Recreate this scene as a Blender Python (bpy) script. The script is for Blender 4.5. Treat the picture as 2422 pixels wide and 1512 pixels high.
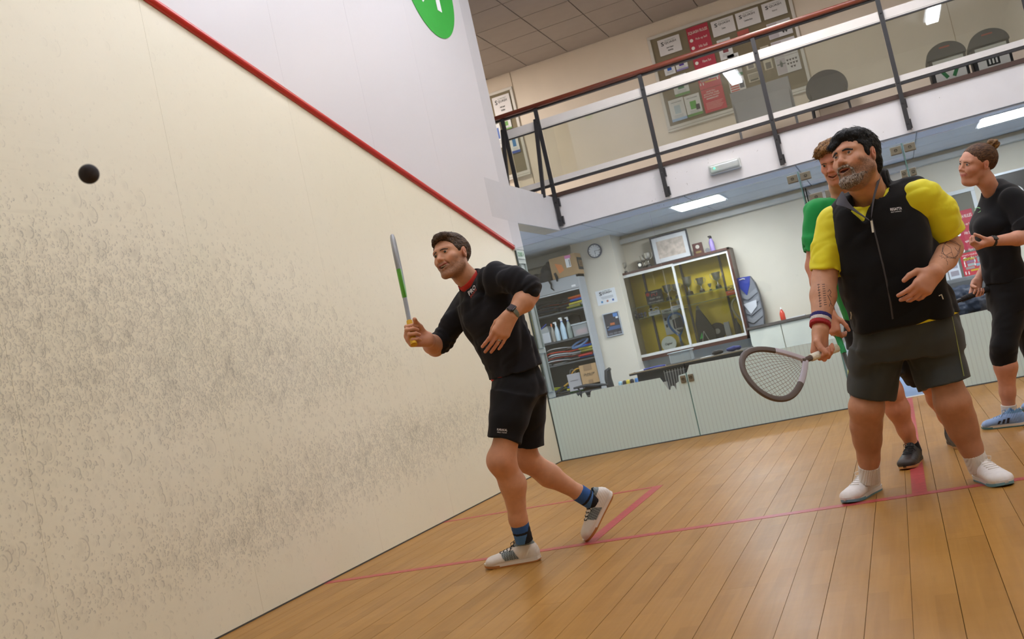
import bpy, bmesh, math, random
import numpy as np
from mathutils import Vector, Matrix
random.seed(7); rng=np.random.RandomState(7)
for o in list(bpy.data.objects): bpy.data.objects.remove(o)
SC=bpy.context.scene; COL=SC.collection; PI=math.pi
# ---------------- camera, world, lights, exposure ----------------
cam=bpy.data.cameras.new('camera'); cam_ob=bpy.data.objects.new('camera',cam); COL.objects.link(cam_ob)
cam_ob.matrix_world=Matrix([[0.9069, 0.22128, 0.358563, 3.306252], [0.361558, 0.028269, -0.931921, -9.070122], [-0.216352, 0.974801, -0.054368, 0.928057]]+[[0,0,0,1]])
cam.sensor_width=36; cam.lens=36*2335.246/2422; cam.clip_start=.05; cam.clip_end=100
cam.dof.use_dof=True; cam.dof.focus_distance=4.8; cam.dof.aperture_fstop=5.6
SC.camera=cam_ob
w=bpy.data.worlds.new('world'); SC.world=w; w.use_nodes=True
w.node_tree.nodes['Background'].inputs[0].default_value=(.62,.68,.8,1); w.node_tree.nodes['Background'].inputs[1].default_value=.12
SC.view_settings.view_transform='Standard'; SC.view_settings.look='None'
SC.view_settings.exposure=0.2; SC.view_settings.gamma=1; SC.view_settings.use_curve_mapping=False
COURT_LIGHT=25.0; PANEL_LIGHT=50.0; GALLERY_FILL=40.0
# ---------------- helpers ----------------
def lin(c):
    if isinstance(c,str): c=[int(c[i:i+2],16)/255 for i in (0,2,4)]
    return tuple((x/12.92 if x<=.04045 else ((x+.055)/1.055)**2.4) for x in c[:3])+(1.,)
MATS={}
def mat(name,col='808080',rough=.6,metal=0,bump=0,bscale=60,vary=.06,vscale=6,spec=.5,emit=None,estr=0,coat=0,attr=None,alpha=None,stretch=None,sheen=0):
    """procedural principled material: colour broken up by noise, optional bump"""
    if name in MATS: return MATS[name]
    m=bpy.data.materials.new(name); MATS[name]=m; m.use_nodes=True; nt=m.node_tree; N=nt.nodes; L=nt.links
    b=N['Principled BSDF']; b.inputs['Roughness'].default_value=rough; b.inputs['Metallic'].default_value=metal
    b.inputs['Specular IOR Level'].default_value=spec; b.inputs['Coat Weight'].default_value=coat
    if sheen: b.inputs['Sheen Weight'].default_value=sheen
    tc=N.new('ShaderNodeTexCoord'); mp=N.new('ShaderNodeMapping'); L.new(tc.outputs['Object'],mp.inputs[0])
    if stretch: mp.inputs['Scale'].default_value=stretch
    nz=N.new('ShaderNodeTexNoise'); nz.inputs['Scale'].default_value=vscale; nz.inputs['Detail'].default_value=4; L.new(mp.outputs[0],nz.inputs['Vector'])
    hs=N.new('ShaderNodeHueSaturation'); mr=N.new('ShaderNodeMapRange'); mr.inputs[1].default_value=.25; mr.inputs[2].default_value=.75
    mr.inputs[3].default_value=1-vary; mr.inputs[4].default_value=1+vary; L.new(nz.outputs['Fac'],mr.inputs[0]); L.new(mr.outputs[0],hs.inputs['Value'])
    if attr:
        at=N.new('ShaderNodeAttribute'); at.attribute_name=attr; L.new(at.outputs['Color'],hs.inputs['Color'])
    else: hs.inputs['Color'].default_value=lin(col)
    L.new(hs.outputs[0],b.inputs['Base Color'])
    if bump:
        n2=N.new('ShaderNodeTexNoise'); n2.inputs['Scale'].default_value=bscale; n2.inputs['Detail'].default_value=3; L.new(mp.outputs[0],n2.inputs['Vector'])
        bp=N.new('ShaderNodeBump'); bp.inputs['Strength'].default_value=bump; bp.inputs['Distance'].default_value=.01
        L.new(n2.outputs['Fac'],bp.inputs['Height']); L.new(bp.outputs[0],b.inputs['Normal'])
    if emit: b.inputs['Emission Color'].default_value=lin(emit); b.inputs['Emission Strength'].default_value=estr
    if alpha is not None: b.inputs['Alpha'].default_value=alpha
    return m
def glass_mat(name,tint='eef4f1',refl=1.0,haze=0.0,hazecol='c9d6d0'):
    """thin architectural glass: clear transmission, fresnel mirror reflection, slight film of dust"""
    m=bpy.data.materials.new(name); m.use_nodes=True; N=m.node_tree.nodes; L=m.node_tree.links
    for n in list(N):
        if n.type!='OUTPUT_MATERIAL': N.remove(n)
    out=[n for n in N if n.type=='OUTPUT_MATERIAL'][0]
    tr=N.new('ShaderNodeBsdfTransparent'); tr.inputs[0].default_value=lin(tint)
    gl=N.new('ShaderNodeBsdfGlossy'); gl.inputs['Roughness'].default_value=.01; gl.inputs[0].default_value=(refl,refl,refl,1)
    fr=N.new('ShaderNodeFresnel'); fr.inputs[0].default_value=1.5
    mx=N.new('ShaderNodeMixShader'); L.new(fr.outputs[0],mx.inputs[0]); L.new(tr.outputs[0],mx.inputs[1]); L.new(gl.outputs[0],mx.inputs[2])
    last=mx
    if haze:
        df=N.new('ShaderNodeBsdfDiffuse'); df.inputs[0].default_value=lin(hazecol)
        nz=N.new('ShaderNodeTexNoise'); nz.inputs['Scale'].default_value=3; mr=N.new('ShaderNodeMapRange'); mr.inputs[3].default_value=haze*.6; mr.inputs[4].default_value=haze*1.4
        L.new(nz.outputs['Fac'],mr.inputs[0]); m2=N.new('ShaderNodeMixShader'); L.new(mr.outputs[0],m2.inputs[0]); L.new(mx.outputs[0],m2.inputs[1]); L.new(df.outputs[0],m2.inputs[2]); last=m2
    L.new(last.outputs[0],out.inputs[0]); MATS[name]=m; return m
class MB:
    """collects shapes and links them as ONE mesh object"""
    def __init__(s): s.bm=bmesh.new()
    def box(s,lo,hi,bev=0):
        c=[(lo[i]+hi[i])/2 for i in range(3)]; d=[max(abs(hi[i]-lo[i]),1e-5) for i in range(3)]
        r=bmesh.ops.create_cube(s.bm,size=1,matrix=Matrix.Translation(c)@Matrix.Diagonal((*d,1)))
        if bev:
            es=set(e for v in r['verts'] for e in v.link_edges); bmesh.ops.bevel(s.bm,geom=list(es),offset=bev,segments=2,affect='EDGES',profile=.5)
        return s
    def obox(s,M,size,bev=0):
        r=bmesh.ops.create_cube(s.bm,size=1,matrix=M@Matrix.Diagonal((*size,1)))
        if bev:
            es=set(e for v in r['verts'] for e in v.link_edges); bmesh.ops.bevel(s.bm,geom=list(es),offset=bev,segments=2,affect='EDGES',profile=.5)
        return s
    def tube(s,pts,r,n=8,closed=False,caps=True,flat=1.0,up=None):
        pts=[Vector(p) for p in pts]; k=len(pts); rs=r if hasattr(r,'__len__') else [r]*k; rings=[]; prev=None
        for i,p in enumerate(pts):
            a=pts[i-1] if (i>0 or closed) else p; b=pts[(i+1)%k] if (i<k-1 or closed) else p
            t=(b-a).normalized()
            if up is not None: u=Vector(up)-t*Vector(up).dot(t); u.normalize()
            else:
                u=(prev or (Vector((0,0,1)) if abs(t.z)<.9 else Vector((1,0,0)))); u=(u-t*u.dot(t))
                if u.length<1e-4: u=t.orthogonal()
                u.normalize()
            prev=u; v=t.cross(u)
            rings.append([s.bm.verts.new(p+u*math.cos(2*PI*j/n)*rs[i]+v*math.sin(2*PI*j/n)*rs[i]*flat) for j in range(n)])
        m=k if closed else k-1
        for i in range(m):
            A=rings[i];B=rings[(i+1)%k]
            for j in range(n): s.bm.faces.new((A[j],A[(j+1)%n],B[(j+1)%n],B[j]))
        if not closed and caps:
            s.bm.faces.new(rings[0][::-1]); s.bm.faces.new(rings[-1])
        return s
    def lathe(s,c,prof,n=20,M=None):
        M=M or Matrix.Identity(4); c=Vector(c); rings=[]
        for r,z in prof: rings.append([s.bm.verts.new(c+M.to_3x3()@Vector((r*math.cos(2*PI*j/n),r*math.sin(2*PI*j/n),z))) for j in range(n)])
        for i in range(len(rings)-1):
            for j in range(n): s.bm.faces.new((rings[i][j],rings[i][(j+1)%n],rings[i+1][(j+1)%n],rings[i+1][j]))
        if prof[0][0]>1e-4: s.bm.faces.new(rings[0][::-1])
        if prof[-1][0]>1e-4: s.bm.faces.new(rings[-1])
        return s
    def prism(s,pts,d):
        """polygon pts (3d, planar) extruded by vector d"""
        d=Vector(d); A=[s.bm.verts.new(Vector(p)) for p in pts]; B=[s.bm.verts.new(Vector(p)+d) for p in pts]; n=len(pts)
        s.bm.faces.new(A); s.bm.faces.new(B[::-1])
        for i in range(n): s.bm.faces.new((A[i],B[i],B[(i+1)%n],A[(i+1)%n]))
        return s
    def sphere(s,c,r,sub=2,sc=(1,1,1),M=None):
        bmesh.ops.create_icosphere(s.bm,subdivisions=sub,radius=r,matrix=Matrix.Translation(c)@(M.to_4x4() if M else Matrix.Identity(4))@Matrix.Diagonal((*sc,1))); return s
    def build(s,name,m,parent=None,smooth=False,**k):
        bmesh.ops.recalc_face_normals(s.bm,faces=s.bm.faces)
        me=bpy.data.meshes.new(name); s.bm.to_mesh(me); s.bm.free()
        if smooth:
            me.shade_smooth()
            if smooth!='full': me.set_sharp_from_angle(angle=math.radians(40))
        return link(name,me,m,parent,**k)
def link(name,me,m,parent=None,**k):
    o=bpy.data.objects.new(name,me); COL.objects.link(o)
    if m is not None and not me.materials: me.materials.append(m)
    if parent is not None: o.parent=parent; o.matrix_parent_inverse=parent.matrix_world.inverted()
    return tag(o,**k)
def tag(o,label=None,cat=None,group=None,kind=None):
    if label: o['label']=label
    if cat: o['category']=cat
    if group: o['group']=group
    if kind: o['kind']=kind
    return o
def empty(name,loc,label=None,cat=None,group=None,kind=None,rz=0):
    o=bpy.data.objects.new(name,None); COL.objects.link(o); o.empty_display_size=.1
    o.matrix_world=Matrix.Translation(loc)@Matrix.Rotation(rz,4,'Z'); return tag(o,label,cat,group,kind)
def copy_tree(o,parent=None,dloc=None):
    c=o.copy(); COL.objects.link(c)
    if parent is not None: c.parent=parent
    if dloc is not None: c.matrix_world=Matrix.Translation(dloc)@o.matrix_world
    for ch in o.children:
        d=ch.copy(); COL.objects.link(d); d.parent=c
        for g in ch.children:
            e=g.copy(); COL.objects.link(e); e.parent=d
    return c
_tc={}
def text_mesh(txt,size=1,bold=0,ext=.0008,shear=0):
    cu=bpy.data.curves.new('t','FONT'); cu.body=txt; cu.size=size; cu.extrude=ext; cu.align_x='CENTER'; cu.align_y='CENTER'; cu.offset=bold; cu.shear=shear; cu.resolution_u=2
    o=bpy.data.objects.new('t',cu); me=bpy.data.meshes.new_from_object(o)
    bpy.data.objects.remove(o); bpy.data.curves.remove(cu); return me
def text(txt,M,width,m,parent,name='lettering',bold=0,height=None,shear=0,ext=.0008):
    """flat lettering; M maps local x=right,y=up,z=out of surface"""
    me=text_mesh(txt,1,bold,ext,shear); co=np.zeros(len(me.vertices)*3); me.vertices.foreach_get('co',co); co=co.reshape(-1,3)
    w=max(np.ptp(co[:,0]),1e-3); h=max(np.ptp(co[:,1]),1e-3); k=width/w; ky=k if height is None else height/h
    co[:,0]=(co[:,0]-(co[:,0].max()+co[:,0].min())/2)*k; co[:,1]=(co[:,1]-(co[:,1].max()+co[:,1].min())/2)*ky
    c=np.c_[co,np.ones(len(co))]@np.array(M).T; me.vertices.foreach_set('co',c[:,:3].ravel().astype('f')); me.update(); me.name=name
    return link(name,me,m,parent)
def face_y(x,y,z): # surface facing -y (towards the court)
    return Matrix(((1,0,0,x),(0,0,-1,y),(0,1,0,z),(0,0,0,1)))
def face_x(x,y,z): # surface facing +x, text running toward +y
    return Matrix(((0,0,1,x),(1,0,0,y),(0,1,0,z),(0,0,0,1)))
# ---------------- racquets ----------------
def racquet_geo(M,fc,gc,ac=None,W=.215,L=.36,y0=.31,gl=.19,sm=.9,nm=11,ncr=13,label=None,group=None,fr=.0095,lite=False,name='squash_racquet',scol='e8e6dc'):
    """local: +Y along the racquet, butt at 0, strings in the XY plane"""
    root=empty(name,M.translation,label,'racquet',group); root.matrix_world=M; P=lambda a,b,c=0: M@Vector((a,b,c)); up=M.to_3x3()@Vector((0,0,1))
    us=[2*PI*k/(28 if lite else 56) for k in range(29 if lite else 57)]
    sh=[(math.sin(u)*(abs(math.sin(u/2))**sm),(1-math.cos(u))/2) for u in us]; mxw=max(abs(a) for a,b in sh)
    pts=[(a/mxw*W/2,y0+b*L) for a,b in sh]
    half=len(pts)//2
    fm=mat('fr_'+fc,fc,.35,vary=.1); am=mat('fr_'+(ac or fc),ac or fc,.35,vary=.1)
    seg=lambda a,b,m,nm_,r=fr: MB().tube([P(*q) for q in pts[a:b]],r,6 if lite else 8,flat=1.5,up=up).build(nm_,m,root,smooth=True)
    q=len(pts)//5
    if lite: MB().tube([P(*q_) for q_ in pts[:-1]],fr,5,closed=True,flat=1.4,up=up).build('frame',fm,root)
    else: seg(0,q+1,am,'throat_arm'); seg(q,len(pts)-q,fm,'frame'); seg(len(pts)-q-1,len(pts),am,'throat_arm')
    MB().tube([P(0,gl-.01),P(0,y0+.02)],.011 if not lite else .01,8,flat=1.2,up=up).build('shaft',fm,root)
    MB().tube([P(0,0),P(0,.006),P(0,gl*.5),P(0,gl)],[.0175,.0165,.0155,.0145],10,flat=1.15,up=up).build('grip',mat('grip_'+gc,gc,.8,bump=.4,bscale=150),root,smooth=True)
    s=MB(); 
    def inside(y):
        t=(y-y0)/L
        if t<=0 or t>=1: return 0
        u=math.acos(1-2*t); return math.sin(u)*(abs(math.sin(u/2))**sm)/mxw*W/2
    if not lite:
        for k in range(-(nm//2),nm//2+1):
            xt=k/(nm/2+.6)*W/2; ys=[y0+L*j/60 for j in range(61)]
            # fan mains converge towards the throat
            pl=[(xt*(.12+.88*min(1,(y-y0)/(L*.62))**.9),y) for y in ys]; pl=[p for p in pl if abs(p[0])<inside(p[1])]
            if len(pl)>2: s.tube([P(*pl[0]),P(*pl[len(pl)//2]),P(*pl[-1])],.0007,4,caps=False)
        for k in range(ncr):
            y=y0+L*(.14+.83*(k+.5)/ncr); x=inside(y)
            if x>.01: s.tube([P(-x,y),P(x,y)],.0007,4,caps=False)
        s.build('strings',mat('string_'+scol,scol,.5),root,kind='stuff')
    return root
def rack_M(p,d,n):
    d=Vector(d).normalized(); n=Vector(n); n=(n-d*n.dot(d)).normalized(); x=d.cross(n)
    M=Matrix((x,d,n)).transposed().to_4x4(); M.translation=Vector(p); return M

# ---------------- court lights (ceiling strips; they also mirror in the gallery glass) ----------------
def strip_light(x,y,label,hx,hy):
    t=empty('strip_light',(x,y,5.6),label,'ceiling light','strip lights on the court ceiling')
    MB().box((x-hx-.04,y-hy-.04,5.58),(x+hx+.04,y+hy+.04,5.66)).build('housing',mat('lightbody','e8e8e6',.4),t)
    MB().box((x-hx,y-hy,5.52),(x+hx,y+hy,5.58)).build('diffuser',mat('lamp','ffffff',.5,emit='eef2ff',estr=COURT_LIGHT),t)
for j,y in enumerate((-6.5,-4.3,-1.9)):
    for x in (1.4,5.0): strip_light(x,y,'long strip light on the court ceiling, %s row, %s from the front wall'%('left' if x<3 else 'right',('first','second','third')[j]),*((.10,.92)))
for x_,w_ in ((2.0,'left'),(3.6,'middle'),(5.2,'right')): strip_light(x_,-.6,'added fill strip light running across the court ceiling nearest the gallery, %s one'%w_,.7,.07)  # added cross row, an invented source that brightens the balcony fascia
# ---------------- court shell ----------------
ZR=lambda y: 2.13-y*(4.57-2.13)/9.75
def wall_mat():
    m=bpy.data.materials.new('court_plaster'); m.use_nodes=True; nt=m.node_tree; N=nt.nodes; L=nt.links; b=N['Principled BSDF']
    g=N.new('ShaderNodeNewGeometry'); sx=N.new('ShaderNodeSeparateXYZ'); L.new(g.outputs['Position'],sx.inputs[0]); X,Y,Z=sx.outputs
    def M(op,a,b_=None,c=None,clamp=False):
        n=N.new('ShaderNodeMath'); n.operation=op; n.use_clamp=clamp
        for i,v in enumerate((a,b_,c)):
            if v is None: continue
            if isinstance(v,(int,float)): n.inputs[i].default_value=v
            else: L.new(v,n.inputs[i])
        return n.outputs[0]
    def blob(cy,cz,sy,sz,amp):
        a=M('MULTIPLY',M('ADD',Y,-cy),1/sy); c=M('MULTIPLY',M('ADD',Z,-cz),1/sz)
        return M('MULTIPLY',M('EXPONENT',M('MULTIPLY',M('ADD',M('MULTIPLY',a,a),M('MULTIPLY',c,c)),-1)),amp)
    def noise(scale,detail,vec=None,dist=0):
        n=N.new('ShaderNodeTexNoise'); n.inputs['Scale'].default_value=scale; n.inputs['Detail'].default_value=detail; n.inputs['Distortion'].default_value=dist
        L.new(vec if vec else g.outputs['Position'],n.inputs['Vector']); return n.outputs['Fac']
    # where the balls have struck: broad bands of wear
    dens=M('ADD',blob(-5.9,1.55,1.7,.38,.95),M('ADD',blob(-3.1,.62,1.5,.2,1.0),M('ADD',blob(-4.2,1.22,1.1,.2,.85),M('ADD',blob(-4.9,.42,1.0,.14,.6),blob(-6.5,1.2,1.5,1.0,.28)))))
    dens=M('ADD',M('MULTIPLY',dens,M('ADD',noise(2.2,4),.45)),.05)
    flat=N.new('ShaderNodeCombineXYZ'); L.new(Y,flat.inputs[0]); L.new(Z,flat.inputs[1])
    marks=None
    for i,(sc,rad,wd,rot,off,st) in enumerate([(19,.30,.085,.2,0,1),(15,.34,.07,-.2,3.3,.8),(27,.33,.1,.5,7.7,1),(36,.33,.13,-.6,5.1,1),(9,.3,.045,.1,11.3,.8),(52,.3,.18,.3,2.1,1)]):
        mp=N.new('ShaderNodeMapping'); mp.inputs['Rotation'].default_value=(0,0,rot); mp.inputs['Location'].default_value=(off,off*.7,0); mp.inputs['Scale'].default_value=(sc,sc*st,1); L.new(flat.outputs[0],mp.inputs[0])
        v=N.new('ShaderNodeTexVoronoi'); v.voronoi_dimensions='2D'; v.feature='F1'; v.inputs['Scale'].default_value=1; v.inputs['Randomness'].default_value=1; L.new(mp.outputs[0],v.inputs['Vector'])
        sub=N.new('ShaderNodeVectorMath'); sub.operation='SUBTRACT'; L.new(mp.outputs[0],sub.inputs[0]); L.new(v.outputs['Position'],sub.inputs[1])
        s2=N.new('ShaderNodeSeparateXYZ'); L.new(sub.outputs[0],s2.inputs[0]); cs=N.new('ShaderNodeSeparateColor'); L.new(v.outputs['Color'],cs.inputs[0])
        d=v.outputs['Distance']; ring=M('SUBTRACT',1,M('MULTIPLY',M('ABSOLUTE',M('SUBTRACT',d,M('MULTIPLY',M('ADD',cs.outputs[0],.5),rad*.8))),1/wd),clamp=True)
        disc=M('MULTIPLY',M('SUBTRACT',1,M('MULTIPLY',d,1/(rad)),clamp=True),.35)
        side=M('MULTIPLY',M('ADD',M('DIVIDE',s2.outputs[0],M('ADD',d,.001)),M('MULTIPLY',M('SUBTRACT',cs.outputs[1],.6),1.2)),1.6,clamp=True)
        on=M('MULTIPLY',M('SUBTRACT',M('MULTIPLY',dens,1.35),cs.outputs[2]),3.5,clamp=True)
        one=M('MULTIPLY',M('ADD',M('MULTIPLY',ring,side),disc),on)
        marks=one if marks is None else M('MAXIMUM',marks,one)
    # long glancing streaks high up on the front half of the wall
    mp=N.new('ShaderNodeMapping'); mp.inputs['Rotation'].default_value=(0,0,.12); mp.inputs['Scale'].default_value=(2.2,26,1); L.new(flat.outputs[0],mp.inputs[0])
    stv=noise(1.6,5,mp.outputs[0],.3); st=M('MULTIPLY',M('MULTIPLY',M('SUBTRACT',stv,.56),5,clamp=True),blob(-7.6,1.75,1.8,.7,.6))
    smud=M('MULTIPLY',M('MULTIPLY',M('SUBTRACT',noise(9,6,None,.8),.47),3.2,clamp=True),M('MULTIPLY',dens,.27))
    dirt=M('ADD',M('MULTIPLY',marks,.40),M('ADD',M('MULTIPLY',st,.5),smud),clamp=True)
    line=M('GREATER_THAN',M('ADD',Z,M('MULTIPLY',Y,(4.57-2.13)/9.75)),2.13)
    inplay=M('LESS_THAN',Y,.0)
    cream=N.new('ShaderNodeMix'); cream.data_type='RGBA'; cream.inputs[6].default_value=lin('e6e0c6'); cream.inputs[7].default_value=lin('ece7d3'); L.new(noise(.9,3),cream.inputs[0])
    c2=N.new('ShaderNodeMix'); c2.data_type='RGBA'; c2.inputs[7].default_value=lin('6f6a60'); L.new(cream.outputs[2],c2.inputs[6]); L.new(dirt,c2.inputs[0])
    c3=N.new('ShaderNodeMix'); c3.data_type='RGBA'; c3.inputs[7].default_value=lin('d6d3d4'); L.new(c2.outputs[2],c3.inputs[6]); L.new(M('MAXIMUM',line,M('SUBTRACT',1,inplay)),c3.inputs[0])
    L.new(c3.outputs[2],b.inputs['Base Color']); b.inputs['Roughness'].default_value=.42
    bp=N.new('ShaderNodeBump'); bp.inputs['Strength'].default_value=.12; bp.inputs['Distance'].default_value=.004; L.new(noise(26,3),bp.inputs['Height']); L.new(bp.outputs[0],b.inputs['Normal'])
    return m
PL=wall_mat()
WL=MB().box((-.2,-9.8,0),(-.012,.27,5.7)).box((-.2,.27,2.41),(-.012,1.65,2.80)).build('wall_left',mat('plaster_core','c9bda5',.8),kind='structure')
js=[-9.75,-8.55,-7.33,-6.1,-4.85,-3.58,-2.5,-1.38,0.0]
for a,b in zip(js,js[1:]): MB().box((-.014,a+.0006,.006),(0,b-.0006,5.7)).build('panel',PL,WL)
MB().box((-.014,0.0,2.128),(0,.27,5.7)).build('panel',mat('whitewall','c9c7c8',.5,vary=.02),WL)
MB().prism([(-.012,-.39,2.43),(-.012,-.39,2.815),(-.012,.268,2.80),(-.012,1.65,2.80),(-.012,1.65,2.41),(-.012,.24,2.41)],(.0128,0,0)).build('beam_facing',mat('whitewall','c9c7c8',.5),WL)
MB().box((-.19,-.005,0),(-.006,.27,2.128)).build('panel',mat('jamb','bfc5c1',.45,vary=.02),WL)
# moulded panels on the jamb seen through the glass
for z0,z1 in ((1.12,1.98),(.68,1.07),(.1,.62)):
    MB().tube([(0,.06,z0),(0,.215,z0),(0,.215,z1),(0,.06,z1)],.013,6,closed=True).build('moulding',mat('jambmould','a9b3b2',.4),WL)
tr=MB().tube([(.004,-9.75,ZR(-9.75)),(.004,-.03,ZR(-.03))],.026,10).build('trim_1',mat('redline','c4302a',.28,vary=.05),kind='structure',smooth=True)
MB().box((0,-.05,2.105),(.03,-.03,2.16)).build('end_cap',mat('capgrey','b9b4b0',.5),tr)
MB().box((-.002,-9.75,.0),(.003,0,.008)).build('baseboard_left',mat('gapdark','4a463f',.8),kind='structure')
# green court number disc
disc=empty('court_number_disc',(0,-.75,4.62),'large green round disc with white number 04, high on the white side wall','sign')
MB().lathe((.002,-.74,4.66),[(.0,0),(.545,0),(.545,.004),(0,.004)],64,Matrix.Rotation(PI/2,4,'Y')).build('disc',mat('signgreen','35a83e',.5),disc)
text('04',face_x(.008,-.80,4.70),.60,mat('signwhite','f2f2f4',.5),disc,bold=.03,height=.62)
MB().box((6.4,-9.8,0),(6.6,.2,5.7)).build('wall_right',PL and mat('wallr','d8cfba',.5,bump=.05),kind='structure')
MB().box((-.2,-9.95,0),(6.6,-9.75,5.7)).build('wall_front',mat('wallr','d8cfba',.5),kind='structure')
MB().box((-.2,-9.95,5.66),(6.6,.28,5.8)).build('ceiling',mat('courtceil','cfc9c0',.8),kind='structure')
# ---------------- sprung timber floor: planks as single boards ----------------
def wood_mat():
    m=bpy.data.materials.new('maple'); m.use_nodes=True; nt=m.node_tree; N=nt.nodes; L=nt.links; b=N['Principled BSDF']
    g=N.new('ShaderNodeNewGeometry'); oi=N.new('ShaderNodeObjectInfo'); sx=N.new('ShaderNodeSeparateXYZ'); L.new(g.outputs['Position'],sx.inputs[0])
    br=N.new('ShaderNodeTexBrick'); br.offset=.37; br.inputs['Scale'].default_value=1; br.inputs['Mortar Size'].default_value=0.0; br.inputs['Brick Width'].default_value=.47; br.inputs['Row Height'].default_value=.0655
    br.inputs['Color1'].default_value=(0,0,0,1); br.inputs['Color2'].default_value=(1,1,1,1)
    cb=N.new('ShaderNodeCombineXYZ'); ad=N.new('ShaderNodeMath'); ad.operation='MULTIPLY_ADD'; L.new(oi.outputs['Random'],ad.inputs[0]); ad.inputs[1].default_value=7; L.new(sx.outputs[1],ad.inputs[2]); L.new(ad.outputs[0],cb.inputs[0]); L.new(sx.outputs[0],cb.inputs[1]); L.new(cb.outputs[0],br.inputs['Vector'])
    mp=N.new('ShaderNodeMapping'); mp.inputs['Scale'].default_value=(34,1.6,1); L.new(g.outputs['Position'],mp.inputs[0])
    nz=N.new('ShaderNodeTexNoise'); nz.inputs['Scale'].default_value=1.3; nz.inputs['Detail'].default_value=6; nz.inputs['Distortion'].default_value=.6; L.new(mp.outputs[0],nz.inputs['Vector'])
    n3=N.new('ShaderNodeTexNoise'); n3.inputs['Scale'].default_value=1.6; n3.inputs['Detail'].default_value=3; L.new(g.outputs['Position'],n3.inputs['Vector'])
    r=N.new('ShaderNodeValToRGB'); r.color_ramp.elements[0].color=lin('8b5f1e'); r.color_ramp.elements[0].position=.15; r.color_ramp.elements[1].color=lin('ab7d38'); r.color_ramp.elements[1].position=.9
    a1=N.new('ShaderNodeMath'); a1.operation='MULTIPLY'; a1.inputs[1].default_value=.22; L.new(br.outputs['Color'],a1.inputs[0])
    a2=N.new('ShaderNodeMath'); a2.operation='MULTIPLY_ADD'; a2.inputs[1].default_value=.60; L.new(nz.outputs['Fac'],a2.inputs[0]); L.new(a1.outputs[0],a2.inputs[2])
    a3=N.new('ShaderNodeMath'); a3.operation='MULTIPLY_ADD'; a3.inputs[1].default_value=.12; L.new(oi.outputs['Random'],a3.inputs[0]); L.new(a2.outputs[0],a3.inputs[2]); L.new(a3.outputs[0],r.inputs[0])
    mx=N.new('ShaderNodeMix'); mx.data_type='RGBA'; mx.blend_type='MULTIPLY'; mx.inputs[0].default_value=.35; L.new(r.outputs[0],mx.inputs[6]); L.new(n3.outputs['Color'],mx.inputs[7])
    hs=N.new('ShaderNodeHueSaturation'); hs.inputs['Value'].default_value=1.12; L.new(r.outputs[0],hs.inputs['Color'])
    L.new(hs.outputs[0],b.inputs['Base Color'])
    rr=N.new('ShaderNodeMapRange'); rr.inputs[3].default_value=.34; rr.inputs[4].default_value=.5; L.new(n3.outputs['Fac'],rr.inputs[0]); L.new(rr.outputs[0],b.inputs['Roughness'])
    b.inputs['Coat Weight'].default_value=.1; b.inputs['Specular IOR Level'].default_value=.35; b.inputs['Coat Roughness'].default_value=.25
    n4=N.new('ShaderNodeTexNoise'); n4.inputs['Scale'].default_value=7; L.new(g.outputs['Position'],n4.inputs['Vector'])
    bp=N.new('ShaderNodeBump'); bp.inputs['Strength'].default_value=.1; bp.inputs['Distance'].default_value=.02; L.new(n4.outputs['Fac'],bp.inputs['Height']); L.new(bp.outputs[0],b.inputs['Normal'])
    return m
WOOD=wood_mat()
FL=MB().box((-.2,-9.9,-.2),(6.6,.0,-.012)).build('floor',mat('subfloor','4a3620',.9),kind='structure')
PW=.131; nrow=int(6.4/PW)+1; cache={}
for i in range(nrow):
    x0=i*PW; x1=min(x0+PW,6.4); ys=[-9.75]; y=-9.75+rng.uniform(.6,3.4)
    while y<-.5: ys.append(y); y+=3.6
    ys.append(0.0)
    gap=.0022 if i%3==1 else .0012
    for a,b in zip(ys,ys[1:]):
        MB().box((x0+gap*.6,a+.0005,-.012),(x1-gap*.6,b-.0005,0)).build('plank',WOOD,FL)
# painted court lines
RL=mat('linered','aa3c3d',.4,vary=.22,vscale=30)
def line(lo,hi): MB().box((lo[0],lo[1],-.001),(hi[0],hi[1],.0012)).build('painted_line',RL,FL)
line((.0,-4.285),(6.4,-4.225)); line((3.17,-4.225),(3.235,-.04))
line((.0,-2.705),(1.63,-2.655)); line((1.565,-4.225),(1.63,-2.70)); line((4.77,-2.70),(6.4,-2.66)); line((4.77,-4.225),(4.835,-2.70))
# lounge floor, threshold
MB().box((-1.5,.02,-.2),(8,4.6,-.004)).build('floor',mat('bluefloor','7690b0',.5,vary=.03),kind='structure')
MB().box((2.757,-.02,-.02),(3.63,.05,.006)).build('trim_2',mat('thresh','c9c4b8',.4),kind='structure')
# ---------------- gallery: slab, fascia, walls, ceilings ----------------
MB().box((-1.5,1.65,2.43),(8,4.6,2.80)).build('floor',mat('fascia_white','e4e2e3',.5,vary=.02),kind='structure')
MB().box((-1.5,1.63,2.79),(8,1.72,2.835)).build('trim_3',mat('darktrim','4a342b',.5),kind='structure')
WB=MB().box((-1.5,3.8,0),(8,4.0,2.43)).build('wall_back',mat('cream_wall','d4cdbd',.6,vary=.02),kind='structure')
WU=MB().box((-2.5,3.7,2.80),(8,3.9,5.3)).build('wall_gallery',mat('cream_upper','e9dccb',.6,vary=.02),kind='structure')
for x in (-.85,2.95,4.6): MB().box((x-.004,3.693,2.8),(x+.004,3.7,5.0)).build('seam',mat('seam','b9a78d',.6),WU)
MB().box((-2.6,.3,2.8),(-2.4,3.8,5.2)).build('wall_gallery_end',mat('cream_upper','e9dccb',.6),kind='structure')
MB().box((-1.7,.3,0),(-1.5,4.0,2.41)).build('wall_lounge_end',mat('cream_wall','d4cdbd',.6),kind='structure')
MB().box((8,-.2,0),(8.2,4.6,5.2)).build('wall_lounge_right',mat('cream_wall','d4cdbd',.6),kind='structure')
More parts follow.
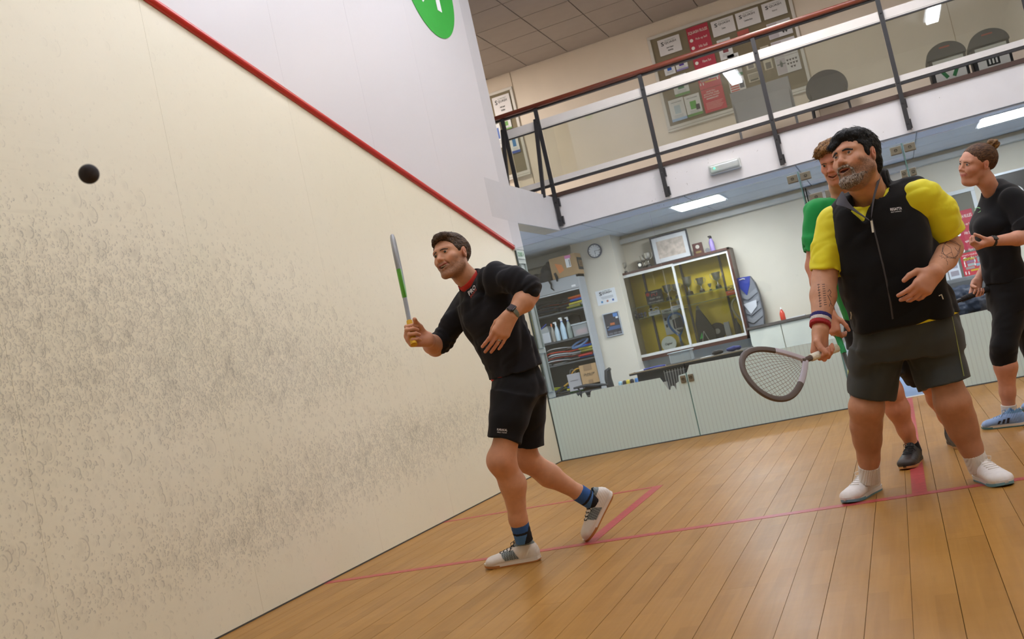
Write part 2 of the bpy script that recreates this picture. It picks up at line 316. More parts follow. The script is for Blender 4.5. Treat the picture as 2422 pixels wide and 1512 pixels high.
pier=MB().box((-.42,3.25,0),(.13,3.8,2.43)).build('wall_pier',mat('cream_wall','d4cdbd',.6),kind='structure')
MB().box((-1.5,3.62,2.28),(-.42,3.8,2.43)).build('trim_4',mat('cornice','c6c6c2',.6),kind='structure'); MB().box((.13,3.68,2.30),(8,3.8,2.36)).build('trim_5',mat('cornice','c6c6c2',.6),kind='structure')
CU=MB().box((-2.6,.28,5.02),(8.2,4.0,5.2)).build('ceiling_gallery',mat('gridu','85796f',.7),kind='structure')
CLo=MB().box((-1.5,.28,2.425),(-.2,1.65,2.5)).box((-.2,1.66,2.425),(8,3.8,2.429)).build('ceiling_lounge',mat('gridl','a3a6ab',.7),kind='structure')
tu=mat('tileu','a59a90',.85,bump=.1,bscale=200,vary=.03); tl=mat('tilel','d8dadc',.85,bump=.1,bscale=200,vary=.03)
def tiles(x0,x1,y0,y1,dx,dy,z,m,par,ox,oy):
    xs=np.arange(ox-12*dx,x1,dx); ys_=np.arange(oy-12*dy,y1,dy); cache={}
    for x in xs:
        for y in ys_:
            a,b,c,d=max(x+.006,x0),min(x+dx-.006,x1),max(y+.006,y0),min(y+dy-.006,y1)
            if b-a<.05 or d-c<.05: continue
            if any(abs((a+b)/2-q)<.3 and abs((c+d)/2-r)<.3 for q,r in HOLES): continue
            key=(round(b-a,3),round(d-c,3))
            if key not in cache:
                o=MB().box((-key[0]/2,-key[1]/2,0),(key[0]/2,key[1]/2,.012)).build('tile',m); cache[key]=o.data
            else: o=bpy.data.objects.new('tile',cache[key]); COL.objects.link(o)
            o.location=((a+b)/2,(c+d)/2,z); o.parent=par
HOLES=[]
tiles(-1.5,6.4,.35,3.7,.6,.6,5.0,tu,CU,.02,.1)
HOLES=[(1.45,2.5),(4.75,2.2)]
tiles(-.2,6.4,1.68,3.8,1.2,.6,2.412,tl,CLo,.25,1.6); tiles(-1.5,-.21,.35,3.6,1.2,.6,2.412,tl,CLo,.25,1.6)
# recessed panel lamps under the gallery
for i,(x,y) in enumerate([(1.45,2.5),(4.75,2.2),(-.60,.78)]):
    t=empty('panel_lamp',(x,y,2.41),('square recessed lamp in the low ceiling above the trophy cabinet','square recessed lamp in the low ceiling at the right edge above the dark-haired woman','square recessed lamp in the low ceiling under the beam at the left')[i],'ceiling light','recessed lamps under the gallery')
    MB().box((x-.3,y-.32,2.405),(x+.3,y+.32,2.424)).build('frame',mat('lampframe','e2e4e6',.4),t)
    MB().box((x-.27,y-.29,2.400),(x+.27,y+.29,2.405)).build('diffuser',mat('lampcool','ffffff',.5,emit='f4f6ff',estr=PANEL_LIGHT),t)
for i,(x,y) in enumerate([(2.6,.8),(-1.6,2.2)]):  # added lamps kept out of view, they brighten the gallery wall and fascia
    t=empty('gallery_fill_lamp',(x,y,5.0),('added square fill lamp in the upper ceiling over the gap behind the glass wall','added square fill lamp at the far left end of the gallery ceiling')[i],'ceiling light','added fill lamps in the gallery ceiling')
    MB().box((x-.28,y-.28,4.99),(x+.28,y+.28,4.999)).build('diffuser',mat('fillgal','ffffff',.5,emit='fff4e8',estr=GALLERY_FILL),t)
# ---------------- gallery railing ----------------
BLK=mat('blackmetal','2b2a2c',.45,vary=.1); WHT=mat('whiterail','dcd8d4',.4,vary=.04)
def rail_mat():
    m=mat('rosewood','6a2f1c',.3,vary=.35,vscale=3,stretch=(1,12,12),coat=.3); return m
RAIL=empty('gallery_railing',(1.5,1.6,2.8),'black steel gallery railing with dark red wooden handrail and clear glass infill','railing')
MB().obox(Matrix.Translation((3.1,1.60,3.86)),(8.4,.07,.055),.02).build('handrail',rail_mat(),RAIL,smooth=True)
MB().box((-1.1,1.605,3.815),(7.3,1.645,3.832)).build('handrail_bar',BLK,RAIL)
posts=[-.38,.035,1.285,2.53,3.79,5.04,6.3]
for i,x in enumerate(posts):
    MB().box((x-.022,1.585,2.45 if i>0 else 2.62),(x+.022,1.61,3.83)).build('post',BLK,RAIL)
    if i==0: continue
    if i>0: MB().box((x+.005,1.61,2.47),(x+.035,1.65,2.56)).build('bracket',BLK,RAIL); MB().box((x+.005,1.61,2.68),(x+.035,1.65,2.77)).build('bracket',BLK,RAIL)
    for z in (2.51,2.72,2.93,3.66): MB().lathe((x,1.585,z),[(.0,-.004),(.008,-.003),(.009,0)],10,Matrix.Rotation(PI/2,4,'X')).build('bolt',mat('steel','b8b4aa',.3,1),RAIL)
for a,b in zip(posts,posts[1:]):
    MB().box((a+.024,1.60,3.60),(b-.024,1.635,3.69)).build('top_rail',WHT,RAIL); MB().box((a+.024,1.60,3.588),(b-.024,1.61,3.597)).build('glazing_bead',WHT,RAIL)
    MB().box((a+.024,1.60,2.945),(b-.024,1.635,3.005)).build('bottom_rail',WHT,RAIL)
    MB().box((a+.024,1.60,3.575),(b-.024,1.63,3.588)).build('bar',BLK,RAIL); MB().box((a+.024,1.60,2.915),(b-.024,1.635,2.94)).build('bar',BLK,RAIL)
RG=glass_mat('rail_glass','e9ece8',1.6,.05,'b9b6a8')
for a,b in zip(posts,posts[1:]): MB().box((a+.024,1.612,3.005),(b-.024,1.618,3.585)).build('glass_pane',RG,RAIL)
for (x,y0,y1) in ((.035,1.6,.70),(-.38,1.6,.75)):
    MB().obox(Matrix.Translation((x-.03,1.45,3.24))@Matrix.Rotation(math.radians(-19),4,'X'),(.04,.03,1.0)).build('brace',BLK,RAIL)
# exit light on the fascia
ex=empty('emergency_light',(1.96,1.63,2.6),'slim clear emergency light with a green dot on the white balcony front','emergency light')
MB().box((1.78,1.585,2.545),(2.12,1.65,2.655),.012).build('base',mat('elbase','c9ccca',.4),ex)
MB().box((1.795,1.565,2.56),(2.105,1.59,2.64),.015).build('cover',mat('elcover','cfd5d3',.15,spec=.8,alpha=.75),ex)
MB().tube([(1.86,1.575,2.615),(2.09,1.575,2.615)],.008,8).build('tube',mat('eltube','f4f7fa',.2),ex)
MB().sphere((1.845,1.562,2.605),.009,2).build('indicator',mat('elled','30ff90',.3,emit='40ff90',estr=4),ex)
# ---------------- glass back wall ----------------
GL=glass_mat('clear_glass','fafdfb',.7,.012,'c4ccc8'); EDGE=mat('glassedge','5f8f8c',.15,spec=.8,alpha=.8)
GW=empty('window_1',(3.2,0,0),kind='structure')
xs=[0.012,1.385,2.757,3.63,5.0,6.39]
for i,(a,b) in enumerate(zip(xs,xs[1:])):
    if i==2: MB().box((a+.004,-.005,2.02),(b-.004,.005,2.13)).build('glass_transom',GL,GW); continue
    MB().box((a+.004,-.005,.0),(b-.004,.005,2.13)).build('glass_pane',GL,GW)
for x in xs[1:-1]:
    z1=.60 if x<2 else 2.13
    if x>2: MB().box((x-.004,.006,0),(x+.004,.24,z1)).build('glass_fin',GL,GW)
    MB().box((x-.005,-.006,0),(x+.005,.006,z1)).build('glass_edge',EDGE,GW)
MB().box((.0,-.008,0),(.012,.008,2.13)).build('seal',mat('seal','3d4a45',.6),GW)
MB().box((.0,-.012,-.001),(2.757,.012,.008)).build('floor_channel',mat('channel','4a5258',.5),GW); MB().box((3.63,-.012,-.001),(6.4,.012,.008)).build('floor_channel',mat('channel','4a5258',.5),GW)
# frosted film with pin stripes; worn notches left as in the place
FR=bpy.data.materials.new('frost'); FR.use_nodes=True
def _frost(m):
    N=m.node_tree.nodes; L=m.node_tree.links; b=N['Principled BSDF']; g=N.new('ShaderNodeNewGeometry'); sx=N.new('ShaderNodeSeparateXYZ'); L.new(g.outputs['Position'],sx.inputs[0])
    w=N.new('ShaderNodeMath'); w.operation='MULTIPLY'; w.inputs[1].default_value=2*PI/.036; L.new(sx.outputs[0],w.inputs[0])
    c=N.new('ShaderNodeMath'); c.operation='SINE'; L.new(w.outputs[0],c.inputs[0])
    r=N.new('ShaderNodeMapRange'); r.inputs[1].default_value=.55; r.inputs[2].default_value=1; L.new(c.outputs[0],r.inputs[0])
    mx=N.new('ShaderNodeMix'); mx.data_type='RGBA'; mx.inputs[6].default_value=lin('cfe6e6'); mx.inputs[7].default_value=lin('c4dadb'); L.new(r.outputs[0],mx.inputs[0]); L.new(mx.outputs[2],b.inputs['Base Color'])
    b.inputs['Roughness'].default_value=.3; b.inputs['Subsurface Weight'].default_value=0; b.inputs['Alpha'].default_value=.97
_frost(FR)
def film(poly): MB().prism([(x,-.0075,z) for x,z in poly],(0,.0015,0)).build('frosted_film',FR,GW)
film([(.014,.01),(.014,.615),(.30,.618),(.315,.585),(.33,.60),(.345,.56),(.36,.605),(.39,.61),(.405,.56),(.43,.555),(.445,.60),(.46,.613),(1.135,.60),(1.15,.57),(1.165,.53),(1.19,.48),(1.205,.47),(1.225,.505),(1.25,.50),(1.262,.46),(1.272,.52),(1.30,.53),(1.31,.585),(1.34,.59),(1.38,.592),(1.38,.01)])
film([(1.39,.01),(1.39,.592),(1.43,.66),(2.0,.645),(2.752,.625),(2.752,.01)])
film([(3.636,.01),(3.636,.60),(4.995,.60),(4.995,.01)]); film([(5.005,.01),(5.005,.60),(6.38,.60),(6.38,.01)])
CH=mat('chrome','8b887c',.38,.8)
def clamp(x,z,w=.09,two=True):
    MB().box((x-w-.012,-.02,z-.035),(x-.012,.02,z+.035),.006).build('clamp_plate',CH,GW); MB().box((x+.012,-.02,z-.035),(x+w+.012,.02,z+.035),.006).build('clamp_plate',CH,GW)
    for dx in (-w/2-.012,w/2+.012): MB().lathe((x+dx,-.02,z),[(0,-.014),(.012,-.012),(.014,0)],12,Matrix.Rotation(PI/2,4,'X')).build('clamp_bolt',mat('boltdark','2c2a26',.3,1),GW)
clamp(1.385,.545,.05); clamp(2.757,2.075); clamp(3.63,2.08); clamp(5.0,2.075); clamp(2.757+.17,1.87,.11); clamp(3.63,1.87,.05)
# open glass door leaf, swung out into the lounge
DL=empty('door_1',(2.77,.03,0),kind='structure')
MB().box((2.766,.26,.02),(2.776,1.12,2.0)).build('glass_leaf',GL,DL)
MB().box((2.763,.26,.02),(2.779,1.12,.55)).build('frosted_film',FR,DL)

# ---------------- notices ----------------
def notice(x0,x1,z0,z1,y,col,label,cat='notice',group=None,name='notice',tilt=0,axis='y'):
    t=MB().box((x0,y-.003,z0),(x1,y,z1)).build(name,mat('paper_'+col,col,.5,vary=.02),None,label=label,cat=cat,group=group); return t
def patch(t,x0,x1,z0,z1,y,col,name='print_block'): return MB().box((x0,y-.0045,z0),(x1,y-.003,z1)).build(name,mat('print_'+col,col,.5,vary=.05),t)
INK=mat('ink','1e1f24',.5); INKG=mat('inkgreen','3c8a4a',.5); PW_=mat('inkwhite','f3efe9',.5); INKB=mat('inkblue','33479a',.5)
YU=3.672
def txt_y(s,x,z,w,m,par,y=YU-.0045,h=None,bold=.01,name='lettering',shear=0): return text(s,face_y(x,y,z),w,m,par,name,bold,h,shear,ext=.0006)
def board(name,x0,x1,z0,z1,y,label,fw=.04,felt='8b8069',ledge=True,frame='d8d4cd'):
    t=empty(name,((x0+x1)/2,y,z0),label,'notice board')
    MB().box((x0,y-.012,z0),(x1,y,z1)).build('felt',mat('felt_'+felt,felt,.95,bump=.2,bscale=400),t)
    fm=mat('frame_'+frame,frame,.4,vary=.02)
    for a in ((x0-fw,z0-fw,x1+fw,z0),(x0-fw,z1,x1+fw,z1+fw),(x0-fw,z0,x0,z1),(x1,z0,x1+fw,z1)): MB().box((a[0],y-.028,a[1]),(a[2],y,a[3]),.004).build('frame_bar',fm,t)
    if ledge: MB().box((x0-fw,y-.05,z0-fw-.03),(x1+fw,y,z0-fw-.008)).build('ledge',fm,t)
    return t
board('notice_board',1.13,2.90,3.62,4.79,3.7,'wide notice board in a pale frame with brown felt behind the gallery railing')
board('notice_board',-1.25,-.90,3.62,4.76,3.7,'narrow notice board in a pale frame at the left end of the gallery wall')
def squash_sheet(x0,x1,z0,z1,sub,label):
    t=notice(x0,x1,z0,z1,YU,'e6e4e6',label,group=None,name='title_sheet'); w=x1-x0; h=z1-z0; cx=(x0+x1)/2
    txt_y('S',x0+w*.20,z0+h*.70,w*.13,INK,t,h=h*.24,bold=.02); txt_y('QUASH',x0+w*.56,z0+h*.70,w*.52,INK,t,h=h*.15)
    txt_y('GUERNSEY',x0+w*.56,z0+h*.85,w*.48,mat('inkpale','8a9a90',.5),t,h=h*.05)
    for i,s in enumerate(sub): txt_y(s,cx,z0+h*(.40-.16*i),w*.13*max(len(s)/3,2)*.55,INK,t,h=h*.11)
    return t
squash_sheet(1.215,1.507,4.533,4.745,['Junior Squash','Activities'],'white sheet headed Squash reading Junior Squash Activities on the wide notice board')
squash_sheet(1.925,2.213,4.553,4.755,['Coaches'],'white sheet headed Squash reading Coaches on the wide notice board')
squash_sheet(2.24,2.53,4.553,4.756,['Committee Names'],'white sheet headed Squash reading Committee Names above the gallery handrail')
squash_sheet(2.573,2.862,4.56,4.762,['Equipment'],'white sheet headed Squash reading Equipment, last of the row on the wide board')
squash_sheet(-1.18,-.92,4.455,4.72,['Adult Squash','Activities'],'white sheet reading Adult Squash Activities on the narrow notice board at the left')
def rules(x0,x1,z0,z1,y,label):
    t=notice(x0,x1,z0,z1,y,'b8354a',label,'poster',name='rules_poster'); w=x1-x0;h=z1-z0
    txt_y('SQUASH RULES',(x0+x1)/2,z1-.075,w*.88,PW_,t,y-.004,.045)
    for i,s in enumerate(['Pick up ball','Hit ball','against wall','Have fun','Repeat!']):
        if i!=2: MB().lathe((x0+w*.14,y-.003,z1-.17-.10*i),[(0,0),(.022,0),(.022,.0015),(0,.0015)],18,Matrix.Rotation(PI/2,4,'X')).build('bullet',PW_,t)
        txt_y(s,x0+w*.6,z1-.17-.10*i,w*.035*len(s)+w*.1,PW_,t,y-.004,.035,0)
    return t
rules(1.605,1.887,4.20,4.775,YU,'red Squash Rules poster on the wide notice board upstairs')
def levels(x0,x1,z0,z1,y,label,full=True):
    t=notice(x0,x1,z0,z1,y,'cc3848',label,'poster',name='levels_poster'); w=x1-x0;h=z1-z0
    txt_y("WHAT'S YOUR KIND OF",(x0+x1)/2,z1-.03,w*.85,PW_,t,y-.004,.02,0); txt_y('SQUASH',(x0+x1)/2,z1-.07,w*.6,INK,t,y-.004,.035)
    for k,(a,b,c,d,col) in enumerate([(.1,.55,.74,.82,'dcc23c'),(.2,.58,.63,.72,'96708a'),(.64,.92,.60,.80,'8f9c9a'),(.22,.5,.52,.61,'a9b3b2'),(.56,.95,.47,.57,'8fb0bf'),(.12,.48,.42,.50,'a29a94'),(.3,.8,.33,.39,'d8b032')]):
        patch(t,x0+w*a,x0+w*b,z0+h*c,z0+h*d,y,col,'panel_block')
    for a,c in ((.12,.66),(.12,.56),(.52,.54),(.54,.66),(.08,.29),(.2,.28),(.88,.38)):
        MB().sphere((x0+w*a,y-.004,z0+h*c+.018),.007,1).obox(Matrix.Translation((x0+w*a,y-.004,z0+h*c)),(.012,.002,.025)).build('figure',PW_,t)
    return t
levels(1.607,1.888,3.95,4.19,YU,'red poster of coloured boxes and small figures below the Squash Rules poster upstairs')
t=notice(1.61,1.89,3.645,3.945,YU,'cc3848','red poster asking Have You Activated Your membership, low on the wide board','poster',name='membership_poster')
for i,s in enumerate(['HAVE YOU','ACTIVATED YOUR','ENGLAND SQUASH','MEMBERSHIP?']): txt_y(s,1.74-.002*(4-i),3.91-.03*i,.014*len(s),PW_,t,h=.02)
for i in range(6): patch(t,1.64,1.86-.015*(i%3),3.765-.016*i,3.771-.016*i,YU,'e9a9a6','text_line')
def flyer(x0,x1,z0,z1,col,head,label,foot=None,body='cfd5d8'):
    t=notice(x0,x1,z0,z1,YU,'dfe1e2',label,'poster',name='flyer'); w=x1-x0;h=z1-z0; cx=(x0+x1)/2
    patch(t,x0+w*.3,x1-w*.3,z0+h*.32,z0+h*.7,YU,col); txt_y(head,cx,z1-h*.14,w*.7,INK,t,h=h*.06,bold=0)
    for i in range(3): patch(t,x0+w*.2,x1-w*.2,z0+h*(.24-.05*i),z0+h*(.255-.05*i),YU,'9aa0a6','text_line')
    if foot: patch(t,x0,x1,z0,z0+h*.12,YU,foot,'foot_band')
    return t
flyer(1.283,1.479,3.964,4.236,'2f7d55','Open Day Saturday','white flyer with a dark green block and green foot above two more flyers','6fa05a')
flyer(1.175,1.373,3.66,3.946,'b9cbd6','Senior Ladder Results','white flyer with pale blue block, bottom left on the wide board','9fc0e6')
flyer(1.383,1.581,3.662,3.938,'5fae4c','Club Tournament','white flyer with bright green picture and dark shirt, bottom of the wide board','6fa05a')
patch(bpy.data.objects['flyer.002'],1.51,1.56,3.73,3.80,YU-.002,'3a3640','shirt_picture')
flyer(1.22,1.36,4.27,4.44,'2b5fc0','Junior Camps','small white flyer with blue block just under the Junior Squash sheet')
flyer(1.375,1.53,4.28,4.46,'4b2f9a','Ladies Night','small white flyer with purple block beside the small blue block flyer','9088c4')
flyer(1.945,2.115,4.24,4.50,'8a3a44','Results','white flyer with dark shirt and red crest under the Coaches sheet')
t=flyer(2.03,2.17,3.99,4.28,'4a6c8e','Racketball','white flyer with small blue picture and green foot behind the light reflection','3d8a5a')
t=notice(1.972,2.169,3.68,3.98,YU,'e2e0e0','white leaflet Safe in sport with red bands, low on the wide board','poster',name='leaflet'); txt_y('SAFE IN SPORT',2.07,3.945,.16,mat('inkred','c23a3a',.5),t,h=.022)
for i in range(4): patch(t,1.985,2.09,3.90-.03*i,3.915-.03*i,YU,'d05048','red_band')
patch(t,2.10,2.155,3.83,3.92,YU,'565a68','picture')
t=notice(2.215,2.36,4.42,4.53,YU,'b8564a','red toned newspaper cutting of a team beside the dark railing post','newspaper cutting',name='cutting'); patch(t,2.225,2.35,4.43,4.47,YU,'2a2228','picture')
for i,(a,b,c,d,l) in enumerate([(2.23,2.34,4.02,4.22,'upper cream newspaper cutting left of the railing post'),(2.22,2.36,3.86,3.97,'lower cream newspaper cutting with small pictures left of the railing post'),(2.44,2.545,3.95,4.25,'tall cream newspaper cutting with picture at its foot right of the railing post')]):
    t=notice(a,b,c,d,YU,'cfc6b0',l,'newspaper cutting',name='cutting')
    for k in range(7): patch(t,a+.01,b-.01,d-.02-(d-c)*.08*k,d-.014-(d-c)*.08*k,YU,'8f897b','text_line')
    patch(t,a+.02,b-.02,c+.01,c+(d-c)*.3,YU,'5f5a50','picture')
for i,(z0,z1,l) in enumerate([(4.055,4.262,'upper kit list poster with a player and rows of clothing on the wide board'),(3.838,4.05,'lower kit list poster with a player and rows of clothing on the wide board'),(4.30,4.50,'kit picture sheet half hidden behind the gallery handrail')]):
    t=notice(2.578,2.868,z0,z1,YU,'d9d8dc',l,'poster',name='kit_poster'); patch(t,2.585,2.70,z0+.005,z1-.01,YU,'bdb6be','picture')
    MB().sphere((2.645,YU-.006,z1-.05),.012,1).obox(Matrix.Translation((2.645,YU-.005,z1-.09)),(.03,.003,.06)).obox(Matrix.Translation((2.645,YU-.005,z1-.085)),(.10,.003,.012)).build('player',mat('fig','4a5a58',.6),t)
    for r_ in range(3):
        for c_ in range(4): 
            if r_==2 and c_ in (0,3): continue
            x=2.725+.035*c_; z=z1-.06-.045*r_; MB().box((x-.009,YU-.0048,z-.012),(x+.009,YU-.003,z+.01)).box((x-.014,YU-.0048,z+.002),(x+.014,YU-.003,z+.01)).build('garment',INK,t)
flyer(-1.12,-.98,4.24,4.40,'69a04a','Courts','white flyer with green picture on the narrow notice board','69a04a')
t=flyer(-1.06,-.935,3.89,4.17,'2b79b8','Coaching','pale blue flyer with a mid blue block on the narrow notice board','2f50a8')
flyer(-1.24,-1.15,4.02,4.42,'4f6fb8','League','blue and white flyer at the far left of the narrow notice board')
MB().box((3.18,3.64,4.36),(3.30,3.70,4.45),.01).build('wall_socket',mat('socket','d8cfbd',.4),label='small cream switch box on the gallery wall right of the board',cat='switch')
# ---------------- gallery furniture ----------------
CHG=mat('chairfabric','4b4a50',.9,bump=.2,bscale=300); 
def gchair(x,y,rz,label,w=.46,rect=False):
    t=empty('gallery_chair',(x,y,2.80),label,'chair',rz=rz); M=t.matrix_world
    P=lambda a,b,c: M@Vector((a,b,c))
    b=MB()
    if rect: b.obox(M@Matrix.Translation((0,.0,.62)),(.62,.05,.30),.03)
    else:
        b.prism([P(w/2*math.cos(a)*1.05,.2+.0,.64+.19*math.sin(a)*(1.15 if math.sin(a)>0 else 1)) for a in [2*PI*k/28 for k in range(28)]],M.to_3x3()@Vector((0,.05,0)))
    b.build('backrest',CHG,t)
    MB().obox(M@Matrix.Translation((0,-.02,.44)),(.46,.44,.06),.025).build('seat',mat('seatblack','232226',.8),t)
    for sx in (-1,1):
        for sy in (-1,1): MB().tube([P(.2*sx,.17*sy,.42),P(.22*sx,.21*sy,0)],.012,8).build('leg',BLK,t)
        MB().tube([P(.2*sx,.18,.42),P(.2*sx,.21,.62)],.012,8).build('back_support',BLK,t)
gchair(3.10,3.1,0,'round backed dark grey chair on the gallery right of the notice board')
# low table-like bench behind the glass
t=empty('gallery_table',(2.38,3.0,2.80),'grey folding table standing on the gallery below the notice board','table')
MB().box((2.02,3.02,3.28),(2.72,3.06,3.66),.01).build('table_top',mat('tablegrey','87868b',.5),t)
for x in (2.04,2.70): MB().tube([(x,3.04,3.66),(x,3.0,2.80)],.014,8).build('leg',mat('greymetal','6e6d70',.4,.5),t)
MB().tube([(2.04,3.03,3.35),(2.70,3.03,3.35)],.01,8).build('stretcher',mat('greymetal','6e6d70',.4,.5),t)
for i,(px,lab) in enumerate([((2235,160),'recycling bin with green arrows on the gallery'),((2315,140),'general waste bin with a bin symbol, right of the recycling bin on the gallery')]):
    pass
def bin_(x,y,label,kind):
    t=empty('waste_bin',(x,y,2.80),label,'bin'); bm=mat('binbody','2b2b2f',.5)
    MB().box((x-.18,y-.13,2.80),(x+.18,y+.13,3.12),.02).build('body',bm,t)
    MB().prism([(x+.19*math.cos(a),y-.14,3.12+.15*math.sin(a)) for a in [PI*k/16 for k in range(17)]],(0,.28,0)).build('hood',mat('binhood','4a494e',.5),t)
    MB().box((x-.05,y-.145,3.21),(x+.05,y-.138,3.225)).build('label_strip',mat('redlabel','b9493a',.5),t)
    MB().box((x-.14,y-.136,2.86),(x+.15,y-.13,3.10)).build('sign_plate',mat('signwhite','f2f2f4',.5),t)
    if kind: 
        for k in range(3):
            a=PI/2+2*PI*k/3; c=Vector((x+.065*math.cos(a),y-.137,2.985+.065*math.sin(a)))
            MB().obox(Matrix.Translation(c)@Matrix.Rotation(-a+PI/2,4,'Y'),(.11,.003,.035)).build('arrow',mat('recgreen','2f7d4a',.5),t)
    else:
        MB().box((x-.06,y-.139,2.90),(x+.06,y-.136,3.02)).build('bin_symbol',INK,t); MB().box((x-.075,y-.139,3.03),(x+.075,y-.136,3.045)).build('bin_symbol_lid',INK,t)
        for k in (-1,0,1): MB().box((x+k*.032-.008,y-.141,2.915),(x+k*.032+.008,y-.139,3.005)).build('symbol_bar',mat('signwhite','f2f2f4',.5),t)
bin_(4.30,2.05,'black waste bin with green recycling arrows on the gallery','r'); bin_(4.70,2.05,'black waste bin with a dark bin symbol, right of the recycling bin',None)
# ---------------- grey steel cupboard with its contents ----------------
CG=mat('steelgrey','a9adb1',.45,vary=.03); CD=mat('steeldark','4c4f52',.5,vary=.05)
CB=empty('steel_cupboard',(-.8,3.22,0),'tall grey steel cupboard with open shelves beside the pier','cupboard')
X0,X1,Y0,Y1=-1.27,-.32,3.0,3.43
MB().box((X1-.03,Y0,0),(X1,Y1,2.0)).build('side_panel',CG,CB); MB().box((X0,Y0,0),(X0+.03,Y1,2.0)).build('side_panel',CG,CB)
MB().box((X0,Y1-.01,0),(X1,Y1,2.0)).build('back_panel',CD,CB); MB().box((X0,Y0,1.97),(X1,Y1,2.0)).build('top_panel',CG,CB)
MB().box((X0+.03,Y0-.002,1.835),(X1-.03,Y0+.015,1.99)).build('header',CG,CB); MB().box((X0+.03,Y0-.008,1.812),(X1-.03,Y0+.01,1.828)).build('header_lip',mat('lip','c4c7c9',.4),CB)
MB().box((-.44,Y0-.0045,1.855),(-.385,Y0-.002,1.88)).build('maker_plate',mat('signwhite','f2f2f4',.5),CB)
for z in (1.56,1.20,.905,.5): MB().box((X0+.03,Y0+.01,z),(X1-.03,Y1-.01,z+.02)).build('shelf',CD,CB)
fr_=['1c1c20','2c2f36','c9ccd0','1d2430','b8c034','3a3226','d04a34','26282c']; gr_=['e0762c','3f9a58','8d8f3a','e6e6e2','c9c24a','2d2f36','3a6fd8','c03a3a']
ORD='first second third fourth fifth sixth seventh eighth ninth tenth eleventh twelfth'.split()
def stack(n,xb,y,z,dz,lab,grp,seed,tilt=.05,flip=False):
    r=random.Random(seed)
    for i in range(n):
        an=r.uniform(-tilt,tilt)+(.06 if not flip else -.02); d=(-math.cos(an),r.uniform(-.04,.04),-math.sin(an)*.6+.02)
        if flip: d=(math.cos(an),0,.02)
        a,b=fr_[r.randrange(8)],gr_[(i+seed)%8]
        cn={'e0762c':'orange','3f9a58':'green','8d8f3a':'olive','e6e6e2':'white','c9c24a':'yellow','2d2f36':'black','3a6fd8':'blue','c03a3a':'red'}[b]
        racquet_geo(rack_M((xb+r.uniform(-.03,.02),y+r.uniform(-.03,.10),z+dz*i),d,(0,.25,1)),a,b,W=.2,L=.33,lite=True,fr=.008,label='%s gripped racquet lying %s, %s from the bottom'%(cn,lab,ORD[i]),group=grp)
stack(8,-.38,3.12,1.595,.021,'on the top cupboard shelf','racquets on the top shelf',1)
stack(11,-.37,3.12,.94,.017,'on the third cupboard shelf','racquets on the third shelf',5)
stack(7,-.62,3.12,.535,.016,'flat on the bottom cupboard shelf','racquets flat on the bottom shelf',9)
for i in range(9):
    fc,gc,nm=[('c8962c','2d2f36','amber framed'),('1c1c20','c9c24a','black framed yellow gripped'),('8a8c30','2d2f36','olive framed')][i%3]
    racquet_geo(rack_M((-.985+.004*i,3.06+.033*i,.575),(math.cos(.42),.02,math.sin(.42)),(0,1,.1)),fc,gc,W=.17,L=.26,y0=.22,gl=.14,lite=True,fr=.007,label='%s racquet slanting up the bottom cupboard shelf, %s from the front'%(nm,ORD[i]),group='slanting racquets on the bottom shelf')
# shelf 2: sprayers, tub, racquet cover
def bottle(x,y,z,h,r,body,cap,label,name='spray_bottle',neck=None,cat='bottle',alpha=None):
    t=empty(name,(x,y,z),label,cat)
    MB().lathe((x,y,z),[(r*.9,0),(r,.01),(r,h*.5),(r*.55,h*.72),(r*.35,h*.78),(r*.35,h*.84)],16).build('body',mat('bot_'+body,body,.3,alpha=alpha),t,smooth=True)
    b=MB().lathe((x,y,z),[(r*.42,h*.83),(r*.42,h*.9),(r*.3,h)],12)
    if name=='spray_bottle': b.box((x-r*.9,y-.012,z+h*.93),(x+r*.3,y+.012,z+h),.004)
    b.build('cap',mat('cap_'+cap,cap,.4),t)
    if neck: MB().lathe((x,y,z),[(r*.45,h*.80),(r*.45,h*.835)],12).build('collar',mat('col_'+neck,neck,.4),t)
    return t
bottle(-.845,3.06,1.222,.24,.026,'b9b4aa','d9743a','clear bottle with orange cap on the second shelf of the cupboard','bottle',alpha=.6)
bottle(-.785,3.06,1.222,.25,.033,'bcd2de','e9eef2','pale blue spray bottle, left of three in the cupboard')
bottle(-.70,3.06,1.222,.29,.036,'b9d3e4','eef2f5','pale blue spray bottle with blue collar, middle of three in the cupboard',neck='2b55b0')
bottle(-.625,3.09,1.222,.28,.034,'9aa8a4','e9ecee','greyish spray bottle with blue collar, right of three in the cupboard',neck='2b55b0')
t=empty('storage_tub',(-.46,3.12,1.22),'clear plastic lidded tub of red bits on the second cupboard shelf','tub'); CP=mat('clearplastic','d5dde0',.2,alpha=.42)
MB().box((-.565,3.02,1.222),(-.36,3.2,1.37),.01).build('body',CP,t); MB().box((-.575,3.01,1.37),(-.355,3.21,1.39),.005).build('lid',mat('tublid','c3cdd2',.3,alpha=.8),t); MB().box((-.54,3.05,1.24),(-.38,3.17,1.31),.02).build('contents',mat('redbits','b8646a',.7,vary=.4,vscale=40),t)
t=empty('plastic_box',(-.95,3.12,1.22),'white box in a clear bag with blue zip on the second cupboard shelf','box'); MB().box((-1.03,3.03,1.222),(-.885,3.2,1.36),.01).build('box',mat('whitebox','b9bec4',.4),t)
MB().prism([(-1.04,3.03,1.36),(-.885,3.03,1.36),(-.90,3.03,1.44),(-1.02,3.03,1.40)],(0,.15,0)).build('bag',CP,t); MB().tube([(-1.04,3.03,1.385),(-.90,3.03,1.47)],.006,6).build('zip',mat('zipblue','4858c0',.4),t)
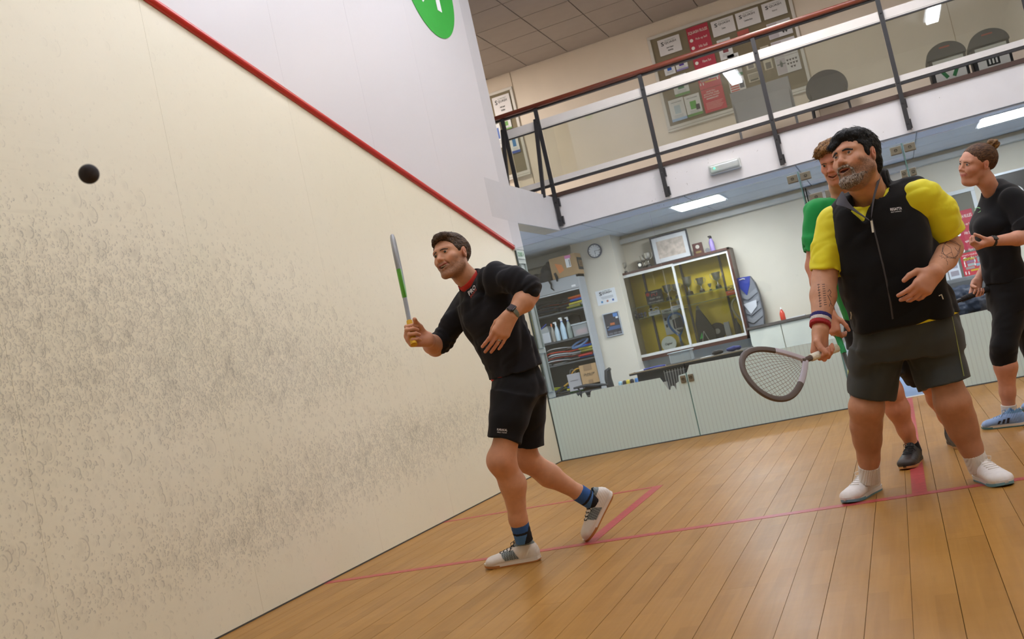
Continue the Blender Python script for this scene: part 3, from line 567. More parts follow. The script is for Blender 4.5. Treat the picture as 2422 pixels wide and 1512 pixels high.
# black racquet cover behind the bottles
cov=MB().prism([(x,3.34,z) for x,z in [(-1.1,1.23),(-1.06,1.36),(-.95,1.44),(-.78,1.50),(-.62,1.53),(-.54,1.50),(-.53,1.42),(-.6,1.33),(-.75,1.24)]],(0,.05,0)).build('racquet_cover',mat('coverblack','232327',.7),label='black padded racquet cover leaning behind the spray bottles',cat='racquet cover')
# sweatband coil
MB().tube([(-.52+.11*math.cos(a),3.07+.03*math.sin(a),1.13+.030*math.sin(a)+.03*math.cos(a)) for a in [2*PI*k/24 for k in range(24)]],.016,8,closed=True).build('blue_band',mat('bandblue','5f7aa6',.9,bump=.3),label='blue padded loop lying on the racquets on the third shelf',cat='band')
# bottom shelf box and paper bag
t=empty('cardboard_box',(-.45,3.1,.53),'brown cardboard box marked Dunlop on the bottom cupboard shelf','box'); BRN=mat('card','b4946c',.8,vary=.04)
MB().box((-.585,3.005,.60),(-.355,3.3,.85)).build('carton',BRN,t); MB().box((-.53,3.002,.77),(-.42,3.005,.851)).build('tape',mat('tape','94785a',.4),t); MB().box((-.50,3.002,.60),(-.44,3.005,.65)).build('tape',mat('tape','94785a',.4),t)
txt_y('DUNLOP',-.47,.725,.15,INK,t,3.003,.026,.01,shear=.3); txt_y('RACKET SPORT',-.47,.703,.09,INK,t,3.003,.009,0)
t=empty('paper_bag',(-.68,3.05,.52),'grey paper carrier bag left of the Dunlop box','bag'); MB().box((-.775,3.02,.55),(-.60,3.12,.77)).build('bag',mat('bagpaper','a9a6a8',.7),t); MB().tube([(-.73,3.02,.77),(-.715,3.02,.82),(-.68,3.02,.83),(-.65,3.02,.77)],.003,6).build('handle',mat('bagcord','8c8a86',.7),t); txt_y('LA BODEGA',-.69,.68,.11,INK,t,3.018,.012,0)
# on top of the cupboard
t=empty('cardboard_box',(-.47,3.2,2.0),'large brown carton with pink label and orange tape on top of the steel cupboard','box')
MB().box((-.665,3.0,2.004),(-.31,3.35,2.275)).build('carton',BRN,t); MB().box((-.45,2.997,2.11),(-.385,3.0,2.235)).build('address_label',mat('signwhite','f2f2f4',.5),t); MB().box((-.45,2.994,2.225),(-.37,2.997,2.265)).build('pink_label',mat('pink','e08ac0',.5),t)
MB().prism([(-.60,2.998,2.20),(-.51,2.998,2.165),(-.49,2.998,2.09),(-.56,2.998,2.06)],(0,.002,0)).build('orange_tape',mat('orange','e08a4c',.5),t)
for k in range(6): MB().box((-.405,2.9955,2.125+.014*k),(-.39,2.997,2.133+.014*k)).build('barcode_bar',INK,t)
MB().box((-.309,3.05,2.06),(-.305,3.28,2.22)).build('brand_print',INK,t); text('HUDL',face_x(-.303,3.165,2.14),.17,BRN,t,height=.09)
t=empty('holdall',(-.78,3.1,2.0),'black drawstring sports bag slumped on top of the cupboard','bag')
def blobmesh(name,pts,m,par,sub=3,seed=0,amp=.012):
    b=MB()
    for c,r,sc in pts: b.sphere(c,r,sub,sc)
    o=b.build(name,m,par); md=o.modifiers.new('r','REMESH'); md.mode='VOXEL'; md.voxel_size=.012; md.use_smooth_shade=True
    tx=bpy.data.textures.new(name,'CLOUDS'); tx.noise_scale=.05; dd=o.modifiers.new('d','DISPLACE'); dd.texture=tx; dd.strength=amp; dd.mid_level=.5
    return o
blobmesh('bag',[((-.75,3.12,2.10),.13,(.8,.8,1.05)),((-.80,3.08,2.03),.12,(.9,.7,1)),((-.70,3.1,2.2),.06,(1,.8,1))],mat('bagnavy','1f2126',.8),t,amp=.03)
MB().tube([(-.72,2.98,2.02),(-.69,2.96,1.95),(-.70,2.965,1.90),(-.67,2.97,1.865)],[.02,.018,.014,.01],7,flat=.4).build('strap',mat('bagblack','1a1a1c',.8),t)
MB().tube([(-.62,2.985,2.08),(-.60,2.97,2.02),(-.61,2.98,1.97)],[.016,.02,.01],7,flat=.5).build('strap',mat('bagblack','1a1a1c',.8),t)
MB().box((-1.25,3.05,2.003),(-.88,3.35,2.14),.02).build('black_case',mat('bagblack','1a1a1c',.8),label='flat black case behind the sports bag on top of the cupboard',cat='case')
# ---------------- pier: clock, notice, framed poster ----------------
def wall_clock(x,y,z,r):
    t=empty('wall_clock',(x,y,z),'round wall clock with dark rim on the pier','clock'); Rx=Matrix.Rotation(PI/2,4,'X')
    MB().lathe((x,y,z),[(0,0),(r,0),(r,.035),(r-.012,.04),(r-.014,.028),(0,.028)],40,Rx).build('rim',mat('clockrim','4a4f5e',.3),t)
    MB().lathe((x,y-.029,z),[(0,0),(r-.013,0),(r-.013,.001),(0,.001)],40,Rx).build('dial',mat('dial','d6d8da',.5),t)
    for k in range(12):
        a=PI/6*k; MB().obox(Matrix.Translation((x+math.sin(a)*r*.74,y-.031,z+math.cos(a)*r*.74))@Matrix.Rotation(a,4,'Y'),(.006,.002,.012)).build('hour_mark',INK,t)
    for a,l,wd in ((math.radians(176),.05,.005),(math.radians(96),.068,.0035)): MB().obox(Matrix.Translation((x+math.sin(a)*l/2,y-.034,z+math.cos(a)*l/2))@Matrix.Rotation(a,4,'Y'),(wd,.002,l)).build('hand',INK,t)
wall_clock(-.102,3.25,2.255,.093)
t=notice(-.225,.04,1.55,1.74,3.25,'dcdfe2','white club notice with social media marks on the pier below the clock',name='club_notice')
txt_y('S',-.16,1.695,.035,INK,t,3.245,.05,.02); txt_y('QUASH',-.075,1.695,.13,INK,t,3.245,.03); txt_y('GUERNSEY',-.075,1.722,.11,mat('inkpale','8a9a90',.5),t,3.245,.012)
for k in range(3): patch(t,-.17+.01*k,.0,1.645-.012*k,1.650-.012*k,3.25,'9aa0a6','text_line')
for k,c in enumerate(('4a8ab8','b87a6a','4a6ab0')): patch(t,-.175+.075*k,-.15+.075*k,1.575,1.60,3.25,c,'icon')
t=empty('framed_poster',(-.085,3.25,1.13),'dark poster in a silver frame on the pier below the club notice','picture')
for a in ((-.2,1.125,.025,1.14),(-.2,1.42,.025,1.435),(-.2,1.14,-.185,1.42),(.01,1.14,.025,1.42)): MB().box((a[0],3.23,a[1]),(a[2],3.25,a[3]),.003).build('frame_bar',mat('silver','b6bcc4',.35,.4),t)
MB().box((-.187,3.24,1.138),(.012,3.249,1.422)).build('print',mat('posterdark','35343c',.5,vary=.3,vscale=12),t)
for a in ((-.06,1.37,.0,1.415,'4f7fc0'),(-.17,1.21,.005,1.255,'3f5a86'),(-.17,1.235,-.145,1.26,'e6e6e8'),(-.03,1.345,.0,1.368,'d6dde2'),(-.12,1.27,-.06,1.30,'b8683a'),(-.17,1.15,-.11,1.175,'6a6a72'),(-.10,1.15,-.05,1.175,'6a6a72'),(-.04,1.15,.0,1.175,'6a6a72')): patch(t,a[0],a[2],a[1],a[3],3.241,a[4])
# ---------------- trophy display cabinet ----------------
DC=empty('display_cabinet',(.79,3.6,.72),'wall display cabinet with yellow lining, white sliding frames and dark wood surround','display cabinet')
DW=mat('mahogany','4b2d24',.35,vary=.25,vscale=4,stretch=(2,2,14)); YL=mat('yellowlining','efd040',.75,vary=.03); WF=mat('whiteframe','d2d2ce',.4)
x0,x1,z0,z1,yf=.045,1.535,.73,1.90,3.45
for a in ((x0,z0,x1,z0+.045),(x0,z1-.03,x1,z1)): MB().box((a[0],yf,a[1]),(a[2],3.8,a[3])).build('case_board',DW,DC)
for a in ((x0,x0+.03),(x1-.03,x1)): MB().box((a[0],yf,z0),(a[1],3.8,z1)).build('case_side',DW,DC)
MB().box((x0+.03,3.77,z0+.045),(x1-.03,3.79,z1-.03)).build('lining',YL,DC)
def wframe(a,b,c,d,y):
    for q in ((a,c,b,c+.035),(a,d-.035,b,d)): MB().box((q[0],y,q[1]),(q[2],y+.015,q[3])).build('door_rail',WF,DC)
    for q in ((a,a+.03),(b-.022,b)): MB().box((q[0],y,c+.035),(q[1],y+.015,d-.035)).build('door_stile',WF,DC)
wframe(x0+.03,.80,z0+.045,z1-.03,yf+.004); wframe(.775,x1-.03,z0+.045,z1-.03,yf+.024)
DG=glass_mat('case_glass','fbfcfa',.7,.006,'c9cac0')
MB().box((x0+.05,yf+.010,z0+.07),(.785,yf+.013,z1-.06)).build('glass_door',DG,DC); MB().box((.79,yf+.030,z0+.07),(x1-.05,yf+.033,z1-.06)).build('glass_door',DG,DC)
for x in (.325,.83,1.34): MB().box((x-.012,3.74,z0+.05),(x+.012,3.77,z1-.03)).build('shelf_rail',mat('railbrown','5a5048',.5),DC)
SG=mat('shelfglass','9fc0a0',.1,alpha=.4)
for a,b,z in ((.10,1.50,1.42),(.10,.80,1.27)): MB().box((a,3.53,z),(b,3.74,z+.008)).build('glass_shelf',SG,DC)
MB().box((.80,3.53,1.30),(1.50,3.74,1.308)).build('glass_shelf',SG,DC)
SV=mat('silverplate','cfccc2',.34,.85,vary=.2,vscale=20); EB=mat('ebony','2a2622',.4)
def cup(x,y,z,h,label,handles=True,m=SV,grp=None,name='trophy_cup',r=None):
    t=empty(name,(x,y,z),label,'trophy',grp); r=r or h*.26
    MB().lathe((x,y,z),[(r*.75,0),(r*.72,h*.12),(r*.6,h*.2),(r*.5,h*.2)],16).build('plinth',EB,t)
    MB().lathe((x,y,z),[(r*.45,h*.2),(r*.3,h*.25),(r*.1,h*.32),(r*.12,h*.45),(r*.5,h*.54),(r*.85,h*.66),(r*.9,h*.85),(r*1.05,h),(r*.95,h*.99),(r*.78,h*.7),(0,h*.58)],18).build('bowl',m,t,smooth=True)
    if handles:
        for s in (-1,1): MB().tube([(x+s*r*.85,y,z+h*.92),(x+s*r*1.35,y,z+h*.95),(x+s*r*1.45,y,z+h*.8),(x+s*r*1.0,y,z+h*.62),(x+s*r*.6,y,z+h*.56)],r*.07,6).build('handle',m,t)
    return t
cup(.62,3.62,1.428,.20,'large silver two-handled cup on the upper glass shelf beside the black sign'); cup(.735,3.65,1.428,.19,'dark silver cup just left of the middle frame of the display cabinet')
cup(.90,3.62,1.428,.24,'tall silver goblet trophy just right of the middle frame of the display cabinet',False); cup(1.06,3.62,1.428,.19,'small silver cup with large curled handles, centre of the right upper shelf')
cup(1.165,3.65,1.428,.09,'very small low silver trophy between two cups on the right upper shelf',False); cup(1.275,3.62,1.428,.21,'silver cup with thin handles at the right end of the upper shelf')
cup(.735,3.58,1.28,.12,'small silver cup on a dark base on the lower left shelf',False)
t=notice(.335,.56,1.43,1.60,3.58,'28242a','black sign with red and white lettering in the display cabinet','sign',name='grip_sign'); RD=mat('inkredb','d0402c',.5)
txt_y('KARAKAL',.46,1.575,.08,PW_,t,3.576,.014,0); txt_y('PU',.45,1.54,.08,RD,t,3.576,.035); txt_y('Super Grip',.45,1.495,.15,PW_,t,3.576,.03,0,shear=.3); txt_y('FREE YOUR CAPABILITIES',.45,1.45,.19,PW_,t,3.576,.014,0); MB().sphere((.365,3.577,1.56),.025,2,(1,.1,1)).build('badge',RD,t)
def box_glasses(x,z,lensc,boxc,label):
    t=empty('eyewear_box',(x,3.6,z),label,'glasses'); MB().box((x-.075,3.56,z),(x+.075,3.62,z+.055),.004).build('box',mat('ebox'+boxc,boxc,.5),t); txt_y('PROTECTION',x,z+.035,.09,INK if boxc!='d8592c' else PW_,t,3.558,.012,0)
    for s in (-1,1): MB().tube([(x+s*.035+.03*math.cos(a),3.58,z+.08+.018*math.sin(a)) for a in [2*PI*k/14 for k in range(14)]],.004,6,closed=True).build('lens_rim',mat('lens'+lensc,lensc,.3),t)
box_glasses(.40,1.28,'d8dad8','d9dce0','clear sports glasses on a white box, left lower shelf of the display cabinet'); box_glasses(.70,1.285+.0,'9a5a2a','dfe0e2','brown sports glasses on a white box by the middle frame of the display cabinet'); box_glasses(1.43,1.31,'33425e','d8592c','dark sports glasses on an orange box at the right of the display cabinet')
t=empty('ball_bag',(.2,3.6,1.28),'clear bag of grey balls on the left end of the lower glass shelf','bag')
for k in range(9): MB().sphere((.15+.04*(k%4),3.58+.02*(k%2),1.30+.035*(k//4)),.02,2).build('ball',mat('ballgrey','77757c',.6),t)
t=notice(.45,.66,.99,1.33,3.76,'d6d8d4','white Squash shoe and kit price sheet inside the display cabinet',name='price_sheet'); txt_y('SQUASH',.56,1.30,.14,INK,t,3.755,.02)
for k in range(5): patch(t,.47+.035*(k%3),.495+.035*(k%3),1.18-.09*(k//3),1.22-.09*(k//3),3.76,'3a3a42','picture')
t=empty('display_plate',(.50,3.56,.87),'round white plate with the word Ogier in the display cabinet','plate'); MB().lathe((.50,3.56,.875),[(0,0),(.095,0),(.10,.008),(.095,.012),(0,.006)],40,Matrix.Rotation(PI/2,4,'X')@Matrix.Rotation(-.15,4,'X')).build('plate',mat('plate','dfe4da',.3),t); txt_y('Ogier',.50,.875,.10,INK,t,3.545,.035,.012)
racquet_geo(rack_M((.655,3.6,.80),(-.05,.05,1),(.1,-1,0)),'3f6ea8','5a5c60',W=.19,L=.30,y0=.15,gl=.08,nm=9,ncr=9,label='blue framed racquet with a black printed cover in the display cabinet')
t=MB().prism([(x,3.60,z) for x,z in [(.60,1.17),(.72,1.19),(.735,1.05),(.67,.98),(.60,1.06)]],(0,.004,0)).build('string_card',INK,label='black and white printed card on the strings of the blue racquet',cat='card'); txt_y('HEAD',.67,1.04,.09,PW_,t,3.597,.022,.01)
t=empty('racquet_bag',(.96,3.6,.79),'black racquet cover in clear wrap standing in the right half of the display cabinet','racquet cover'); MB().prism([(x,3.58,z) for x,z in [(.88,.79),(1.10,.79),(1.11,.92),(1.04,1.08),(.975,1.22),(.93,1.22),(.885,1.05)]],(0,.06,0)).build('cover',mat('coverblack','232327',.7),t)
MB().prism([(.90,3.575,.85),(.945,3.575,.93),(.94,3.575,.85)],(0,.003,0)).build('green_mark',mat('brightgreen','4fd86a',.4),t)
MB().lathe((.955,3.6,1.22),[(.03,0),(.018,.03),(.018,.05),(.0,.055)],12).build('wrap_neck',mat('wrapgrey','8f908e',.3,alpha=.6),t)
for s in (-1,1): MB().tube([(.97,3.575,.94),(.97+s*.05,3.575,.79)],.004,6).build('white_mark',WF,t)
t=MB().lathe((1.13,3.66,.90),[(0,0),(.11,0),(.11,.02),(0,.02)],30,Matrix.Rotation(PI/2,4,'X')).build('round_cover',mat('coverblack','232327',.7),label='round black cover with grey centre behind the wrapped racquet cover',cat='racquet cover'); MB().lathe((1.13,3.638,.90),[(0,0),(.035,0),(.035,.003),(0,.003)],20,Matrix.Rotation(PI/2,4,'X')).build('centre_disc',mat('wrapgrey2','b0b0ae',.4),t)
MB().box((1.235,3.58,.79),(1.30,3.63,.99)).build('white_box',mat('whitebox2','c9c9c6',.5),label='tall narrow white box standing in the right half of the display cabinet',cat='box')
racquet_geo(rack_M((1.475,3.6,.79),(-.0,.03,1),(.3,-1,0)),'c9c09a','e0e0de',W=.18,L=.30,y0=.17,gl=.12,nm=9,ncr=9,label='pale framed racquet with white grip at the right end of the display cabinet')
MB().lathe((1.395,3.6,.79),[(.02,0),(.035,.04),(.035,.12),(.012,.18),(.01,.22)],14).build('wrapped_grips',mat('gripwrap','5f6058',.5),label='dark wrapped bundle hanging left of the pale racquet in the cabinet',cat='bundle')
# ---------------- on top of the display cabinet ----------------
ZT=1.902
cup(.14,3.6,ZT,.14,'small black and silver trophy alone at the left end on top of the cabinet',False); t=empty('award_block',(.345,3.6,ZT),'black award block with a silver medal on top of the display cabinet','trophy'); MB().box((.325,3.57,ZT),(.385,3.6,ZT+.10),.004).build('block',EB,t); MB().lathe((.355,3.569,ZT+.06),[(0,0),(.022,0),(.022,.003),(0,.003)],20,Matrix.Rotation(PI/2,4,'X')).build('medal',SV,t)
cup(.405,3.62,ZT,.18,'silver star shaped trophy between the black award block and the taller cup',False); cup(.47,3.58,ZT,.19,'silver cup on a square base left of the large framed picture',True)
t=empty('framed_map',(.79,3.62,ZT),'large framed print in a black frame with white mount standing on the display cabinet','picture')
MB().box((.545,3.60,ZT),(1.045,3.615,ZT+.37)).build('mount',mat('mount','d2d4d6',.5),t)
for a in ((.545,0,1.045,.02),(.545,.352,1.045,.372),(.545,.02,.565,.352),(1.025,.02,1.045,.352)): MB().box((a[0],3.588,ZT+a[1]),(a[2],3.615,ZT+a[3])).build('frame_bar',mat('framedark','33333a',.4),t)
MB().box((.62,3.597,ZT+.075),(.975,3.60,ZT+.30)).build('print',mat('mapprint','bfb2a6',.6,vary=.3,vscale=18),t)
t=empty('wood_plaque',(1.135,3.6,ZT),'small dark wooden plaque with a silver medal beside the framed print','trophy'); MB().box((1.07,3.58,ZT),(1.20,3.60,ZT+.155),.006).build('board',mat('plaquewood','4a1f1c',.4),t); MB().lathe((1.135,3.578,ZT+.105),[(0,0),(.025,0),(.025,.004),(0,.004)],20,Matrix.Rotation(PI/2,4,'X')).build('medal',SV,t); MB().box((1.10,3.576,ZT+.025),(1.17,3.58,ZT+.05)).build('name_plate',mat('brass','8a7a50',.4,.6),t)
MB().lathe((1.25,3.59,ZT+.032),[(0,0),(.028,0),(.03,.005),(.028,.01),(0,.01)],20,Matrix.Rotation(PI/2,4,'X')).build('glass_medal',mat('medalgrey','7d7d80',.3),label='small round glass medal left of the purple bottle',cat='medal')
t=empty('water_bottle',(1.315,3.6,ZT),'lilac metal water bottle with black lid on top of the display cabinet','bottle'); MB().lathe((1.315,3.6,ZT),[(.030,0),(.033,.01),(.033,.12),(.018,.16),(.016,.17)],18).build('body',mat('lilac','9d8ac8',.35),t,smooth=True); MB().lathe((1.315,3.6,ZT),[(.019,.168),(.019,.195),(.01,.205)],14).box((1.285,3.59,ZT+.19),(1.325,3.61,ZT+.207),.004).build('lid',mat('lidblack','242228',.4),t)
# ---------------- desk, tub, bits on the desk ----------------
DK=empty('desk',(1.1,1.6,0),'long narrow black topped desk just behind the glass wall','desk'); DKM=mat('deskblack','2e2c2c',.5,vary=.15)
MB().box((.50,1.3,.635),(1.74,2.1,.66)).build('desk_top',DKM,DK); MB().box((.50,1.297,.652),(1.74,1.303,.662)).build('edge_strip',mat('edgebeige','a08a6c',.5),DK)
MB().box((.58,1.33,.50),(1.72,1.36,.635)).build('apron',DKM,DK)
for x,y in ((.60,1.36),(1.70,1.36),(.60,2.05),(1.70,2.05)): MB().box((x-.025,y-.025,0),(x+.025,y+.025,.635)).build('leg',DKM,DK)
t=empty('wire_basket',(.99,1.35,.38),'dark wire basket hanging under the desk, seen through the worn film','basket')
for k in range(8): MB().tube([(.90+.03*k,1.22,.62),(.905+.027*k,1.20,.40)],.0025,5).build('wire',mat('wire','b9b6ae',.4,.6),t)
MB().box((.90,1.25,.38),(1.12,1.32,.60),.01).build('basket',mat('basketdark','3a3836',.6),t)
t=empty('storage_tub',(1.07,1.5,.66),'empty clear plastic tub on the desk','tub'); CP2=mat('clearplastic2','cfd6d8',.25,alpha=.5)
MB().box((.955,1.36,.665),(1.19,1.52,.78),.012).build('body',CP2,t); MB().box((.945,1.35,.775),(1.20,1.53,.785),.004).build('rim',mat('tublid','c3cdd2',.3,alpha=.8),t)
MB().box((.56,1.35,.662),(.86,1.55,.668)).build('paper_pile',mat('paperwhite','d9dade',.5),label='pile of white papers at the left end of the desk',cat='papers')
MB().tube([(.66,1.33,.672),(.80,1.36,.676),(.90,1.34,.672)],.008,6).build('lanyard',mat('lanyard','4a52a8',.7),label='blue and white lanyard lying over the papers on the desk',cat='lanyard')
MB().tube([(1.40,1.42,.685),(1.43,1.42,.688),(1.49,1.42,.690),(1.52,1.42,.688)],[.012,.024,.024,.014],10).build('microphone',mat('micdark','2d2b2c',.8),label='dark foam covered microphone lying on the desk',cat='microphone')
MB().box((1.28,1.36,.662),(1.40,1.5,.668)).build('notepad',mat('paperwhite','d9dade',.5),label='small white notepad left of the microphone on the desk',cat='notepad')
blobmesh('blue_cloth',[((1.60,1.5,.69),.04,(1.5,1,.7)),((1.66,1.52,.69),.03,(1.2,1,.8))],mat('clothblue','27306e',.8),None,amp=.02); tag(bpy.data.objects['blue_cloth'],'crumpled dark blue cloth at the right end of the desk','cloth')
# office chair behind the glass
t=empty('office_chair',(-.1,2.6,0),'black office chair seen through the glass beside the steel cupboard','chair'); OB=mat('officeblack','222326',.6)
MB().tube([(-.10,2.7,.90-.16),(-.135,2.7,.72),(-.15,2.7,.62),(-.14,2.7,.50),(-.13,2.7,.42)],[.02,.035,.04,.04,.03],10,flat=2.2).build('backrest',OB,t,smooth=True)
MB().box((-.52,2.42,.40),(-.1,2.85,.47),.03).build('seat',OB,t)
MB().tube([(-.52,2.42,.60),(-.36,2.42,.605),(-.20,2.42,.58),(-.12,2.5,.56)],[.012,.018,.018,.012],8,flat=1.6).build('armrest',OB,t); MB().tube([(-.47,2.42,.60),(-.40,2.44,.42)],.012,8).build('arm_support',OB,t)
MB().tube([(-.3,2.63,.42),(-.3,2.63,.08)],.025,10).build('column',mat('chrome2','8f8f92',.3,1),t)
for k in range(5):
    a=2*PI*k/5; MB().tube([(-.3,2.63,.10),(-.3+.26*math.cos(a),2.63+.26*math.sin(a),.06)],.016,8).build('foot',OB,t)
# row of small grips on a low shelf behind the glass
t=MB().box((-.02,2.6,.48),(.45,2.8,.50)).box((0,2.62,0),(.03,2.78,.48)).box((.40,2.62,0),(.43,2.78,.48)).build('low_shelf',DKM,label='low dark shelf behind the frosted glass left of the desk',cat='shelf')
for i,(x,c,l) in enumerate([(.0,'8fb6c8','pale blue'),(.055,'2b2b30','black and yellow'),(.10,'c8b43c','yellow'),(.15,'26262b','black'),(.21,'3a6fa8','mid blue'),(.27,'2c2c32','grey black'),(.33,'b8b04a','olive yellow')]):
    MB().tube([(x,2.66,.501),(x,2.66,.545),(x,2.66,.56)],[.026,.026,.015],10).build('rolled_grip',mat('grp'+c,c,.7),label='%s rolled grip in the row on the low shelf behind the glass'%l,cat='grip',group='rolled grips on the low shelf')
# ---------------- right part of the lounge ----------------
cw=empty('low_cupboard',(1.95,3.6,0),'low cream cupboard with dark worktop right of the display cabinet','cupboard')
MB().box((1.52,3.42,.83),(2.75,3.8,.86)).build('worktop',mat('worktop','57504a',.5),cw); MB().box((1.54,3.46,0),(2.73,3.79,.83)).build('carcass',mat('creamdoor','c9c8b8',.5),cw)
for k in range(3): MB().box((1.545+.395*k,3.44,.05),(1.93+.395*k,3.46,.82),.003).build('door',mat('creamdoor2','cfcfc0',.45),cw)
t=empty('backpack',(1.62,3.7,.86),'grey and blue sports backpack with a white label on the low cupboard','bag')
MB().prism([(x,3.60,z) for x,z in [(1.50,.862),(1.72,.862),(1.745,1.0),(1.745,1.25),(1.72,1.40),(1.68,1.49),(1.52,1.50),(1.49,1.4),(1.48,1.1)]],(0,.16,0)).build('body',mat('packgrey','74767c',.8),t)
MB().prism([(1.50,3.595,1.42),(1.51,3.595,1.50),(1.69,3.595,1.49),(1.66,3.595,1.38),(1.60,3.595,1.26)],(0,.01,0)).build('blue_panel',mat('packblue','23358c',.6),t)
for z in (1.30,1.20,1.10,1.0): MB().prism([(1.49,3.592,z+.03),(1.60,3.585,z-.04),(1.735,3.592,z+.03),(1.735,3.592,z-.03),(1.60,3.585,z-.10),(1.49,3.592,z-.03)],(0,.012,0)).build('padding',mat('packpad','85878c',.8),t)
MB().prism([(1.53,3.578,1.16),(1.70,3.578,1.18),(1.69,3.578,1.10),(1.60,3.578,1.02)],(0,.004,0)).build('label_card',mat('labelwhite','c9cbd0',.5),t); MB().tube([(1.55,3.59,1.47),(1.60,3.585,1.475),(1.62,3.59,1.465)],.006,6).build('buckle',WF,t)
bottle(1.97,3.55,.862,.16,.032,'d0402c','e8e4de','red hand sanitiser bottle with white pump on the low cupboard','sanitiser_bottle')
MB().box((2.02,3.46,.862),(2.24,3.62,.872)).build('paper_pile',mat('paperwhite','d9dade',.5),label='loose white papers lying right of the red sanitiser bottle',cat='papers')
board('notice_board',3.92,4.37,.80,1.87,3.8,'tall notice board in a pale frame low on the lounge wall behind the woman',.045,'77766c',False,'cfd4d6')
YU=3.785
rules(4.105,4.335,1.20,1.67,YU,'red Squash Rules poster on the lounge wall beside the woman'); levels(4.09,4.36,.83,1.17,YU,'red poster of coloured boxes low on the lounge wall behind the arms of the woman')
t=notice(3.93,4.06,.80,1.12,YU,'dde1e8','white leaflet with small pictures at the left of the low notice board','leaflet',name='leaflet')
for k in range(3): patch(t,3.95,4.04,.84+.09*k,.90+.09*k,YU,'a8a0a8','picture')
notice(3.93,4.0,1.30,1.55,YU,'c9d0e0','pale blue leaflet half hidden by the arm of the man in the vest','leaflet',name='leaflet')
t=empty('framed_poster',(5.0,3.8,1.3),'black poster in a silver frame with white ring shapes at the right edge','picture')
MB().box((4.63,3.785,1.2),(5.5,3.80,1.97)).build('print',mat('posterblack','2f2f33',.35,vary=.25,vscale=4),t); MB().box((4.60,3.77,1.965),(5.53,3.80,1.99)).build('frame_bar',mat('silver','b6bcc4',.35,.4),t); MB().box((4.60,3.77,1.2),(4.63,3.80,1.965)).build('frame_bar',mat('silver','b6bcc4',.35,.4),t)
for cx,cz,r,c in ((4.83,1.72,.075,'e6e6e6'),(4.86,1.60,.06,'e6e6e6')): MB().tube([(cx+r*math.cos(a),3.783,cz+r*math.sin(a)) for a in [2*PI*k/30 for k in range(30)]],.009,6,closed=True).build('ring',mat('ringwhite',c,.5),t)
MB().sphere((4.88,3.782,1.76),.018,2,(1,.3,1)).build('red_dot',mat('reddot','e05a50',.5),t); txt_y('Si',4.95,1.66,.11,PW_,t,3.782,.13,.01)
t=empty('lounge_chair',(4.0,2.6,0),'grey upholstered lounge chair behind the glass near the woman','chair'); LG=mat('loungegrey','5b5d60',.8)
MB().box((3.72,2.75,.38),(4.32,2.86,.90),.04).build('backrest',LG,t); MB().box((3.72,2.3,.36),(4.32,2.8,.46),.04).build('seat',LG,t)
for x in (3.76,4.28):
    for y in (2.35,2.78): MB().tube([(x,y,.37),(x,y,0)],.015,8).build('leg',mat('chrome2','8f8f92',.3,1),t)
blobmesh('puffer_jacket',[((3.95,2.68,.70),.15,(1.3,.7,.8)),((4.10,2.66,.62),.14,(1.2,.8,.9)),((3.85,2.62,.56),.12,(1.2,.8,.8))],mat('jacketnavy','232d40',.6),None,amp=.05); tag(bpy.data.objects['puffer_jacket'],'dark navy puffer jacket thrown over the grey lounge chair','jacket')
# bar stool / table leg seen through the open door
t=empty('side_table',(3.25,2.3,0),'pale table on chrome legs seen through the open glass door','table'); MB().box((2.95,2.0,.70),(3.5,2.6,.73)).build('table_top',WF,t)
for x,y in ((2.98,2.03),(3.47,2.03),(2.98,2.57),(3.47,2.57)): MB().tube([(x,y,.70),(x,y,0)],.018,8).build('leg',mat('chrome2','8f8f92',.3,1),t)
# plain entry plate on the glass edge
t=empty('court_sign',(.002,.12,2.07),'small white sign reading COURT 4 with an arrow beside the end of the red line','sign'); MB().box((.0,.04,2.03),(.004,.25,2.115)).build('plate',mat('signpale','cdd6cf',.5),t); text('COURT 4',face_x(.005,.14,2.075),.17,INKG,t,height=.045)
# ---------------- ball in flight ----------------
MB().sphere((1.913,-7.547,1.495),.0197,4).build('squash_ball',mat('rubber','2b272b',.75,bump=.15,bscale=300),label='small black rubber squash ball in mid air at the left',cat='ball',smooth='full')

# ================= people: continuous bodies grown from signed distance shapes =================
from concurrent.futures import ThreadPoolExecutor
A=lambda *v: np.array(v,float)
def nrm(v): v=np.asarray(v,float); return v/np.linalg.norm(v)
def smin(a,b,k): h=np.maximum(k-np.abs(a-b),0)/k; return np.minimum(a,b)-h*h*k*.25
def smax(a,b,k): h=np.maximum(k-np.abs(a-b),0)/k; return np.maximum(a,b)+h*h*k*.25
_TB=np.random.RandomState(11).uniform(-1,1,64*64*64).astype('f')
def vn(P,f,s=0):
    """value noise, -1..1"""
    Q=P*f+s*17.31; I=np.floor(Q).astype(np.int32); F=Q-I; F=(F*F*(3-2*F)).astype('f'); I0=I&63; I1=(I+1)&63
    x0,x1=I0[:,0]*4096,I1[:,0]*4096; y0,y1=I0[:,1]*64,I1[:,1]*64; z0,z1=I0[:,2],I1[:,2]; fx,fy,fz=F.T
    m=lambda x,y: _TB[x+y+z0]*(1-fz)+_TB[x+y+z1]*fz
    a=m(x0,y0)*(1-fy)+m(x0,y1)*fy; b=m(x1,y0)*(1-fy)+m(x1,y1)*fy
    return a*(1-fx)+b*fx
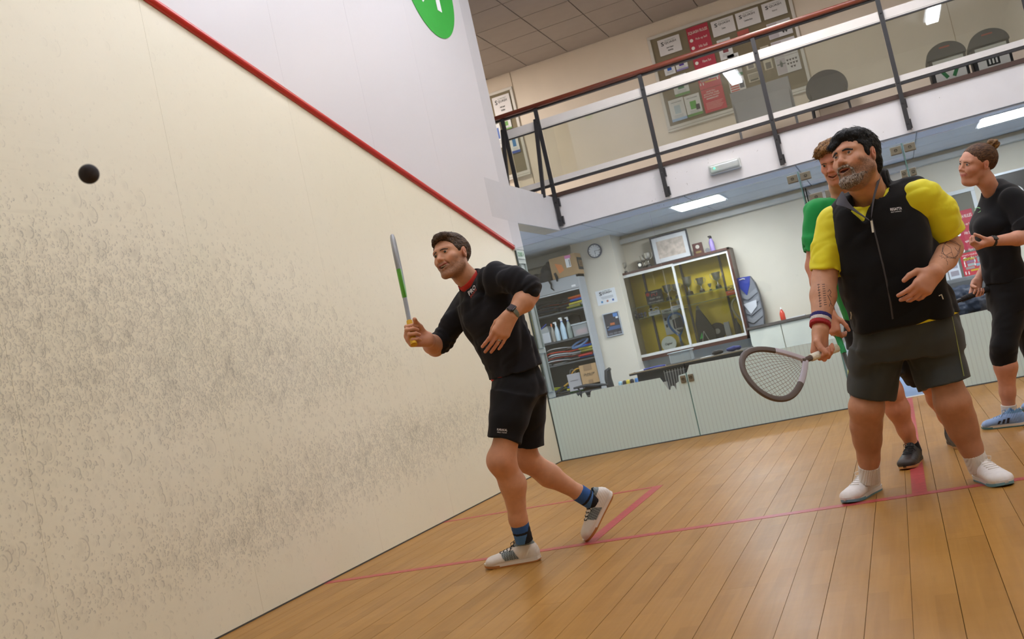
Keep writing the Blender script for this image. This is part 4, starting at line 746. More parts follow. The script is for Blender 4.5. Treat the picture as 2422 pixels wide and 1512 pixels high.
class G:
    def __init__(s): s.p=[]; s.disp=None
    def add(s,f,c,r,k=.012,op='u'): s.p.append((f,np.asarray(c,float),r,k,op)); return s
    def rc(s,a,b,ra,rb=None,k=.012,op='u'):
        a=np.asarray(a,float); b=np.asarray(b,float); rb=ra if rb is None else rb; ba=b-a; L2=max(ba@ba,1e-9)
        def f(P):
            h=np.clip((P-a)@ba/L2,0,1); q=P-a-h[:,None]*ba; return np.sqrt((q*q).sum(1))-(ra+(rb-ra)*h)
        return s.add(f,(a+b)/2,math.sqrt(L2)/2+max(ra,rb),k,op)
    def chain(s,pts,rs,k=.012,op='u'):
        for i in range(len(pts)-1): s.rc(pts[i],pts[i+1],rs[i],rs[i+1],k,op)
        return s
    def el(s,c,r,R=None,k=.012,op='u'):
        c=np.asarray(c,float); r=np.asarray(r,float); R=np.eye(3) if R is None else np.asarray(R)
        def f(P):
            q=(P-c)@R; a=q/r; k0=np.sqrt((a*a).sum(1)); k1=np.sqrt(((a/r)**2).sum(1)); return k0*(k0-1)/np.maximum(k1,1e-6)
        return s.add(f,c,max(r),k,op)
    def loft(s,cs,ra,rb,side,n=2.0,k=.012,op='u',flat=True):
        """cs stations along a nearly straight axis; ra along side vector, rb along the other"""
        cs=np.asarray(cs,float); ax=cs[-1]-cs[0]; L=np.linalg.norm(ax); ax=ax/L; ts=(cs-cs[0])@ax; side=np.asarray(side,float)
        if side.ndim==1: side=np.repeat(side[None],len(cs),0)
        sd=np.array([nrm(v-ax*(v@ax)) for v in side]); ra=np.asarray(ra,float); rb=np.asarray(rb,float)
        tt=np.linspace(0,L,40)
        def sm(y):
            y=np.asarray(y); z=np.interp(tt,ts,y); zz=np.r_[z[0],z[0],z,z[-1],z[-1]]; return np.convolve(zz,[.1,.2,.4,.2,.1],'valid')
        C=np.stack([sm(cs[:,i]) for i in range(3)],1); S=np.stack([sm(sd[:,i]) for i in range(3)],1); S/=np.linalg.norm(S,axis=1)[:,None]; RA=sm(ra);RB=sm(rb)
        def f(P):
            t=(P-cs[0])@ax; tc=np.clip(t,0,L); x=tc/L*39; i=np.minimum(x.astype(int),38); w_=(x-i)[:,None]
            c=C[i]*(1-w_)+C[i+1]*w_; sv=S[i]*(1-w_)+S[i+1]*w_; a=RA[i]*(1-w_[:,0])+RA[i+1]*w_[:,0]; b=RB[i]*(1-w_[:,0])+RB[i+1]*w_[:,0]
            q=P-c; q=q-np.outer(q@ax,ax); u=(q*sv).sum(1); fv=np.cross(ax,sv); v=(q*fv).sum(1)
            rho=(np.abs(u/a)**n+np.abs(v/b)**n)**(1/n); m=np.sqrt(u*u+v*v); dr=np.where(rho>1e-3,m*(1-1/np.maximum(rho,1e-3)),-np.minimum(a,b))
            dz=np.maximum(-t,t-L)
            if flat: return np.where((dr>0)&(dz>0),np.hypot(dr,dz),np.maximum(dr,dz))
            return np.hypot(np.maximum(dr+np.minimum(a,b),0),np.maximum(dz,0))-np.minimum(a,b)
        return s.add(f,(cs[0]+cs[-1])/2,L/2+max(ra.max(),rb.max())*1.2,k,op)
    def plane(s,p,n,k=.003,op='s'):
        """remove what lies on the side n points to"""
        p=np.asarray(p,float); n=nrm(n); return s.add(lambda P:-((P-p)@n),p,99,k,op)
    def ev(s,P,use=None,disp=True):
        d=None
        for i in (range(len(s.p)) if use is None else use):
            f,c,r,k,op=s.p[i]
            if op=='u': v=f(P); d=v if d is None else smin(d,v,k)
            elif d is not None: v=f(P); d=smax(d,-v,k) if op=='s' else smax(d,v,k)
        if d is None: return np.full(len(P),9.)
        if s.disp is not None and disp: d=d+s.disp(P)
        return d
    def hit(s,p,dr,far=.5):
        """march from p along dr to the surface"""
        p=np.asarray(p,float).copy(); dr=nrm(dr); t=0
        for _ in range(80):
            d=s.ev(p[None])[0]
            if d<.0004: break
            p=p+dr*max(d*.7,.0005); t+=d*.7
            if t>far: return None
        return p
    def hits(s,P,dr):
        P=np.asarray(P,float).copy(); dr=nrm(dr)
        for _ in range(30): P=P+dr*np.clip(s.ev(P)*.85,-.01,.06)[:,None]
        return P
    def hitd(s,P,D):
        P=P.copy(); c=P.mean(0); R_=np.linalg.norm(P-c,axis=1).max()+.32; use=[i for i,q in enumerate(s.p) if np.linalg.norm(q[1]-c)<R_+q[2]]
        for _ in range(24): P=P+D*np.clip(s.ev(P,use)*.85,-.01,.06)[:,None]
        return P
    def grads(s,P):
        e=.002; d=[s.ev(P+np.array(o)*e) for o in ((1,0,0),(-1,0,0),(0,1,0),(0,-1,0),(0,0,1),(0,0,-1))]; n=np.stack([d[0]-d[1],d[2]-d[3],d[4]-d[5]],1); return n/np.maximum(np.linalg.norm(n,axis=1),1e-9)[:,None]
    def grad(s,p):
        e=.002; Q=np.repeat(np.asarray(p,float)[None],6,0)+np.array([[e,0,0],[-e,0,0],[0,e,0],[0,-e,0],[0,0,e],[0,0,-e]]); d=s.ev(Q); return nrm([d[0]-d[1],d[2]-d[3],d[4]-d[5]])
    def mesh(s,name,m,h,parent=None,col=None,**kw):
        B=16; us=[q for q in s.p if q[4]=='u' and q[2]<50]
        lo_=np.min([q[1]-q[2] for q in us],0)-3*h; hi_=np.max([q[1]+q[2] for q in us],0)+3*h
        nb=np.ceil((hi_-lo_)/(B*h)).astype(int); bi=np.stack(np.meshgrid(*[np.arange(n) for n in nb],indexing='ij'),-1).reshape(-1,3)
        ctr=lo_+(bi+.5)*B*h; diag=B*h*.87
        # quick reject by bounding spheres, then by distance
        near=np.zeros(len(ctr),bool)
        for q in us: near|=((ctr-q[1])**2).sum(1)<(q[2]+diag+.02)**2
        bi=bi[near]; ctr=ctr[near]; D=np.empty((len(s.p),len(ctr)))
        for i,q in enumerate(s.p):
            if q[2]>50: D[i]=q[0](ctr); continue
            m_=((ctr-q[1])**2).sum(1)<(q[2]+diag*1.3+q[3]+.03)**2; D[i]=9.; D[i][m_]=q[0](ctr[m_])
        d=None
        for i,q in enumerate(s.p):
            if q[4]=='u': d=D[i] if d is None else smin(d,D[i],q[3])
            elif d is not None: d=smax(d,-D[i],q[3]) if q[4]=='s' else smax(d,D[i],q[3])
        act=np.abs(d)<diag*1.4+(.014 if s.disp is not None else .005); bi=bi[act]; D=D[:,act]; NB=nb*B+2
        cg=np.stack(np.meshgrid(*[np.arange(B+1)]*3,indexing='ij'),-1).reshape(-1,3); n1=B+1
        VI=[];VP=[];QD=[]; cidx=lambda I:(I[...,0]*NB[1]+I[...,1])*NB[2]+I[...,2]
        offs=[np.array(o) for o in [(0,0,0),(1,0,0),(0,1,0),(1,1,0),(0,0,1),(1,0,1),(0,1,1),(1,1,1)]]
        edges=[(0,1),(2,3),(4,5),(6,7),(0,2),(1,3),(4,6),(5,7),(0,4),(1,5),(2,6),(3,7)]
        E3=np.eye(3,dtype=int); thr=diag*1.5+.008
        def work(b):
            use=[i for i in range(len(s.p)) if (D[i,b]<thr+s.p[i][3] if s.p[i][4]!='i' else True)]
            if not any(s.p[i][4]=='u' for i in use): return None
            P=lo_+(bi[b]*B+cg)*h; v=s.ev(P,use,False)
            if s.disp is not None:
                if v.min()>.014 or v.max()<-.014: return None
                v=v+s.disp(P)
            v=v.reshape(n1,n1,n1); ins=v<0
            if ins.all() or not ins.any(): return None
            cs=[v[o[0]:o[0]+B,o[1]:o[1]+B,o[2]:o[2]+B] for o in offs]; cnt=sum((c<0).astype(np.int8) for c in cs); mx=(cnt>0)&(cnt<8)
            I=np.argwhere(mx)
            if len(I)==0: return None
            cvv=[c[mx] for c in cs]; acc=np.zeros((len(I),3)); nn=np.zeros(len(I))
            for a,c in edges:
                x=(cvv[a]<0)!=(cvv[c]<0); t=np.where(x,cvv[a]/np.where(x,cvv[a]-cvv[c],1),0); acc+=x[:,None]*(offs[a]+t[:,None]*(offs[c]-offs[a])); nn+=x
            q_=[]
            for ax in range(3):
                o=E3[ax]; va=ins[:B,:B,:B]; vb=ins[o[0]:o[0]+B,o[1]:o[1]+B,o[2]:o[2]+B]
                J=np.argwhere(va!=vb)
                if len(J)==0: continue
                fl=va[tuple(J.T)]; e1=E3[(ax+1)%3]; e2=E3[(ax+2)%3]; gg=J+bi[b]*B
                q=np.stack([gg,gg-e1,gg-e1-e2,gg-e2],1); q[~fl]=q[~fl][:,::-1]; q_.append(cidx(q))
            return cidx(I+bi[b]*B), lo_+(bi[b]*B+I+acc/nn[:,None])*h, q_
        with ThreadPoolExecutor(4) as ex:
            for r_ in ex.map(work,range(len(bi))):
                if r_: VI.append(r_[0]); VP.append(r_[1]); QD+=r_[2]
        VI=np.concatenate(VI); VP=np.concatenate(VP); QD=np.concatenate(QD)
        o=np.argsort(VI); VI=VI[o]; VP=VP[o]; ix=np.searchsorted(VI,QD); ix=np.minimum(ix,len(VI)-1); ok=(VI[ix]==QD).all(1); F=ix[ok]
        # one relaxation pass, then back to the surface
        me=bpy.data.meshes.new(name); nf=len(F); me.vertices.add(len(VP)); me.vertices.foreach_set('co',VP.astype('f').ravel()); me.loops.add(nf*4); me.loops.foreach_set('vertex_index',F.astype('i').ravel())
        me.polygons.add(nf); me.polygons.foreach_set('loop_start',np.arange(0,nf*4,4,dtype='i')); me.update(calc_edges=True); me.shade_smooth()
        if col is not None:
            c=col(VP); at=me.color_attributes.new('skincol','FLOAT_COLOR','POINT'); at.data.foreach_set('color',np.c_[c,np.ones(len(c))].astype('f').ravel())
        return link(name,me,m,parent,**kw)
class HFrame:
    def __init__(s,R,c,k): s.R=np.array(R); s.c=np.array(c); s.k=k
    def p(s,*v): return s.c+s.R@(np.array(v)*s.k)
    def v(s,*v): return s.R@np.array(v)
    def loc(s,P): return ((P-s.c)@s.R)/s.k
def rotv(v,ax,a): ax=nrm(ax); return v*math.cos(a)+np.cross(ax,v)*math.sin(a)+ax*(ax@v)*(1-math.cos(a))
def add_head(g,H,smile=.5,open_=.3,fat=0,fem=0,nose=1.0,brow=1.0):
    k=H.k; E=lambda c,r,kk=.012,op='u',R=None: g.el(H.p(*c),np.array(r)*k,H.R if R is None else H.R@R,kk*k,op)
    Cp=lambda a,b,ra,rb=None,kk=.01,op='u': g.rc(H.p(*a),H.p(*b),ra*k,(ra if rb is None else rb)*k,kk*k,op)
    E((0,-.018,.040),(.074,.094,.078)); E((0,.012,.022),(.070,.078,.070),.02); E((0,.022,-.035+.004*fem),(.056+.006*fat-.009*fem,.062-.002*fem,.068-.008*fem),.03)
    for s in (-1,1):
        Cp((s*(.050+.006*fat-.006*fem),.002,-.050),(s*(.020-.006*fem),.062-.002*fem,-.092+.004*fem),.018+.007*fat-.006*fem,.016-.005*fem,.03)      # jaw
        E((s*.040,.056,-.018),(.022+.004*fat+.003*fem,.024+.002*fem,.022+.003*fem),.02)                             # cheekbone
        Cp((s*.026,.071,-.034+.004*smile),(s*(.036),.062,-.050),.012+.004*smile+.004*fat,.010,.014)   # smiling cheek
        Cp((s*.012,.085,.030),(s*.044,.068,.030),.0095*brow,.009,.016)                   # brow
    E((0,.072-.003*fem,-.094+.005*fem),(.021-.006*fem,.018-.003*fem,.015-.002*fem),.018)                                              # chin
    if fat: E((0,.035,-.098),(.045,.04,.024+.01*fat),.03)
    E((0,.074,-.052),(.028,.018,.026),.018)                                              # muzzle
    for s in (-1,1): E((s*.031,.092,.011),(.0165,.012,.0115),.014,'s')                   # sockets
    Cp((0,.080,.018),(0,.098,-.012),.0075*nose,.0088*nose,.012); E((0,.101,-.020),(.0115*nose,.0125,.0098*nose),.008)
    for s in (-1,1): E((s*.0125*nose,.090,-.0235),(.0075*nose,.0105,.0072),.006); E((s*.0072*nose,.0985,-.0300),(.0036,.0055,.0030),.003,'s')
    for s in (-1,1):                                                                     # lids round the eyeballs
        E((s*.031,.0735,.0115),(.0142,.0128,.0118),.004); E((s*.031,.0865,.0112),(.0128,.0085,.0035 if smile>.7 else .0041),.001,'s')
        Cp((s*.020,.083,.0205),(s*.043,.074,.0195),.0034,.003,.006)
    zc=-.052; w_=.0255+.0055*smile; up=.007*smile
    for s in (-1,1):
        Cp((0,.0925,zc+.0035),(s*w_*.6,.087,zc+.004+up*.4),.0042,.004,.004); Cp((s*w_*.6,.087,zc+.004+up*.4),(s*w_,.0775,zc+up),.004,.0022,.004)
        Cp((0,.0900,zc-.0075-.0125*open_),(s*w_*.6,.0850,zc-.0050-.0095*open_+up*.4),.0052,.0045,.004); Cp((s*w_*.6,.0850,zc-.0050-.0095*open_+up*.4),(s*w_,.0775,zc+up),.0045,.0022,.004)
    if open_>0:
        hgt=.0022+.0068*open_
        for s in (-1,1):
            for y_ in (.0905,.080): Cp((0,y_,zc-.0035-.0045*open_),(s*w_*.60,y_-.0055,zc-.0015-.0025*open_+up*.5),hgt,hgt*.72,.0012,'s'); Cp((s*w_*.58,y_-.0055,zc-.0015-.0025*open_+up*.5),(s*w_*.9,y_-.012,zc+up*.85),hgt*.7,.0014,.0012,'s')
    if smile>.4:
        for s in (-1,1): Cp((s*.020,.0905,-.030),(s*.0335,.0775,-.050),.0022,.0025,.006,'s')
    for s in (-1,1):                                                                     # ears
        R=np.array(Matrix.Rotation(s*math.radians(-22),3,'Z')@Matrix.Rotation(math.radians(12),3,'X'))
        E((s*.075,-.012,.004),(.0075,.018,.031),.006,'u',R); E((s*.0865,-.008,.006),(.0095,.0120,.020),.003,'s',R); E((s*.080,-.002,-.006),(.004,.005,.006),.003,'u',R); E((s*.0795,-.012,.008),(.003,.005,.010),.003,'u',R)
def hairline(h,H,ys,zs,seed=1,rag=.004,k=.004):
    ys=np.array(ys);zs=np.array(zs)
    def f(P):
        q=H.loc(P); return (q[:,2]-np.interp(q[:,1],ys,zs)+rag*vn(q,np.array([160,160,30]),seed))*.6*H.k
    h.add(f,H.c,99,k,'s')
def add_eyes(H,par,iris='5a4a3a',gaze=(0,1,0),white='c4b8ae'):
    for s in (-1,1):
        c=H.p(s*.031,.0735,.0115); e=MB().sphere(c,.0122*H.k,3).build('eye',mat('eyewhite',white,.15,vary=.02),par,smooth='full')
        gd=nrm(H.v(*gaze)); q=Vector(gd).to_track_quat('Z','Y').to_matrix().to_4x4(); q.translation=Vector(c)+Vector(gd)*.0106*H.k
        MB().lathe((0,0,0),[(0,.0020),(.0034,.0019),(.0066,.0003),(.0068,-.001)],18).build('iris',mat('iris'+iris,iris,.1),e).data.transform(q)
        MB().lathe((0,0,0),[(0,.0023),(.0030,.0021),(.0031,.0008)],14).build('pupil',mat('pupil','0c0a09',.1),e).data.transform(q)
def add_teeth(H,par,z=-.052,smile=1,w_=.021):
    b=MB()
    for i in range(-4,5):
        x=i*w_/4.6; y=.0820-x*x*18; M=Matrix.Translation(H.p(x,y,z+.0002+.004*smile*abs(x)/w_))@Matrix(np.array(H.R)@np.array(Matrix.Rotation(-x*26,3,'Z'))).to_4x4(); b.obox(M,(.0047*H.k,.004,.0088*H.k),.001)
    b.build('teeth',mat('teeth','e4d8bc',.25),par)
def brows(H,par,m,g,th=.0035,arch=.004):
    for s in (-1,1):
        pts=[]
        for t in np.linspace(0,1,9):
            x=s*(.012+.036*t); z=.0225+arch*math.sin(PI*min(1,t*1.2))-.003*t; p=H.p(x,.12,z); pts.append(p)
        P=g.hitd(np.array(pts),np.repeat(H.v(0,-1,0)[None],len(pts),0)); P=P+H.v(0,1,0)*.0008
        MB().tube(P,[th*(.55+.75*math.sin(PI*min(.85,max(.15,t)))) for t in np.linspace(0,1,9)],8,flat=.45,up=H.v(0,0,1)).build('eyebrow',m,par)
def hand(g,W,F,T,left,curls,k=1.0,spread=.12,thumb=None,kk=.0018,fat=1.0,palm_only=False):
    """W wrist, F finger direction, T towards the thumb side; returns finger joint lists"""
    F=nrm(F); T=np.asarray(T,float); T=nrm(T-F*(T@F)); N=np.cross(F,T)*( -1 if left else 1)   # N = back of the hand
    J=[]; kn=[(.029,.090),(.0095,.094),(-.0105,.089),(-.030,.079)]; ln=[(.044,.026,.021),(.049,.030,.022),(.045,.028,.021),(.035,.021,.019)]; rr=[.0094,.0095,.0090,.0080]
    for i in range(4):
        base=W+T*(kn[i][0]*.55)*k; K=W+(F*kn[i][1]+T*kn[i][0]+N*(.004-.0015*abs(i-1)))*k
        g.rc(base,K,.0155*k*fat,.0125*k*fat,.018)
        if i<3: g.rc(base-N*.010*k,K-N*.008*k-F*.01*k,.013*k*fat,.011*k*fat,.016)
        d=nrm(F+T*spread*(1.2-i)*.9); p=K; L_=[p]; ax=np.cross(d,-N); c=curls[i] if hasattr(curls[i],'__len__') else (curls[i],curls[i]*1.1,curls[i]*.7); tot=0
        for j in range(3):
            tot+=math.radians(c[j]); dd=rotv(d,ax,tot); q=p+dd*ln[i][j]*k; r0=rr[i]*k*fat*(1,.93,.86)[j]; g.rc(p,q,r0*(1.04 if j==0 else 1),r0*.92,.010 if j==0 else kk); 
            if j>0: g.el(p-(-N)*.0,[r0*1.03]*3,None,kk)
            p=q; L_.append(p)
        J.append(L_)
    th=thumb or [(.62,.68,-.30),(.85,.35,-.30),(.93,.15,-.32)]
    p=W+(F*.018+T*.020-N*.006)*k; L_=[p]
    for (a,b,c_),l,r0,r1 in zip(th,(.044,.034,.028),(.0165,.0122,.0108),(.0125,.0112,.0090)):
        d=nrm(F*a+T*b+N*c_); q=p+d*l*k; g.rc(p,q,r0*k*fat,r1*k*fat,.016 if r0>.014 else .004); p=q; L_.append(p)
    J.append(L_); return J,N
def skin_col(base,spots,noise=.06,seed=1):
    """spots: (centre, radius, colour, strength)"""
    b=np.array(lin(base)[:3]); sp=[(np.asarray(c,float),r,np.array(lin(cc)[:3]),st) for c,r,cc,st in spots]
    def f(P):
        c=np.repeat(b[None],len(P),0)*(1+noise*vn(P,35,seed)+noise*.6*vn(P,110,seed+1))[:,None]
        for q,r,cc,st in sp:
            w_=st*np.exp(-((P-q)**2).sum(1)/(r*r)); c=c*(1-w_[:,None])+cc*w_[:,None]
        return np.clip(c,0,1)
    return f
def face_tint(H,cols,f0,lip='b3655c',stub=None,stubk=.0,red='c4705a',redk=.35):
    """adds lips, cheeks, ears, stubble to a colour function"""
    lipc=np.array(lin(lip)[:3]); rc_=np.array(lin(red)[:3])
    def f(P):
        c=f0(P); q=H.loc(P); x,y,z=q.T; near=(np.abs(x)<.11)&(np.abs(z)<.16)&(np.abs(y)<.13)
        def mixin(cc,w_): 
            nonlocal c; c=c*(1-w_[:,None])+cc*w_[:,None]
        g=lambda cx,cy,cz,r: np.exp(-((np.abs(x)-cx)**2+(y-cy)**2+(z-cz)**2)/(r*r))*near
        mixin(rc_,np.clip(redk*g(.040,.06,-.022,.022)+redk*.9*g(0,.105,-.02,.014)+redk*1.2*g(.080,-.01,0,.03)+redk*.4*g(.02,.08,.06,.03),0,.9))
        if stub:
            sc=np.array(lin(stub)[:3]); m=np.clip((-.030-z)/.018,0,1)*np.clip((z+.15)/.03,0,1)*np.clip((y+.02)/.025,0,1)*np.clip((.018+np.abs(x)*1.0-.0-np.where(z>-.042,.012,0))/.02,0,1)
            m=np.maximum(m,np.clip((-.030-z)/.006,0,1)*np.clip((z+.052)/.01,0,1)*np.clip((.030-np.abs(x))/.008,0,1)*(y>.06))
            m=np.maximum(m,np.clip((np.abs(x)-.055)/.01,0,1)*np.clip((-.004-z)/.02,0,1)*np.clip((z+.12)/.03,0,1)*np.clip((y+.012)/.012,0,1))
            m=m*near*(.75+.35*vn(P,320,5)); mixin(sc,np.clip(m*stubk,0,.95))
        l=near*(y>.072)*np.exp(-((z+.053-.006*(np.abs(x)/.028)**2)/.0085)**4)*np.clip((.031-np.abs(x))/.005,0,1); mixin(lipc,.75*np.clip(l,0,1))
        mouth=near*(y<.086)*(y>.06)*(np.abs(z+.054)<.010)*(np.abs(x)<.022); mixin(np.array(lin('5a2420')[:3]),.0*mouth)
        return np.clip(c,0,1)
    return f
SKIN=mat('skin',rough=.48,attr='skincol',vary=.05,vscale=40,bump=.09,bscale=600,spec=.4)
SKIN.node_tree.nodes['Principled BSDF'].inputs['Subsurface Weight'].default_value=.08; SKIN.node_tree.nodes['Principled BSDF'].inputs['Subsurface Radius'].default_value=(.012,.005,.003)
def strands(H,cols,seed,flow=(260,30,60),bump=.6,gray=None,gk=.5):
    m=bpy.data.materials.new('hair_fibres%d'%seed); m.use_nodes=True; nt=m.node_tree; N=nt.nodes; L=nt.links; b=N['Principled BSDF']; b.inputs['Roughness'].default_value=.6; b.inputs['Specular IOR Level'].default_value=.25
    tc=N.new('ShaderNodeTexCoord'); mr=N.new('ShaderNodeMapping'); mr.vector_type='POINT'; mr.inputs['Rotation'].default_value=Matrix(np.array(H.R).T.tolist()).to_euler('XYZ'); L.new(tc.outputs['Object'],mr.inputs[0])
    mp=N.new('ShaderNodeMapping'); mp.inputs['Scale'].default_value=flow; L.new(mr.outputs[0],mp.inputs[0])
    n=N.new('ShaderNodeTexNoise'); n.inputs['Scale'].default_value=1; n.inputs['Detail'].default_value=5; n.inputs['Distortion'].default_value=.5; L.new(mp.outputs[0],n.inputs['Vector'])
    r=N.new('ShaderNodeValToRGB'); e=r.color_ramp.elements; e[0].color=lin(cols[0]); e[0].position=.36; e[1].color=lin(cols[1]); e[1].position=.68
    if gray: x=e.new(.60); x.color=lin(cols[0]); x=e.new(.60+.12*(1-gk)); x.color=lin(gray); e[-1].color=lin(gray)
    L.new(n.outputs['Fac'],r.inputs[0]); L.new(r.outputs[0],b.inputs['Base Color'])
    bp=N.new('ShaderNodeBump'); bp.inputs['Strength'].default_value=bump; bp.inputs['Distance'].default_value=.004; L.new(n.outputs['Fac'],bp.inputs['Height']); L.new(bp.outputs[0],b.inputs['Normal'])
    return m
def strip(b,P,w_,n):
    vs=[]; P=np.array(P); d=nrm(P[-1]-P[0]); x=nrm(np.cross(d,n))
    for p,k in zip(P,(1,1,.7,.08)): vs.append([b.bm.verts.new(p-x*w_*k*.5),b.bm.verts.new(p+n*w_*k*.4),b.bm.verts.new(p+x*w_*k*.5)])
    for i in range(3):
        for j in range(2): b.bm.faces.new((vs[i][j],vs[i][j+1],vs[i+1][j+1],vs[i+1][j]))
def tufts(H,par,m,spots,g,th=.0016,seed=1,sprd=.35,lift=.25):
    """loose locks of hair rooted on the hair surface: (centre, flow direction, count, length, radius)"""
    r=np.random.RandomState(seed); b=MB()
    for c,d,cnt,ln,rad in spots:
        C=np.array(c)+r.uniform(-1,1,(cnt,3))*rad; W_=np.array([H.p(*q) for q in C]); D=H.c-W_; D/=np.linalg.norm(D,axis=1)[:,None]; W_=g.hitd(W_-D*.03,D)
        for p,nn in zip(W_,g.grads(W_)):
            dd=H.v(*nrm(d))+r.uniform(-1,1,3)*sprd; dd=nrm(dd-nn*(dd@nn)); ll=ln*r.uniform(.6,1.2)*H.k; bend=r.uniform(-1,1,3)*.15
            P=[p-nn*.001+dd*ll*t+nn*ll*lift*t+(bend-nn*lift*.9)*ll*t*t for t in (0,.33,.66,1)]; strip(b,P,th*1.5,nn)
    return b.build('loose_hair',m,par,kind='stuff')
def hair_col(c1,c2,H,f=(260,40,260),seed=3,gray=None,gk=0):
    a=np.array(lin(c1)[:3]); b=np.array(lin(c2)[:3])
    def fn(P):
        q=H.loc(P); t=np.clip(.5+.6*vn(q,np.array(f),seed)+.35*vn(q,np.array(f)*2.1,seed+1),0,1)[:,None]; c=a*(1-t)+b*t
        if gray: 
            gg=np.array(lin(gray)[:3]); s_=np.clip(gk*(vn(q,np.array(f)*1.3,seed+4)+.25+np.clip((np.abs(q[:,0])-.05)*14,0,.6)*np.clip((.07-q[:,2])*12,0,1)),0,.8)[:,None]; c=c*(1-s_)+gg*s_
        return c
    return fn
def camhits(g,P,out=0,back=.25):
    P=np.asarray(P,float); D=P-A(*cam_ob.matrix_world.translation); D/=np.linalg.norm(D,axis=1)[:,None]; return g.hitd(P-D*back,D)-D*out
def mapped_text(g,txt,c,u,v,w_,h_,m,par,name='lettering',out=.0012,bold=.01,shear=0,cam=False):
    """lettering laid on a curved garment: c centre (off the surface), u right, v up"""
    me=text_mesh(txt,1,bold,0,shear); co=np.zeros(len(me.vertices)*3); me.vertices.foreach_get('co',co); co=co.reshape(-1,3); u=nrm(u); v=nrm(v); n=np.cross(u,v)
    X=(co[:,0]-(co[:,0].max()+co[:,0].min())/2)/np.ptp(co[:,0])*w_; Y=(co[:,1]-(co[:,1].max()+co[:,1].min())/2)/np.ptp(co[:,1])*h_
    P=np.asarray(c)+X[:,None]*u+Y[:,None]*v; P=(g.hits(P,-n)+n*out) if not cam else camhits(g,P,out); me.vertices.foreach_set('co',P.ravel().astype('f')); me.update(); return link(name,me,m,par)
def strokes(g,lines,c,u,v,m,par,name='tattoo',r=.0011,out=.0003):
    b=MB(); u=nrm(u); v=nrm(v); n=np.cross(u,v)
    for L_ in lines:
        P=[]; L_=[np.array(q,float) for q in L_]
        for a,bb in zip(L_,L_[1:]):
            k=max(1,int(np.linalg.norm(bb-a)/.006)); P+= [a+(bb-a)*i/k for i in range(k)]
        P.append(L_[-1]); P=np.array(P); W_=np.asarray(c)+P[:,:1]*u+P[:,1:]*v; W_=camhits(g,W_,out)
        b.tube(W_,r,5,flat=.5)
    return b.build(name,m,par)
